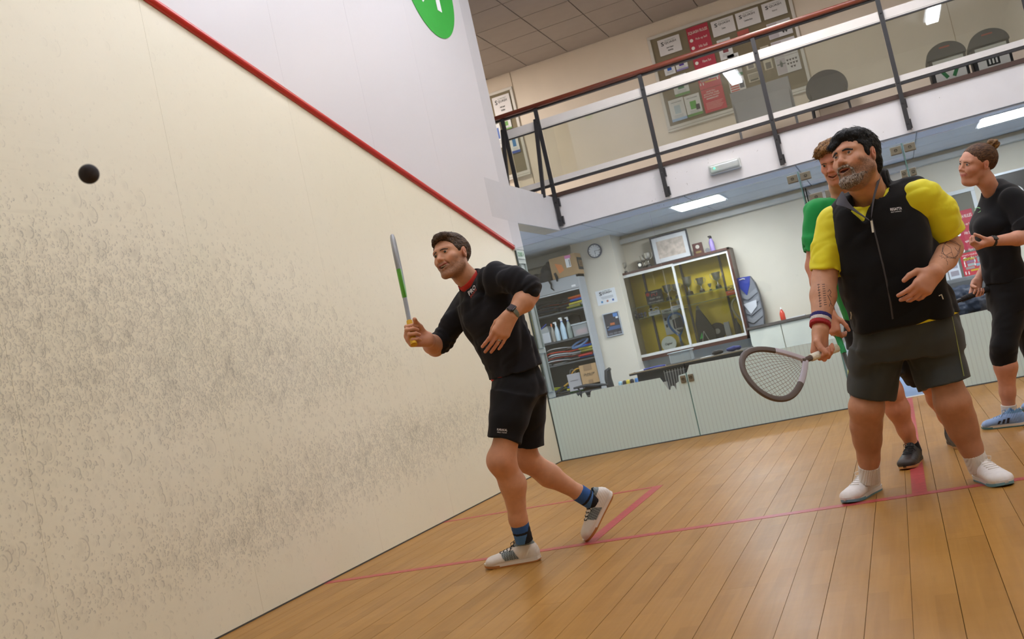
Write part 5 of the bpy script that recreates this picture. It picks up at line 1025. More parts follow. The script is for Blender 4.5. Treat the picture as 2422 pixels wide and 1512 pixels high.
# --------- shoes ---------
def shoe(par,heel,toe,up,upper,sole,outs,lace,sock=None,L=.29,w_=1.0,patchc=None,tip=None,collar=None,hi=1.0,name='shoe',gumfront=True):
    heel=A(*heel); toe=A(*toe); Y=nrm(toe-heel); Z=nrm(A(*up)-Y*(A(*up)@Y)); X=np.cross(Y,Z); k=L/.29
    M=Matrix(np.c_[np.c_[X,Y,Z]*k,heel].tolist()+[[0,0,0,1]])
    g=G(); cs=[(0,.0,.052),(0,.03,.056),(0,.08,.058),(0,.13,.048),(0,.18,.038),(0,.235,.031),(0,.275,.027),(0,.29,.025)]
    g.loft(cs,A(.026,.034,.035,.039,.045,.047,.036,.018)*w_,A(.036,.046,.048,.042,.032,.024,.019,.011),(1,0,0),2.3,flat=False)
    g.p=[]; 
    ss=[(.022,.043,.028,.042),(.060,.048,.035,.048),(.105,.047,.037,.044),(.150,.040,.042,.036),(.195,.033,.045,.030),(.235,.029,.044,.025),(.262,.026,.036,.022)]
    for (y,z,rx,rz),(y2,z2,rx2,rz2) in zip(ss,ss[1:]):
        for t in (0,.5):
            f=lambda a,b: a+(b-a)*t
            g.el((0,f(y,y2),f(z,z2)),(f(rx,rx2)*w_,.030,f(rz,rz2)),None,.02)
    g.rc((0,.040,.07),(0,.047,.094*hi),.033*w_,.031*w_,.015); g.rc((0,.095,.080),(0,.075,.105*hi),.022,.017,.015)
    g.rc((0,.050,.075),(0,.055,.16),.0255*w_,.028*w_,.004,'s'); g.plane((0,0,.012),(0,0,-1))
    uc=np.array(lin(upper)[:3]); tc_=np.array(lin(tip or upper)[:3]); pc=np.array(lin(patchc or upper)[:3]); cc=np.array(lin(collar or upper)[:3])
    def col(P):
        c=np.repeat(uc[None],len(P),0); 
        if patchc:
            m=(np.abs(P[:,1]-.135-.55*(P[:,2]-.045))<.036)&(P[:,2]<.074)&(P[:,2]>.030)&(np.abs(P[:,0])>.018); ch=((np.floor(P[:,1]/.006+.5*(np.floor(P[:,2]/.0055)%2))+np.floor(P[:,2]/.0055))%2)[:,None]; c[m]=(pc*(.55+.6*ch))[m]
        if collar: m=P[:,2]>.088*hi; c[m]=cc
        if tip: m=P[:,1]>.238; c[m]=c[m]*.4+tc_*.6
        return c*(1+.03*vn(P,80,3))[:,None]
    g.disp=lambda P: .0008*np.sin(P[:,1]*420+P[:,2]*260)*np.clip((.11-P[:,1])*30,0,1)*np.clip((P[:,2]-.03)*60,0,1)+.0005*vn(P,90)
    o=g.mesh(name,mat('shoe_skin',rough=.45,attr='skincol',vary=.03,bump=.2,bscale=500),.0032,None,col); o.data.transform(M); o.parent=par; o.matrix_parent_inverse=par.matrix_world.inverted()
    def slab(nm,z0,z1,grow,c,y0=0,y1=1,spring=.010):
        b=MB(); prof=[]
        for a in np.linspace(0,2*PI,49)[:-1]:
            y=.143+.150*math.sin(a)*1.0; x=math.cos(a); wd=np.interp(y,[-.007,.02,.07,.12,.2,.25,.293],[.020,.034,.034,.036,.047,.043,.018])
            prof.append((x/max(abs(x),abs(math.cos(a))) if 0 else 0,y,wd,math.cos(a)))
        ys=np.linspace(-.006,.286,30); L_=[];R_=[]
        for y in ys:
            wd=np.interp(y,[-.006,.000,.008,.03,.07,.12,.2,.242,.265,.279,.286],[.008,.019,.027,.0335,.0345,.0355,.0445,.0415,.033,.019,.006])*w_+grow; L_.append((-wd,y)); R_.append((wd,y))
        ring=L_+R_[::-1]; ring=[q for q in ring if y0<=(q[1]+.006)/.298<=y1]
        sp=lambda y: spring*max(0,(y-.2)/.09)**2+.006*max(0,(.03-y)/.036)**2
        lo_=[b.bm.verts.new(M@Vector((x*.97,y,z0+sp(y)))) for x,y in ring]; hi_=[b.bm.verts.new(M@Vector((x,y,z1+sp(y)*.7))) for x,y in ring]; n=len(ring)
        for i in range(n): b.bm.faces.new((lo_[i],lo_[(i+1)%n],hi_[(i+1)%n],hi_[i]))
        b.bm.faces.new(lo_[::-1]); b.bm.faces.new(hi_); bmesh.ops.triangulate(b.bm,faces=[f for f in b.bm.faces if len(f.verts)>4])
        b.build(nm,c,o)
    mm=lambda c: mat('sole_'+c,c,.5,vary=.06)
    slab('midsole',.006,.023,.0018,mm(sole)); slab('outsole',.0,.0075,.001,mm(outs)); 
    if gumfront: slab('toe_rubber',.001,.014,.0030,mm(outs),.66,1); 
    lb=MB()
    for i in range(5):
        y=.115+.019*i; z=.087-.0105*i; x=.015
        P=g.hits(np.array([(-x-.008,y-.006,.14),(-x,y-.001,.14),(0,y+.003,.14),(x,y-.001,.14),(x+.008,y-.006,.14)]),(0,0,-1))+A(0,0,.0012); P=[M@Vector(p) for p in P]; lb.tube(P,.0026*k,6)
    lb.build('lace',mat('lace_'+lace,lace,.8),o,kind='stuff')
    for s in (-1,1):
        P=[M@Vector(p) for p in [(0,.108,.096),(s*.012,.112,.112),(s*.026,.122,.108),(s*.022,.124,.094),(s*.004,.112,.096)]]; MB().tube(P,.0018*k,6).build('lace_loop',mat('lace_'+lace,lace,.8),o)
        P=[M@Vector(p) for p in [(0,.110,.096),(s*.020,.125,.088),(s*.034,.135,.070)]]; MB().tube(P,.0017*k,6).build('lace_end',mat('lace_'+lace,lace,.8),o)
    return o,M
CAMDIR=np.array((0.3586,-0.9319,-0.0544)); CR=np.array((0.9069,0.3616,-0.2164)); CUP=np.array((0.2213,0.0283,0.9748)); UPW=A(0,0,1)
cv=lambda x,y,z: CR*x+CUP*y+CAMDIR*z
def foldn(P,d,f1,f2,seed,ridge=True):
    """long soft folds running along d"""
    d=nrm(d); e1=nrm(np.cross(d,[.31,.8,.5])); e2=np.cross(d,e1); Q=np.stack([P@d*f2,P@e1*f1,P@e2*f1],1); n=vn(Q,1.0,seed); return (np.sqrt(n*n+.004)*2-.75)*-1. if ridge else n
def garment_mat(name,c,rough=.85,b=.35,bs=900,sheen=.08): return mat(name,c,rough,vary=.05,vscale=8,bump=b*.4,bscale=1600,sheen=sheen,spec=.25)
def DD(u,v,d): return A(*cam_ob.matrix_world.translation)+CR*((u-1211)/2335.246*d)+CUP*((756-v)/2335.246*d)-CAMDIR*d
# ================= player in black with the raised racquet =================
def player_one():
    H=HFrame([[-0.9622, -0.2544, -0.0974], [0.2357, -0.9567, 0.1708], [-0.1366, 0.1414, 0.9805]],(1.363,-4.639,1.552),1.007)
    g=G(); add_head(g,H,smile=1.0,open_=.95,nose=1.0)
    nb=A(1.411,-4.548,1.409); sL=A(1.58,-4.654,1.403); sR=A(1.326,-4.469,1.341); ch=A(1.444,-4.548,1.254); wa=A(1.477,-4.524,1.063); pe=A(1.5,-4.473,0.893)
    g.chain([H.p(0,-.02,-.04),A(1.386,-4.592,1.457),nb],[.050,.050,.057],.03)
    g.loft([pe,wa,ch,A(1.437,-4.557,1.364)],[.055,.05,.055,.055],[.045,.04,.045,.04],[cv(.5,.2,.85),cv(.62,.4,.7),cv(.66,.5,.6),cv(.62,.55,.6)],k=.05)
    g.rc(sL,sR,.045,.045,.04)
    eL=A(1.732,-4.674,1.279); wL=A(1.66,-4.783,1.202); eR=A(1.122,-4.537,1.147); wR=A(1.162,-4.685,1.185)
    g.rc(sL,eL,.032,.040); g.chain([eL,eL+(wL-eL)*.35,wL],[.043,.050,.029],.02)
    g.rc(sR,eR,.032,.042); g.chain([eR,eR+(wR-eR)*.4,wR],[.045,.047,.031],.02)
    hL,NL=hand(g,wL+cv(-.004,-.006,.01),cv(-.50,-.86,.10),cv(-.80,.5,.25),True,[(6,14,10),(8,14,10),(9,14,10),(8,16,12)],1.08,.05,thumb=[(.80,.30,-.55),(.95,-.15,-.4),(.95,-.25,-.3)],fat=.95)
    rd=nrm(A(0.994,-4.406,1.749)-A(1.125,-4.687,1.176)); 
    hR,NR=hand(g,wR,cv(-.85,.10,.45),rd,False,[(62,80,45),(66,82,48),(70,84,48),(74,84,48)],1.14,.03,thumb=[(.6,.38,-.65),(.8,.15,-.6),(.55,.0,-.85)],fat=1.05)
    hipL=A(1.516,-4.561,0.855); hipR=A(1.492,-4.398,0.844); kL=A(1.388,-4.634,0.53); aL=A(1.368,-4.535,0.16); kR=A(1.397,-4.35,0.491); aR=A(1.614,-4.175,0.219)
    g.chain([hipL,kL],[.055,.066],.03); g.el(kL+cv(-.012,.004,.0),(.055,.06,.062),None,.03); g.chain([kL,kL+(aL-kL)*.33+cv(.022,.0,-.01),aL+(kL-aL)*.18,aL],[.062,.062,.042,.037],.03)
    g.chain([hipR,kR],[.055,.064],.03); g.chain([kR,kR+(aR-kR)*.38+cv(.0,-.008,-.01),aR+(kR-aR)*.12,aR],[.060,.058,.036,.035],.03)
    f0=skin_col('ca9474',[(kL,.07,'b5674a',.5),(kR,.07,'a8603f',.35),(wR+cv(-.06,0,0),.08,'c98068',.6),(hL[1][1],.07,'cf8d74',.55),(hL[1][2],.05,'c47a60',.5),(eL+cv(.03,0,0),.04,'c47860',.6),(H.p(0,.09,.05),.06,'cf9c80',.6)],.05,2)
    body=g.mesh('person',SKIN,.003,None,face_tint(H,None,f0,'b4605a',stub='4a3629',stubk=.62,redk=.35),label='bearded young man in black top and shorts lunging with a raised racquet',cat='person')
    add_eyes(H,body,'3a2c20',(-.05,1,-.1)); add_teeth(H,body,-.0515,1); brows(H,body,mat('browdark','2e2119',.7,vary=.3,vscale=300),g,.0027)
    # hair: short sides, longer brushed top
    h=G(); h.el(H.p(0,-.022,.042),np.array([.080,.099,.084])*H.k,H.R); h.el(H.p(0,.010,.028),np.array([.0760,.082,.076])*H.k,H.R,.01); h.el(H.p(0,.010,.085),np.array([.069,.084,.040])*H.k,H.R,.02); h.el(H.p(-.012,.056,.094),np.array([.050,.038,.024])*H.k,H.R,.015)
    h.el(H.p(0,.080,.012),np.array([.0590,.044,.062])*H.k,H.R,.008,'s')
    hairline(h,H,[-.12,-.06,-.035,-.018,-.006,.004,.012,.022,.030,.045,.058,.070,.12],[-.062,-.055,-.045,-.03,.02,.018,-.020,-.018,.008,.032,.058,.076,.080])
    for s in (-1,1): h.rc(H.p(s*.082,-.008,.014),H.p(s*.082,-.012,-.02),.019*H.k,.022*H.k,.004,'s')
    h.disp=lambda P:.0022*vn(H.loc(P),np.array([90,28,60]),4)+.0016*vn(H.loc(P),np.array([220,60,160]),8)
    HM=strands(H,['2a1d13','5c442e'],1,(330,60,150)); h.mesh('hair',HM,.0026,body)
    tufts(H,body,HM,[((-.02,.075,.098),(-.6,.5,-.1),20,.022,.012),((.02,.070,.102),(-.5,.6,.2),20,.022,.014),((0,.03,.122),(-.5,.3,.4),20,.018,.03),((0,-.03,.12),(-.2,-.5,.6),20,.014,.035)],h,th=.0017)
    # red undershirt collar, black top
    us=G(); us.rc(A(1.385,-4.593,1.451),A(1.411,-4.542,1.4),.057,.070,.01); us.rc(H.p(0,-.02,-.05),A(1.39,-4.579,1.439),.052,.056,.004,'s'); us.plane(A(1.388,-4.591,1.44),A(1.386,-4.592,1.457)-nb); us.mesh('undershirt_collar',garment_mat('redknit','d23c33'),.003,body)
    t=G(); t.loft([A(1.504,-4.469,0.859),A(1.496,-4.491,0.982),A(1.476,-4.517,1.117),A(1.459,-4.541,1.229),A(1.448,-4.562,1.339)],[.158,.146,.155,.172,.165],[.142,.124,.125,.128,.095],[cv(.45,.2,.87),cv(.55,.3,.8),cv(.62,.4,.7),cv(.66,.48,.6),cv(.62,.52,.6)],2.2,.04)
    t.rc(A(1.548,-4.623,1.396),A(1.345,-4.484,1.35),.060,.058,.06); t.rc(nb,ch,.08,.12,.05)
    t.chain([sL+cv(-.01,.0,0),A(1.661,-4.675,1.369),A(1.721,-4.681,1.321)],[.072,.066,.061],.03); t.rc(A(1.709,-4.681,1.336),A(1.725,-4.679,1.312),.064,.062,.012)
    t.chain([sR,A(1.227,-4.491,1.247),A(1.153,-4.521,1.175)],[.070,.062,.056],.03); t.rc(A(1.168,-4.521,1.185),A(1.146,-4.528,1.163),.060,.057,.012)
    t.plane(A(1.522,-4.467,0.937),cv(.32,-.95,0),.004); 
    t.rc(H.p(0,-.02,-.05),A(1.398,-4.576,1.431),.057,.063,.006,'s')
    dL=eL-sL; dR=eR-sR; ax=ch-pe
    def disp(P):
        wl=np.exp(-((P-eL)**2).sum(1)/.012); wr=np.exp(-((P-eR)**2).sum(1)/.012); wb=np.exp(-((P-wa)**2).sum(1)/.05)
        r=lambda n:1-np.abs(n)*1.6
        return .0045*wl*np.sin((P@nrm(dL))*190+5*vn(P,16,2))+.0045*wr*np.sin((P@nrm(dR))*200+5*vn(P,15,3))+.009*foldn(P,nrm(ax)+cv(.5,.2,0),13,4,5)+.0035*foldn(P,cv(.7,.6,.2),30,6,9)*(.4+wb)
    t.disp=disp
    top=t.mesh('long_sleeve_top',garment_mat('blackknit','1c1c21',.9),.005,body)
    un=G(); un.loft([A(1.502,-4.471,0.866),A(1.492,-4.481,0.982)],[.146,.138],[.128,.114],cv(.5,.2,.87),2.2); un.plane(A(1.513,-4.61,0.932),cv(.45,-.89,0)); un.mesh('undershirt_hem',garment_mat('redknit','d23c33'),.004,body)
    # chest lettering
    c0=camhits(t,[A(1.463,-4.707,1.356)])[0]; nn=t.grad(c0); u=nrm(cv(.66,.62,.3)-nn*(cv(.66,.62,.3)@nn)); v=np.cross(nn,u)
    mapped_text(t,'PRO',c0+nn*.02+v*.012,u,v,.056,.024,mat('printwhite','ececf0',.6),top,bold=.02,shear=.2); mapped_text(t,'SPORTS',c0+nn*.02-v*.010,u,v,.058,.015,mat('printred','c0453a',.6),top,shear=.2)
    # shorts
    s=G(); s.loft([A(1.484,-4.475,0.821),A(1.496,-4.474,0.883),A(1.506,-4.475,0.965)],[.143,.138,.118],[.138,.128,.100],cv(.45,.15,.88),2.2)
    s.chain([A(1.494,-4.535,0.825),A(1.46,-4.586,0.731)],[.105,.098],.05); s.loft([A(1.416,-4.618,0.624),A(1.447,-4.591,0.724),A(1.491,-4.559,0.828)],[.084,.092,.11],[.084,.09,.10],cv(1,0,0),2,.03)
    s.chain([A(1.491,-4.408,0.824),A(1.469,-4.377,0.704)],[.100,.09],.05); s.loft([A(1.433,-4.361,0.557),A(1.463,-4.367,0.671),A(1.494,-4.395,0.8)],[.080,.085,.10],[.08,.085,.1],cv(1,0,0),2,.03)
    s.rc(A(1.359,-4.633,0.494),A(1.431,-4.593,0.664),.071,.071,.003,'s'); s.rc(A(1.419,-4.35,0.456),A(1.442,-4.36,0.597),.064,.064,.003,'s')
    s.disp=lambda P:.005*foldn(P,cv(.3,1,0),10,3,7)+.003*foldn(P,cv(.7,.5,.2),20,6,8)
    sh=s.mesh('shorts',garment_mat('blackshorts','17171a',.9),.005,body)
    c0=camhits(s,[A(1.461,-4.722,0.676)])[0]; nn=s.grad(c0); u=nrm(cv(1,-.05,0)-nn*(cv(1,-.05,0)@nn)); v=np.cross(nn,u)
    mapped_text(s,'KARAKAL',c0+nn*.02+v*.006,u,v,.050,.011,mat('printwhite','ececf0',.6),sh); mapped_text(s,'PRO TOUR',c0+nn*.02-v*.007,u,v,.046,.006,mat('printwhite','ececf0',.6),sh,bold=0)
    # watch
    ax=nrm(wL-eL); cw=A(1.665,-4.782,1.207); wt=empty('watch',tuple(cw)); wt.parent=body
    e1=nrm(np.cross(ax,CAMDIR)); e2=np.cross(e1,ax)
    MB().tube([cw+e1*.034*math.cos(a)+e2*.031*math.sin(a) for a in np.linspace(0,2*PI,29)[:-1]],.011,6,closed=True,flat=.16,up=ax).build('strap',mat('strapolive','6b7060',.7),wt)
    nz=nrm(cv(-.35,.35,.85)); X_=nrm(np.cross(ax,nz)); Z_=np.cross(X_,ax); M=Matrix(np.c_[np.c_[X_,ax,Z_],cw+Z_*.034].tolist()+[[0,0,0,1]])
    MB().obox(M,(.036,.040,.012),.006).build('watch_case',mat('watchdark','202024',.25),wt,smooth=True); M2=M.copy(); M2.translation=Vector(cw+Z_*.0405); MB().obox(M2,(.028,.032,.002)).build('watch_face',mat('watchface','3c3238',.15),wt)
    a,b=hL[2][0],hL[2][1]; rc_=a+(b-a)*.62; d=nrm(b-a); e1=nrm(np.cross(d,[.3,.5,.8])); e2=np.cross(d,e1)
    MB().tube([rc_+(e1*math.cos(q)+e2*math.sin(q))*.0102 for q in np.linspace(0,2*PI,25)[:-1]],.0026,6,closed=True,flat=.5,up=d).build('ring',mat('ringsteel','b8b8b8',.2,1),body)
    # socks, shoes
    for a_,k_,tt in ((aL,kL,0),(aR,kR,1)):
        q=G(); d=nrm(k_-a_); q.loft([a_-d*.05,a_,a_+d*.055],[.044,.045,.046],[.044,.045,.046],CR,2); cb=np.array(lin('2f5a9c')[:3]); ck=np.array(lin('15161d')[:3]); cl=np.array(lin('4a78b4')[:3])
        def col(P,a_=a_,d=d):
            tt_=(P-a_)@d; c=np.repeat(cb[None],len(P),0); c[tt_<.004]=cl; c[(tt_>-.002)&(tt_<.010)]=ck; m=((P-a_)@cv(.9,-.2,0))>.024; c[m]=ck; return c
        q.disp=lambda P:.0008*np.sin(P@CR*900); q.mesh('sock',mat('sock_knit',rough=.9,attr='skincol',bump=.3,bscale=700),.0028,body,col)
    m1=shoe(body,(1.412,-4.486,0),(1.143,-4.511,0),(0,0,1),'ddd5cc','e0d8cf','b87a44','17161b',L=.295,patchc='7b8485',collar='6b7373',gumfront=True)
    shA,M=m1; 
    m2=shoe(body,(1.734,-4.096,0.207),(1.588,-4.184,0.016),(-0.6403,-0.4447,0.6404),'ddd5cc','e0d8cf','b87a44','17161b',L=.29,patchc='6f7778',collar='6b7373')
    # racquet
    d=rd; palm=(hR[1][0]+hR[1][2]*1.0+hR[3][0]+hR[3][2])/4; butt=palm-d*.045
    racquet_geo(rack_M(butt,d,cv(.99,.0,.06)),'8f9294','d8a92c','5fae3a',W=.205,L=.355,y0=.285,gl=.138,fr=.0125,label='grey and green racquet with yellow grip raised by the player in black',scol='d8d2c0')
player_one()

# ================= older man in the black vest =================
def man_vest():
    H=HFrame([[-0.8347, -0.5483, 0.0509], [0.5494, -0.8229, 0.1452], [-0.0377, 0.1491, 0.9881]],(3.277,-4.48,1.519),1.091)
    g=G(); add_head(g,H,smile=.35,open_=.55,fat=1,nose=1.15,brow=1.15)
    nb=A(3.3,-4.334,1.373); sR=A(3.119,-4.313,1.285); sL=A(3.513,-4.312,1.293); pe=A(3.302,-4.231,0.722); wa=A(3.296,-4.277,0.921); ch=A(3.294,-4.313,1.156)
    g.chain([H.p(0,-.02,-.05),A(3.285,-4.407,1.425),nb],[.064,.068,.075],.03)
    g.loft([pe,wa,ch,A(3.303,-4.317,1.291)],[.06,.06,.06,.06],[.05,.05,.05,.045],cv(.97,.2,.15),k=.05); g.rc(sL,sR,.05,.05,.04)
    eR=A(3.025,-4.388,1.035); wR=A(2.969,-4.548,0.824); eL=A(3.57,-4.212,1.055); wL=A(3.478,-4.478,0.962)
    g.rc(sR,eR,.035,.052); g.chain([eR+cv(0,.03,0),eR+(wR-eR)*.3,wR],[.054,.056,.034],.02)
    g.rc(sL,eL,.035,.056); g.chain([eL,eL+(wL-eL)*.4,wL],[.052,.054,.035],.02)
    hL,NL=hand(g,wL,cv(-.68,-.70,.18),cv(-.72,.68,.05),True,[(14,28,20),(24,34,24),(32,36,26),(38,38,28)],1.06,.10,thumb=[(.55,.70,-.15),(.90,.25,-.35),(.95,.0,-.35)],fat=1.12)
    rd=nrm(cv(-.80,-.22,.56)); hR,NR=hand(g,wR,cv(-.05,-.97,.10),rd+cv(-.3,0,0),False,[(50,72,45),(56,78,48),(62,80,50),(66,80,50)],1.06,.02,thumb=[(.75,.45,-.45),(.85,-.1,-.6),(.7,-.35,-.75)],fat=1.1)
    hipR=A(3.179,-4.246,0.71); hipL=A(3.412,-4.229,0.687); kR=A(3.066,-4.24,0.43); aR=A(3.007,-4.138,0.124); kL=A(3.427,-4.238,0.383); aL=A(3.466,-4.186,0.109)
    for hp,kn,an,b in ((hipR,kR,aR,cv(0,0,0)),(hipL,kL,aL,cv(.0,0,0))):
        g.chain([hp,kn],[.055,.074],.03); d=an-kn; g.el(kn+cv(0,-.01,.012),(.064,.07,.066),None,.03); g.chain([kn,kn+d*.30+cv(-.002 if hp is hipR else .004,0,-.008),kn+d*.52+cv(0,0,-.006),kn+d*.80,an],[.069,.0665,.060,.046,.041],.03)
    f0=skin_col('ca9678',[(kR,.08,'a05f42',.5),(kL,.08,'a05f42',.5),(hL[1][1],.08,'cf8a72',.6),(hR[1][1],.08,'d28a78',.6),(H.p(0,.1,.05),.05,'c98f74',.5),(wL,.08,'bd7c60',.4),((kR+aR)/2,.16,'8a5638',.6),((kL+aL)/2,.16,'8a5638',.6)],.07,3)
    body=g.mesh('person',SKIN,.003,None,face_tint(H,None,f0,'a4564e',stub='5a4536',stubk=.85,redk=.5),label='grey-bearded man in a black sleeveless vest over a yellow shirt holding a racquet low',cat='person')
    add_eyes(H,body,'4d3a28',(-.1,1,.15)); brows(H,body,mat('browblack','1d1816',.7,vary=.3,vscale=300),g,.0041,.005)
    MB().sphere(H.p(0,.074,-.058),.017*H.k,3,(1.2,.7,.8)).build('mouth_inside',mat('mouthdark','3a1512',.6),body)
    # beard and moustache
    b=G(); 
    for s in (-1,1): b.rc(H.p(s*.056,.010,-.050),H.p(s*.026,.062,-.096),.020*H.k,.022*H.k,.02)
    b.el(H.p(0,.078,-.100),np.array([.030,.024,.026])*H.k,H.R,.02)
    for s in (-1,1): b.chain([H.p(0,.097,-.040),H.p(s*.020,.092,-.043),H.p(s*.031,.080,-.058),H.p(s*.031,.074,-.080)],[.0052*H.k,.0056*H.k,.0058*H.k,.0075*H.k],.006)
    for s in (-1,1): b.rc(H.p(0,.092,-.0535),H.p(s*.020,.088,-.0525),.0085*H.k,.0060*H.k,.003,'s')
    b.rc(H.p(0,.105,-.070),H.p(0,.098,-.066),.008*H.k,.009*H.k,.004,'s')
    b.disp=lambda P:.0022*vn(P,170,4)+.0016*vn(P,330,6)
    BM=strands(H,['46352a','b9ab9e'],22,(300,200,70),.8); b.mesh('beard',BM,.0024,body)
    rs=[((-.064,.006,-.045),(0,.3,-1),50,.010,.014),((-.055,.03,-.070),(0,.4,-1),60,.011,.016),((-.066,.0,-.015),(0,.2,-1),30,.008,.010)];
    for x,y,z,n in ((0,.095,-.108,60),(.02,.085,-.106,36),(-.02,.085,-.106,36),(-.04,.05,-.092,40),(.04,.05,-.092,30),(-.056,.015,-.062,34),(0,.098,-.040,16),(-.022,.092,-.044,12),(.022,.092,-.044,12)): rs.append(((x,y,z),(x*6,.35,-1) if z<-.05 else (x*8,.5,-.7),n,.012 if z<-.05 else .006,.013 if z<-.05 else .006))
    tufts(H,body,BM,rs,b,th=.0010,sprd=.3)
    # hair: fringe over the forehead, thick round the back
    h=G(); h.el(H.p(0,-.022,.044),np.array([.084,.101,.086])*H.k,H.R); h.el(H.p(0,.010,.026),np.array([.079,.082,.078])*H.k,H.R,.01); h.el(H.p(0,.004,.086),np.array([.076,.088,.040])*H.k,H.R,.02); h.el(H.p(0,-.075,-.02),np.array([.062,.036,.058])*H.k,H.R,.02)
    h.el(H.p(.026,.062,.062),np.array([.040,.030,.034])*H.k,H.R,.015); h.el(H.p(0,.088,-.012),np.array([.064,.045,.050])*H.k,H.R,.01,'s')
    hairline(h,H,[-.14,-.09,-.05,-.022,-.006,.004,.012,.022,.030,.040,.055,.075,.12],[-.085,-.080,-.065,-.040,.022,.020,-.030,-.024,.004,.030,.048,.050,.052],3,.012)
    h.el(H.p(-.022,.102,.042),np.array([.036,.034,.034])*H.k,H.R,.008,'s')
    for s in (-1,1): h.rc(H.p(s*.088,-.008,.012),H.p(s*.088,-.012,-.02),.020*H.k,.024*H.k,.004,'s')
    h.disp=lambda P:.0030*vn(H.loc(P),np.array([60,30,50]),4)+.0022*vn(H.loc(P),np.array([200,90,120]),8)
    HM=strands(H,['0b0b0c','2b2a2c'],23,(300,80,90),1.0,'77736e',.1); h.mesh('hair',HM,.0028,body)
    rs=[((x,.092-abs(x)*.5,.062),(x*3,.1,-1),12,.026,.006) for x in (.058,.050,.042,.034,.026,.018)]+[((0,-.02,.126),(.1,.6,.1),70,.022,.05),((-.07,-.03,.06),(-.1,-.5,-.8),60,.022,.035),((-.06,.02,.08),(-.1,.4,-.9),50,.022,.03),((-.06,-.08,-.03),(0,-.3,-1),40,.022,.03)]
    tufts(H,body,HM,rs,h,th=.0016,sprd=.25)
    # yellow shirt
    Y=garment_mat('yellowshirt','e6dc28',.6,.3,700,.1)
    t=G(); t.loft([A(3.318,-4.24,0.793),A(3.296,-4.277,0.921),A(3.294,-4.313,1.156),A(3.303,-4.317,1.291),A(3.305,-4.332,1.364)],[.202,.200,.192,.180,.082],[.150,.152,.142,.115,.07],cv(.97,.2,.15),2.2,.04)
    t.rc(sL+cv(-.03,0,0),sR+cv(.03,0,0),.075,.075,.06)
    t.chain([sL+cv(-.01,.0,0),A(3.551,-4.272,1.228)],[.084,.082],.04); t.loft([A(3.575,-4.235,1.115),A(3.563,-4.254,1.178),A(3.548,-4.274,1.239)],[.078,.080,.072],[.084,.084,.076],cv(.92,.35,0),2,.05)
    t.chain([sR,A(3.08,-4.344,1.19)],[.080,.078],.04); t.loft([A(3.041,-4.373,1.07),A(3.061,-4.359,1.135),A(3.076,-4.344,1.171)],[.074,.075,.070],[.078,.078,.072],cv(.97,-.2,0),2,.03)
    t.rc(A(3.581,-4.23,1.079),A(3.573,-4.236,1.122),.067,.064,.004,'s'); t.rc(A(3.035,-4.374,1.05),A(3.043,-4.368,1.08),.064,.060,.004,'s')
    t.rc(H.p(0,-.01,-.06),A(3.279,-4.375,1.391),.070,.084,.006,'s'); t.el(A(3.26,-4.499,1.361),(.05,.05,.05),None,.02,'s')
    t.disp=lambda P:.006*foldn(P,cv(.4,.9,.2),14,4,5)+.003*foldn(P,cv(.8,.3,.3),30,8,6)
    ts=t.mesh('yellow_shirt',Y,.0058,body)
    ys=G(); ys.loft([A(3.319,-4.224,0.717),A(3.321,-4.239,0.806)],[.228,.222],[.178,.172],cv(.97,.25,.15),2.2); ys.plane(A(3.353,-4.396,0.757),cv(.235,-.96,0)); ys.mesh('shirt_hem',Y,.0058,body)
    # vest
    VM=garment_mat('blackfleece','0f0f11',.9,.4,500,.1); GM=garment_mat('greylining','4d4b52',.9)
    v=G(); v.loft([A(3.31,-4.242,0.775),A(3.306,-4.258,0.84),A(3.3,-4.277,0.94),A(3.302,-4.3,1.077),A(3.301,-4.313,1.204),A(3.305,-4.319,1.33),A(3.309,-4.321,1.398)],[.236,.230,.226,.222,.216,.20,.13],[.180,.182,.186,.176,.162,.135,.085],cv(.97,.2,.15),2.3,.04)
    v.rc(A(3.484,-4.304,1.331),A(3.176,-4.313,1.302),.066,.066,.05); v.rc(A(3.499,-4.299,1.341),A(3.443,-4.299,1.349),.045,.05,.03)
    v.rc(A(3.596,-4.279,1.274),A(3.556,-4.265,1.149),.088,.080,.010,'s'); v.rc(A(3.011,-4.352,1.248),A(2.998,-4.372,1.131),.082,.082,.010,'s')
    v.plane(A(3.313,-4.24,0.771),cv(.20,-1,0),.01); 
    # collar stand
    v.loft([A(3.309,-4.319,1.349),A(3.31,-4.346,1.464)],[.095,.088],[.092,.086],cv(.97,.2,.2),2,.02); v.loft([A(3.298,-4.343,1.33),A(3.302,-4.383,1.491)],[.080,.079],[.078,.078],cv(.97,.2,.2),2,.004,'s')
    # open V neck down to the zip
    zt=A(3.284,-4.547,1.242)
    def vneck(P):
        q=(P-zt); x=q@CR; y=q@CUP; z=q@CAMDIR; w=np.interp(y,[-.01,.0,.09,.16,.3],[-.02,.004,.055,.085,.12]); c=np.interp(y,[0,.1,.2],[0,-.028,-.05]); return np.maximum(np.maximum(np.abs(x-c)-w,-.16-z),-y)*.7
    v.add(vneck,zt,.5,.004,'s')
    v.disp=lambda P:.013*foldn(P,cv(.35,.8,.2),8,3,5)+.004*foldn(P,cv(.8,.5,.2),18,6,6)
    vs=v.mesh('vest',VM,.0058,body)
    # folded grey collar flap and zip
    def sheet(rows,name,m,th=.004):
        b=MB(); V=[[b.bm.verts.new(Vector(DD(*q))) for q in r] for r in rows]
        for i in range(len(V)-1):
            for j in range(len(V[0])-1): b.bm.faces.new((V[i][j],V[i][j+1],V[i+1][j+1],V[i+1][j]))
        o=b.build(name,m,vs,smooth='full'); q=o.modifiers.new('s','SOLIDIFY'); q.thickness=th; q=o.modifiers.new('d','SUBSURF'); q.levels=2; q.render_levels=2
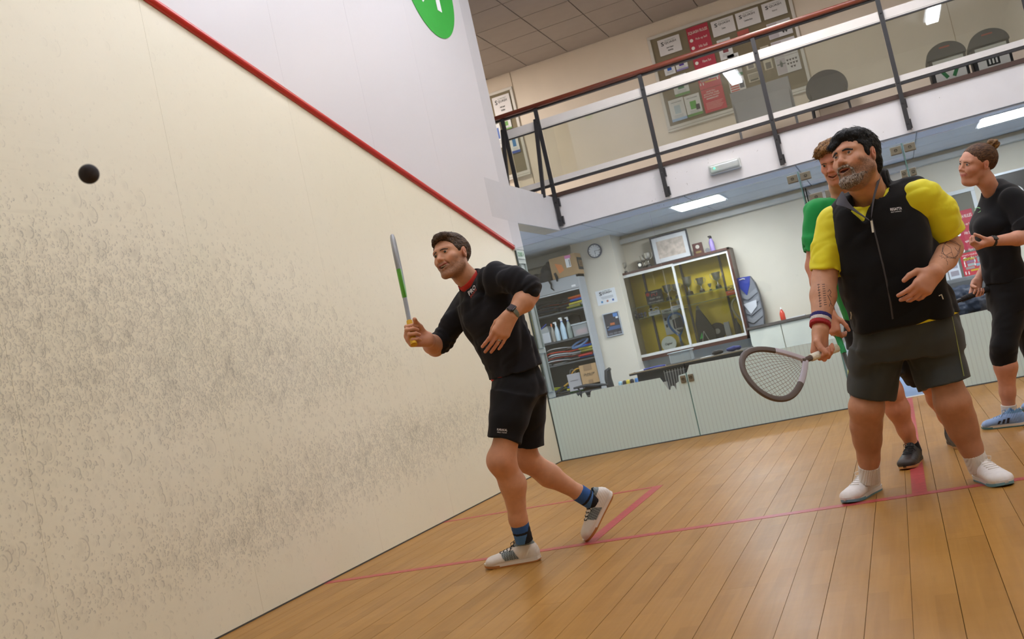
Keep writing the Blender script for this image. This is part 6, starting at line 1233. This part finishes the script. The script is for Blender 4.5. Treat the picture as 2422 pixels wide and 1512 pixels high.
    sheet([[(1991,446,4.37),(2000,462,4.31),(2006,478,4.265),(2030,500,4.235),(2060,521,4.222)],[(1984,462,4.36),(1990,472,4.30),(1996,482,4.255),(2026,500,4.228),(2059,522,4.219)],[(1977,478,4.35),(1975,486,4.29),(1992,486,4.25),(2022,499,4.226),(2058,523,4.218)]],'collar_lining',GM)
    sheet([[(2086,398,4.36),(2084,425,4.32),(2073,455,4.28),(2067,485,4.245),(2062,518,4.222)],[(2078,402,4.34),(2076,428,4.305),(2066,458,4.27),(2062,487,4.24),(2061,519,4.22)]],'collar_lining',GM)
    zl=[(2062,518),(2068,545),(2078,585),(2088,625),(2097,665),(2106,715),(2112,755)]; zp=camhits(v,[DD(a,c,4.25) for a,c in zl],.001)
    MB().tube(zp,.0042,6,flat=.5,up=CR).build('zip',mat('zipgrey','3b3a3e',.5),vs); 
    zp=camhits(v,[DD(a,c,4.25) for a,c in [(2061,522),(2063,535),(2065,550)]],.005); MB().tube(zp,.0045,6,flat=.5).build('zip_puller',mat('zipwhite','d8d6c8',.4),vs)
    for P_ in ([(2221,700),(2227,697),(2231,708)],[(2013,755),(2014,745),(2012,738)]):
        q=camhits(v,[DD(a,c,4.25) for a,c in P_],.003); MB().tube(q,.0028,5).build('pocket_puller',mat('zipwhite','d8d6c8',.4),vs)
    mapped_text(v,'REGATTA',A(3.387,-4.499,1.266),cv(1,.12,0),cv(-.12,1,0),.050,.012,mat('printwhite','ececf0',.6),vs,bold=.02,cam=True); mapped_text(v,'GREAT OUTDOORS',A(3.385,-4.498,1.254),cv(1,.12,0),cv(-.12,1,0),.046,.005,mat('printwhite','ececf0',.6),vs,bold=0,cam=True)
    # shorts
    s=G(); s.loft([A(3.3,-4.216,0.632),A(3.308,-4.227,0.7),A(3.317,-4.241,0.807)],[.245,.242,.222],[.165,.172,.165],cv(.97,.2,.15),2.3)
    s.loft([A(3.1,-4.23,0.474),A(3.124,-4.236,0.561),A(3.172,-4.246,0.671)],[.106,.110,.125],[.105,.11,.12],cv(1,.1,0),2.2,.03); s.loft([A(3.417,-4.236,0.462),A(3.413,-4.22,0.54),A(3.402,-4.22,0.64)],[.114,.113,.120],[.115,.115,.12],cv(1,.05,0),2.2,.03)
    s.rc(A(3.072,-4.235,0.382),A(3.11,-4.234,0.514),.086,.084,.003,'s'); s.rc(A(3.415,-4.242,0.376),A(3.419,-4.236,0.472),.090,.088,.003,'s')
    s.disp=lambda P:.006*foldn(P,cv(.75,.45,.1),11,3,15)+.004*foldn(P,cv(.3,.9,.1),13,4,16)
    sh=s.mesh('shorts',garment_mat('greyshorts','3a3e3d',.75,.3,900,.1),.0058,body)
    sp=camhits(s,[DD(a,c,4.3) for a,c in [(2250,742),(2258,780),(2268,830),(2280,890)]],0); MB().tube(sp,.0022,5).build('side_seam',mat('seamline','8f9a5a',.6),sh)
    # wristband
    d=nrm(eR-wR); c=A(2.978,-4.53,0.863)
    for o_,cl in ((-.018,'a83038'),(.0,'d6cdc8'),(.018,'33306e')): 
        q=G(); q.loft([c+d*(o_-.0095),c+d*(o_+.0095)],[.046]*2,[.043]*2,CR); q.disp=lambda P:.001*np.sin((P@CR)*900); q.mesh('wristband',garment_mat('wb'+cl,cl,.95,.8,900),.003,body)
    # tattoos: plain line work
    TM=mat('tattooink','39333a',.6,vary=.2)
    L_=[[(.038*math.cos(a),.038*math.sin(a)) for a in np.linspace(0,2*PI,30)],[(-.036,-.03),(-.030,.034),(.034,.028),(.030,-.034),(-.036,-.03)],[(-.03,.012),(-.005,.006),(.006,-.01),(-.012,-.03)],[(.006,-.01),(.02,-.03)],[(.012,.012),(.03,.0)]]
    strokes(g,L_,A(3.567,-4.363,1.046),cv(.9,-.3,0),cv(.3,.9,0),TM,body,r=.0013)
    L_=[[(-.022,.010),(-.014,.010),(-.012,.018),(-.010,.002),(-.004,.010),(.004,.004),(.008,.014),(.012,-.002),(.018,-.004),(.022,-.018)],[(.010,.016),(.014,.016)],[(.012,.012),(.016,.010)]]
    strokes(g,L_,A(3.522,-4.485,1.008),cv(.9,-.25,0),cv(.25,.9,0),TM,body,r=.0012)
    L_=[[(-.022+.0022*(i%2),.05-.012*i),(-.010,.052-.012*i)] for i in range(9)]+[[(-.016,.055),(-.018,-.05)]]; L_+=[[(.0,.05-.01*i),(.012,.05-.01*i)] for i in range(10)]
    L_+=[[(.022,.015),(.030,.025),(.036,.012),(.028,.0),(.036,-.01)],[(.02,.0),(.03,-.03),(.022,-.05)],[(.03,-.035),(.036,-.05)]]
    strokes(g,L_,A(3.013,-4.518,0.97),cv(.98,.1,0),cv(-.1,.98,0),TM,body,r=.0014)
    # socks and shoes
    for a_,k_ in ((aR,kR),(aL,kL)):
        q=G(); dd=nrm(k_-a_); q.loft([a_-dd*.06,a_,a_+dd*.022],[.047,.048,.048],[.047,.048,.048],CR,2); q.disp=lambda P:.0012*np.sin(P@CR*700); q.mesh('sock',garment_mat('whitesock','dbd6d0',.95,.5,700),.003,body)
    tR=A(2.881,-4.236,0); hR_=A(3.007,-3.999,0); dR_=nrm(tR-hR_); tL=A(3.559,-4.386,0); hL_=A(3.44,-4.03,0); dL_=nrm(tL-hL_)
    shoe(body,tuple(tR-dR_*.29),tuple(tR),(0,0,1),'e9e5e3','dedada','6f9fb4','e6e2de',L=.30,w_=1.08,tip='e6e2e0',hi=.98)
    shoe(body,tuple(tL-dL_*.30),tuple(tL),(0,0,1),'e9e5e3','dedada','6f9fb4','e6e2de',L=.30,w_=1.08,tip='e6e2e0',hi=.98)
    palm=(hR[1][0]+hR[1][2]+hR[2][0]+hR[2][2])/4; butt=palm-rd*.085
    racquet_geo(rack_M(butt,rd,np.cross(rd,cv(-.139,.21,-.117))),'574b46','ddd8c6','b8b2bc',W=.25,L=.36,y0=.215,gl=.18,fr=.0095,sm=1.0,nm=13,ncr=16,label='large teardrop racquet with white grip held low by the man in the vest',scol='6b4d48')
man_vest()

# ================= woman at the right edge =================
def woman():
    H=HFrame([[-0.4678, -0.8548, 0.2246], [0.8213, -0.5143, -0.247], [0.3266, 0.0689, 0.9426]],(3.9,-2.675,1.539),1.003)
    g=G(); add_head(g,H,smile=.75,open_=.0,fat=.2,fem=1,nose=.78,brow=.55)
    nb=A(3.955,-2.58,1.373); sL=A(4.045,-2.669,1.283); sR=A(4.02,-2.38,1.315); ch=A(3.931,-2.577,1.165); wa=A(3.908,-2.563,0.952); pe=A(3.929,-2.533,0.767)
    g.chain([H.p(0,-.02,-.04),A(3.929,-2.637,1.443),nb],[.046,.046,.054],.03); g.loft([pe,wa,ch,A(3.971,-2.557,1.272)],[.05,.05,.05,.05],[.04,.04,.04,.04],cv(.25,0,.95),k=.05); g.rc(sL,sR,.038,.038,.04)
    eL=A(4.078,-2.75,1.054); wL=A(3.848,-2.947,1.074); eR=A(3.904,-2.385,1.011); wR=A(3.76,-2.54,0.865)
    g.rc(sL,eL,.042,.038); g.chain([eL,eL+(wL-eL)*.35,wL],[.042,.040,.024],.02); g.rc(sR,eR,.038,.036); g.chain([eR,eR+(wR-eR)*.4,wR],[.038,.035,.024],.02)
    hL,_=hand(g,wL,cv(-.82,-.30,.2),cv(-.1,.3,.95),True,[(50,60,40),(52,62,40),(55,62,40),(58,62,40)],.92,.05,thumb=[(.8,.4,-.4),(.7,.1,-.7),(.6,-.1,-.8)],fat=.9)
    rd=nrm(cv(-.92,-.33,.2)); hR,_=hand(g,wR,cv(-.25,-.85,.35),rd,False,[(55,75,45),(58,78,45),(62,80,45),(66,80,45)],.92,.02,thumb=[(.7,.5,-.5),(.6,.0,-.8),(.5,-.2,-.85)],fat=.9)
    hl=A(3.913,-2.56,0.745); hr=A(3.983,-2.381,0.728); kl=A(3.81,-2.625,0.459); al=A(3.763,-2.58,0.108); kr=A(4.002,-2.28,0.403); ar=A(4.034,-2.192,0.03)
    for a_,b_,c_ in ((hl,kl,al),(hr,kr,ar)):
        d=c_-b_; g.chain([a_,b_],[.05,.052],.03); g.chain([b_,b_+d*.32+cv(.002,0,0),b_+d*.75,c_],[.052,.060,.040,.036],.03)
    f0=skin_col('c89078',[(hL[1][0],.06,'cf8f78',.5),(H.p(0,.1,.06),.05,'dba890',.6)],.04,4)
    body=g.mesh('person',SKIN,.0037,None,face_tint(H,None,f0,'b05a58',redk=.45),label='woman with a hair bun in black top and cropped leggings at the right edge',cat='person')
    add_eyes(H,body,'3f4650',(0,1,0)); brows(H,body,mat('browbrown','3d2a1f',.7,vary=.3),g,.0019)
    h=G(); h.el(H.p(0,-.022,.042),np.array([.079,.099,.082])*H.k,H.R); h.el(H.p(0,.006,.030),np.array([.0745,.082,.074])*H.k,H.R,.01); h.el(H.p(0,-.085,.02),np.array([.05,.03,.06])*H.k,H.R,.03)
    h.el(H.p(0,.082,.020),np.array([.064,.046,.062])*H.k,H.R,.01,'s')
    hairline(h,H,[-.14,-.08,-.045,-.022,-.006,.004,.016,.028,.045,.065,.12],[-.075,-.070,-.055,-.035,.020,.020,.018,.026,.052,.066,.070],5,.004)
    for s in (-1,1): h.rc(H.p(s*.083,-.008,.012),H.p(s*.083,-.012,-.02),.019*H.k,.022*H.k,.004,'s')
    h.disp=lambda P:.0012*vn(H.loc(P),np.array([160,30,160]),8)
    HM=strands(H,['2e1d14','6b4a2f'],31,(260,26,200),.7); h.mesh('hair',HM,.003,body)
    b=G(); b.el(H.p(0,-.105,.105),np.array([.034,.036,.034])*H.k,H.R); b.disp=lambda P:.003*np.sin(H.loc(P)@A(60,140,170)+2*vn(P,30,3)); b.mesh('hair_bun',strands(H,['3a2415','8a6434'],32,(90,90,90),.8),.003,body)
    tufts(H,body,HM,[((0,-.11,-.03),(0,-.6,-.5),22,.035,.03),((-.05,-.08,-.055),(0,-.6,-.6),16,.03,.02)],h,th=.0007,sprd=.6)
    BK=garment_mat('blacktee','131316',.9,.3,900,.1)
    t=G(); t.loft([A(3.923,-2.539,0.825),A(3.913,-2.561,0.951),A(3.919,-2.565,1.065),A(3.934,-2.576,1.177),A(3.974,-2.557,1.284),A(3.983,-2.558,1.367)],[.125,.115,.122,.135,.125,.085],[.118,.105,.115,.125,.105,.075],cv(.25,0,.95),2.1,.04)
    t.el(A(3.856,-2.671,1.171),(.05,.05,.055),None,.09); t.el(A(3.866,-2.538,1.171),(.05,.05,.055),None,.09); t.rc(A(3.993,-2.565,1.374),A(4.041,-2.608,1.32),.055,.06,.06); t.rc(A(3.994,-2.522,1.383),A(4.032,-2.42,1.34),.05,.055,.06)
    t.rc(sL,sR,.060,.060,.05); t.chain([sL,A(4.061,-2.719,1.139)],[.070,.064],.03); t.loft([A(4.07,-2.745,1.093),A(4.054,-2.722,1.149)],[.064,.066],[.064,.066],cv(0,0,1),2,.02); t.rc(sR,A(3.914,-2.385,1.075),.062,.058,.03)
    t.rc(H.p(0,-.02,-.06),A(3.926,-2.613,1.393),.048,.060,.006,'s'); t.disp=lambda P:.006*foldn(P,cv(.6,.6,.3),14,5,5)
    ts=t.mesh('t_shirt',BK,.0056,body)
    q=camhits(t,[DD(2313+7*math.cos(a),497+6*math.sin(a),5.7) for a in np.linspace(.3,5.6,14)],.001); MB().tube(q,.0025,5).build('logo',mat('logogreen','8fd08a',.5),ts)
    s=G(); s.loft([A(3.926,-2.508,0.677),A(3.93,-2.522,0.767),A(3.931,-2.538,0.857)],[.155,.15,.125],[.130,.128,.115],cv(.25,0,.95),2.2)
    s.chain([A(3.911,-2.557,0.694),kl,A(3.796,-2.617,0.415)],[.100,.070,.067],.03); s.loft([A(3.794,-2.61,0.359),A(3.804,-2.615,0.426)],[.066,.068],[.066,.068],CR,2,.02)
    s.chain([A(3.979,-2.38,0.676),kr,A(4.005,-2.276,0.349)],[.100,.070,.067],.03); s.loft([A(4.007,-2.26,0.289),A(4.007,-2.275,0.362)],[.066,.068],[.066,.068],CR,2,.02)
    s.disp=lambda P:.002*foldn(P,cv(.9,.3,.2),25,8,5); s.mesh('leggings',garment_mat('blackleggings','0e0e11',.8,.2,900,.1),.0056,body)
    ax=nrm(wL-eL); cw=wL-ax*.015; wt=empty('watch',tuple(cw)); wt.parent=body; e1=nrm(np.cross(ax,CAMDIR)); e2=np.cross(e1,ax)
    MB().tube([cw+e1*.029*math.cos(a)+e2*.027*math.sin(a) for a in np.linspace(0,2*PI,25)[:-1]],.011,6,closed=True,flat=.2,up=ax).build('strap',mat('strapblack','17171a',.6),wt)
    nz=nrm(cv(.1,.6,.7)); X_=nrm(np.cross(ax,nz)); Z_=np.cross(X_,ax); MB().obox(Matrix(np.c_[np.c_[X_,ax,Z_],cw+Z_*.029].tolist()+[[0,0,0,1]]),(.032,.034,.011),.005).build('watch_case',mat('watchdark','202024',.25),wt,smooth=True)
    for a_,k_ in ((al,kl),(ar,kr)):
        q=G(); dd=nrm(k_-a_); q.loft([a_-dd*.06,a_,a_+dd*.012],[.043,.043,.043],[.043,.043,.043],CR,2); q.mesh('sock',garment_mat('whitesock','dbd6d0',.95,.5,700),.0032,body)
    tt=A(3.593,-2.57,-0); hh=A(3.81,-2.682,0); d=nrm(hh-tt); sh,M=shoe(body,tuple(tt+d*.262),tuple(tt),(0,0,1),'7f9fcf','dcd6cc','4a7c86','8aa6c8',L=.265,tip='9ab4dc',collar='5b86b0')
    for i in range(3):
        y=.095+.028*i; MB().prism([M@Vector((.036+.0045*0+(.0035 if i==2 else .001*i),y+a_,b_)) for a_,b_ in ((-.004,.030),(.010,.030),(-.004,.062-.006*i),(-.018,.062-.006*i))],M.to_3x3()@Vector((.006,0,0))).build('shoe_stripe',mat('stripe','1d2030',.6),sh)
        MB().prism([M@Vector((-.036-(.0035 if i==2 else .001*i),y+a_,b_)) for a_,b_ in ((-.004,.030),(.010,.030),(-.004,.062-.006*i),(-.018,.062-.006*i))],M.to_3x3()@Vector((-.006,0,0))).build('shoe_stripe',mat('stripe','1d2030',.6),sh)
    f2=A(ar[0],ar[1],0)+A(.02,.04,0); shoe(body,tuple(f2-d*-.05),tuple(f2-d*.215),(0,0,1),'7f9fcf','dcd6cc','4a7c86','8aa6c8',L=.265)
    palm=(hR[1][0]+hR[1][2]+hR[2][0]+hR[2][2])/4; racquet_geo(rack_M(palm-rd*.075,rd,cv(.2,.7,.6)),'1c1c20','1a1a1c','1c1c20',W=.205,L=.35,y0=.30,gl=.19,label='black racquet held low by the woman in the black top',scol='3a3a3e')
woman()

# ================= young man in green behind =================
def man_green():
    H=HFrame([[-0.9325, -0.3601, -0.0264], [0.3522, -0.8911, -0.2862], [0.0796, -0.2762, 0.9578]],(3.171,-3.563,1.65),0.969)
    g=G(); add_head(g,H,smile=.85,open_=.7,fat=.8,nose=1.0,brow=.9)
    nb=A(3.173,-3.465,1.462); sR=A(3.022,-3.521,1.423); sL=A(3.338,-3.465,1.435); pe=A(3.197,-3.393,0.755); wa=A(3.181,-3.436,1.017); ch=A(3.165,-3.479,1.276)
    g.chain([H.p(0,-.02,-.05),A(3.169,-3.503,1.529),nb],[.056,.058,.064],.03); g.loft([pe,wa,ch,A(3.178,-3.481,1.401)],[.05,.05,.05,.05],[.045,.045,.045,.04],cv(.97,.2,.1),k=.05); g.rc(sL,sR,.045,.045,.04)
    eR=A(2.941,-3.536,1.144); wR=A(2.966,-3.661,0.873); eL=A(3.371,-3.284,1.138); wL=A(3.352,-3.203,0.905)
    g.rc(sR,eR,.050,.044); g.chain([eR,eR+(wR-eR)*.35,wR],[.046,.046,.030],.02); g.rc(sL,eL,.050,.044); g.chain([eL,eL+(wL-eL)*.35,wL],[.046,.046,.030],.02)
    rd=nrm(cv(.22,-.92,.35)); hR,_=hand(g,wR,cv(.15,-.92,.2),rd+cv(.4,0,.5),False,[(40,60,40),(44,64,40),(48,66,42),(52,66,42)],.98,.02)
    hL,_=hand(g,wL,cv(.1,-.95,-.1),cv(-.8,0,.4),True,[(15,20,12)]*4,.98,.06)
    hr=A(3.134,-3.393,0.699); hl=A(3.262,-3.365,0.705); kr=A(3.162,-3.43,0.405); kl=A(3.378,-3.216,0.388); tr_=A(3.148,-3.572,0); dr_=nrm(A(-.25,-1,0)); ar=tr_-dr_*.225+A(0,0,.105); tl_=A(3.475,-3.206,0); dl_=nrm(A(.25,-1,0)); al=tl_-dl_*.225+A(0,0,.105)
    for a_,b_,c_ in ((hr,kr,ar),(hl,kl,al)):
        d=c_-b_; g.chain([a_,b_],[.05,.062],.03); g.chain([b_,b_+d*.34,b_+d*.75,c_],[.062,.059,.040,.034],.03)
    f0=skin_col('c88a6e',[(H.p(0,.1,.0),.07,'d08a74',.5)],.05,5)
    body=g.mesh('person',SKIN,.0037,None,face_tint(H,None,f0,'b0605c',redk=.7),label='smiling young man in a green t-shirt half hidden behind the man in the vest',cat='person')
    add_eyes(H,body,'45403a',(.05,1,0)); add_teeth(H,body,-.0515,1); brows(H,body,mat('browfair','6a4a34',.7,vary=.3),g,.003)
    h=G(); h.el(H.p(0,-.018,.046),np.array([.080,.098,.084])*H.k,H.R); h.el(H.p(0,.010,.028),np.array([.0765,.082,.076])*H.k,H.R,.01); h.el(H.p(0,.020,.095),np.array([.072,.080,.042])*H.k,H.R,.02); h.el(H.p(.035,.060,.088),np.array([.040,.036,.030])*H.k,H.R,.015); h.el(H.p(.060,.035,.070),np.array([.026,.040,.030])*H.k,H.R,.015)
    h.el(H.p(0,.088,.012),np.array([.064,.044,.062])*H.k,H.R,.008,'s')
    hairline(h,H,[-.12,-.06,-.035,-.018,-.006,.004,.018,.030,.045,.065,.12],[-.05,-.045,-.04,-.03,.02,.018,.005,.030,.055,.062,.066],6,.008)
    h.disp=lambda P:.005*vn(H.loc(P),np.array([50,40,50]),4)+.0022*vn(H.loc(P),np.array([180,70,120]),8)
    HM=strands(H,['4a301b','a67c4c'],41,(160,50,90),1.0); h.mesh('hair',HM,.003,body)
    tufts(H,body,HM,[((.065,.055,.070),(.8,.5,-.5),30,.03,.018),((.04,.085,.080),(.5,.9,-.3),26,.026,.016),((0,.05,.135),(.2,.2,.8),30,.022,.04)],h,th=.0018,sprd=.5)
    GR=garment_mat('greentee','1f9a4c',.75,.3,800,.1)
    t=G(); t.loft([A(3.201,-3.397,0.837),A(3.181,-3.436,1.017),A(3.17,-3.459,1.159),A(3.164,-3.481,1.299),A(3.172,-3.474,1.414),A(3.171,-3.477,1.457)],[.19,.185,.185,.19,.16,.10],[.13,.13,.13,.135,.10,.07],cv(.97,.2,.1),2.2,.04)
    t.rc(sL,sR,.062,.062,.05); t.chain([sR,A(2.98,-3.53,1.298)],[.074,.068],.03); t.loft([A(2.957,-3.534,1.215),A(2.976,-3.531,1.287)],[.062,.066],[.066,.068],CR,2,.03); t.chain([sL,A(3.359,-3.325,1.21)],[.074,.068],.03)
    t.rc(H.p(0,-.02,-.06),A(3.169,-3.501,1.494),.056,.066,.006,'s'); t.rc(A(2.951,-3.535,1.197),A(2.97,-3.532,1.265),.052,.052,.003,'s'); t.disp=lambda P:.006*foldn(P,cv(.3,.9,.3),13,4,5)+.002*vn(P,30,3)
    t.mesh('t_shirt',GR,.0058,body)
    s=G(); s.loft([A(3.189,-3.369,0.651),A(3.194,-3.382,0.732),A(3.206,-3.396,0.859)],[.20,.20,.18],[.14,.14,.13],cv(.97,.2,.1),2.2); s.loft([A(3.149,-3.417,0.476),A(3.142,-3.414,0.559),A(3.135,-3.401,0.664)],[.098,.10,.11],[.098,.1,.11],CR,2.1,.03); s.loft([A(3.342,-3.244,0.434),A(3.309,-3.294,0.527),A(3.268,-3.348,0.633)],[.095,.10,.11],[.095,.1,.11],nrm(cv(.9,.4,0)),2.1,.03)
    s.rc(A(3.146,-3.424,0.385),A(3.153,-3.418,0.51),.085,.083,.003,'s'); s.rc(A(3.363,-3.21,0.367),A(3.334,-3.254,0.46),.083,.081,.003,'s'); s.disp=lambda P:.006*foldn(P,cv(.5,.8,.2),13,4,5)
    s.mesh('shorts',garment_mat('blackshorts2','15161b',.85,.3,900,.1),.0058,body)
    for a_,k_ in ((ar,kr),(al,kl)):
        q=G(); dd=nrm(k_-a_); q.loft([a_-dd*.06,a_,a_+dd*.0],[.037,.037,.037],[.037,.037,.037],CR,2); q.mesh('sock',garment_mat('darksock','1b1b1f',.95,.5,700),.0032,body)
    tt=A(3.148,-3.572,0); d=nrm(A(-.25,-1,0)); shoe(body,tuple(tt-d*.285),tuple(tt),(0,0,1),'202022','1f1f21','c08f5c','141416',L=.29,tip='3a2a20',w_=1.02,hi=1.12)
    t2=A(3.475,-3.206,0); d2=nrm(A(.25,-1,0)); shoe(body,tuple(t2-d2*.285),tuple(t2),(0,0,1),'202022','1f1f21','c08f5c','141416',L=.29,tip='202022',w_=1.02)
    palm=(hR[1][0]+hR[1][2]+hR[2][0]+hR[2][2])/4; racquet_geo(rack_M(palm-rd*.075,rd,cv(.72,.2,.66)),'4d5250','2f9e5e','cfd83a',W=.215,L=.36,y0=.28,gl=.185,label='racquet with green grip and yellow throat hanging behind the man in the vest',scol='22303a')
man_green()
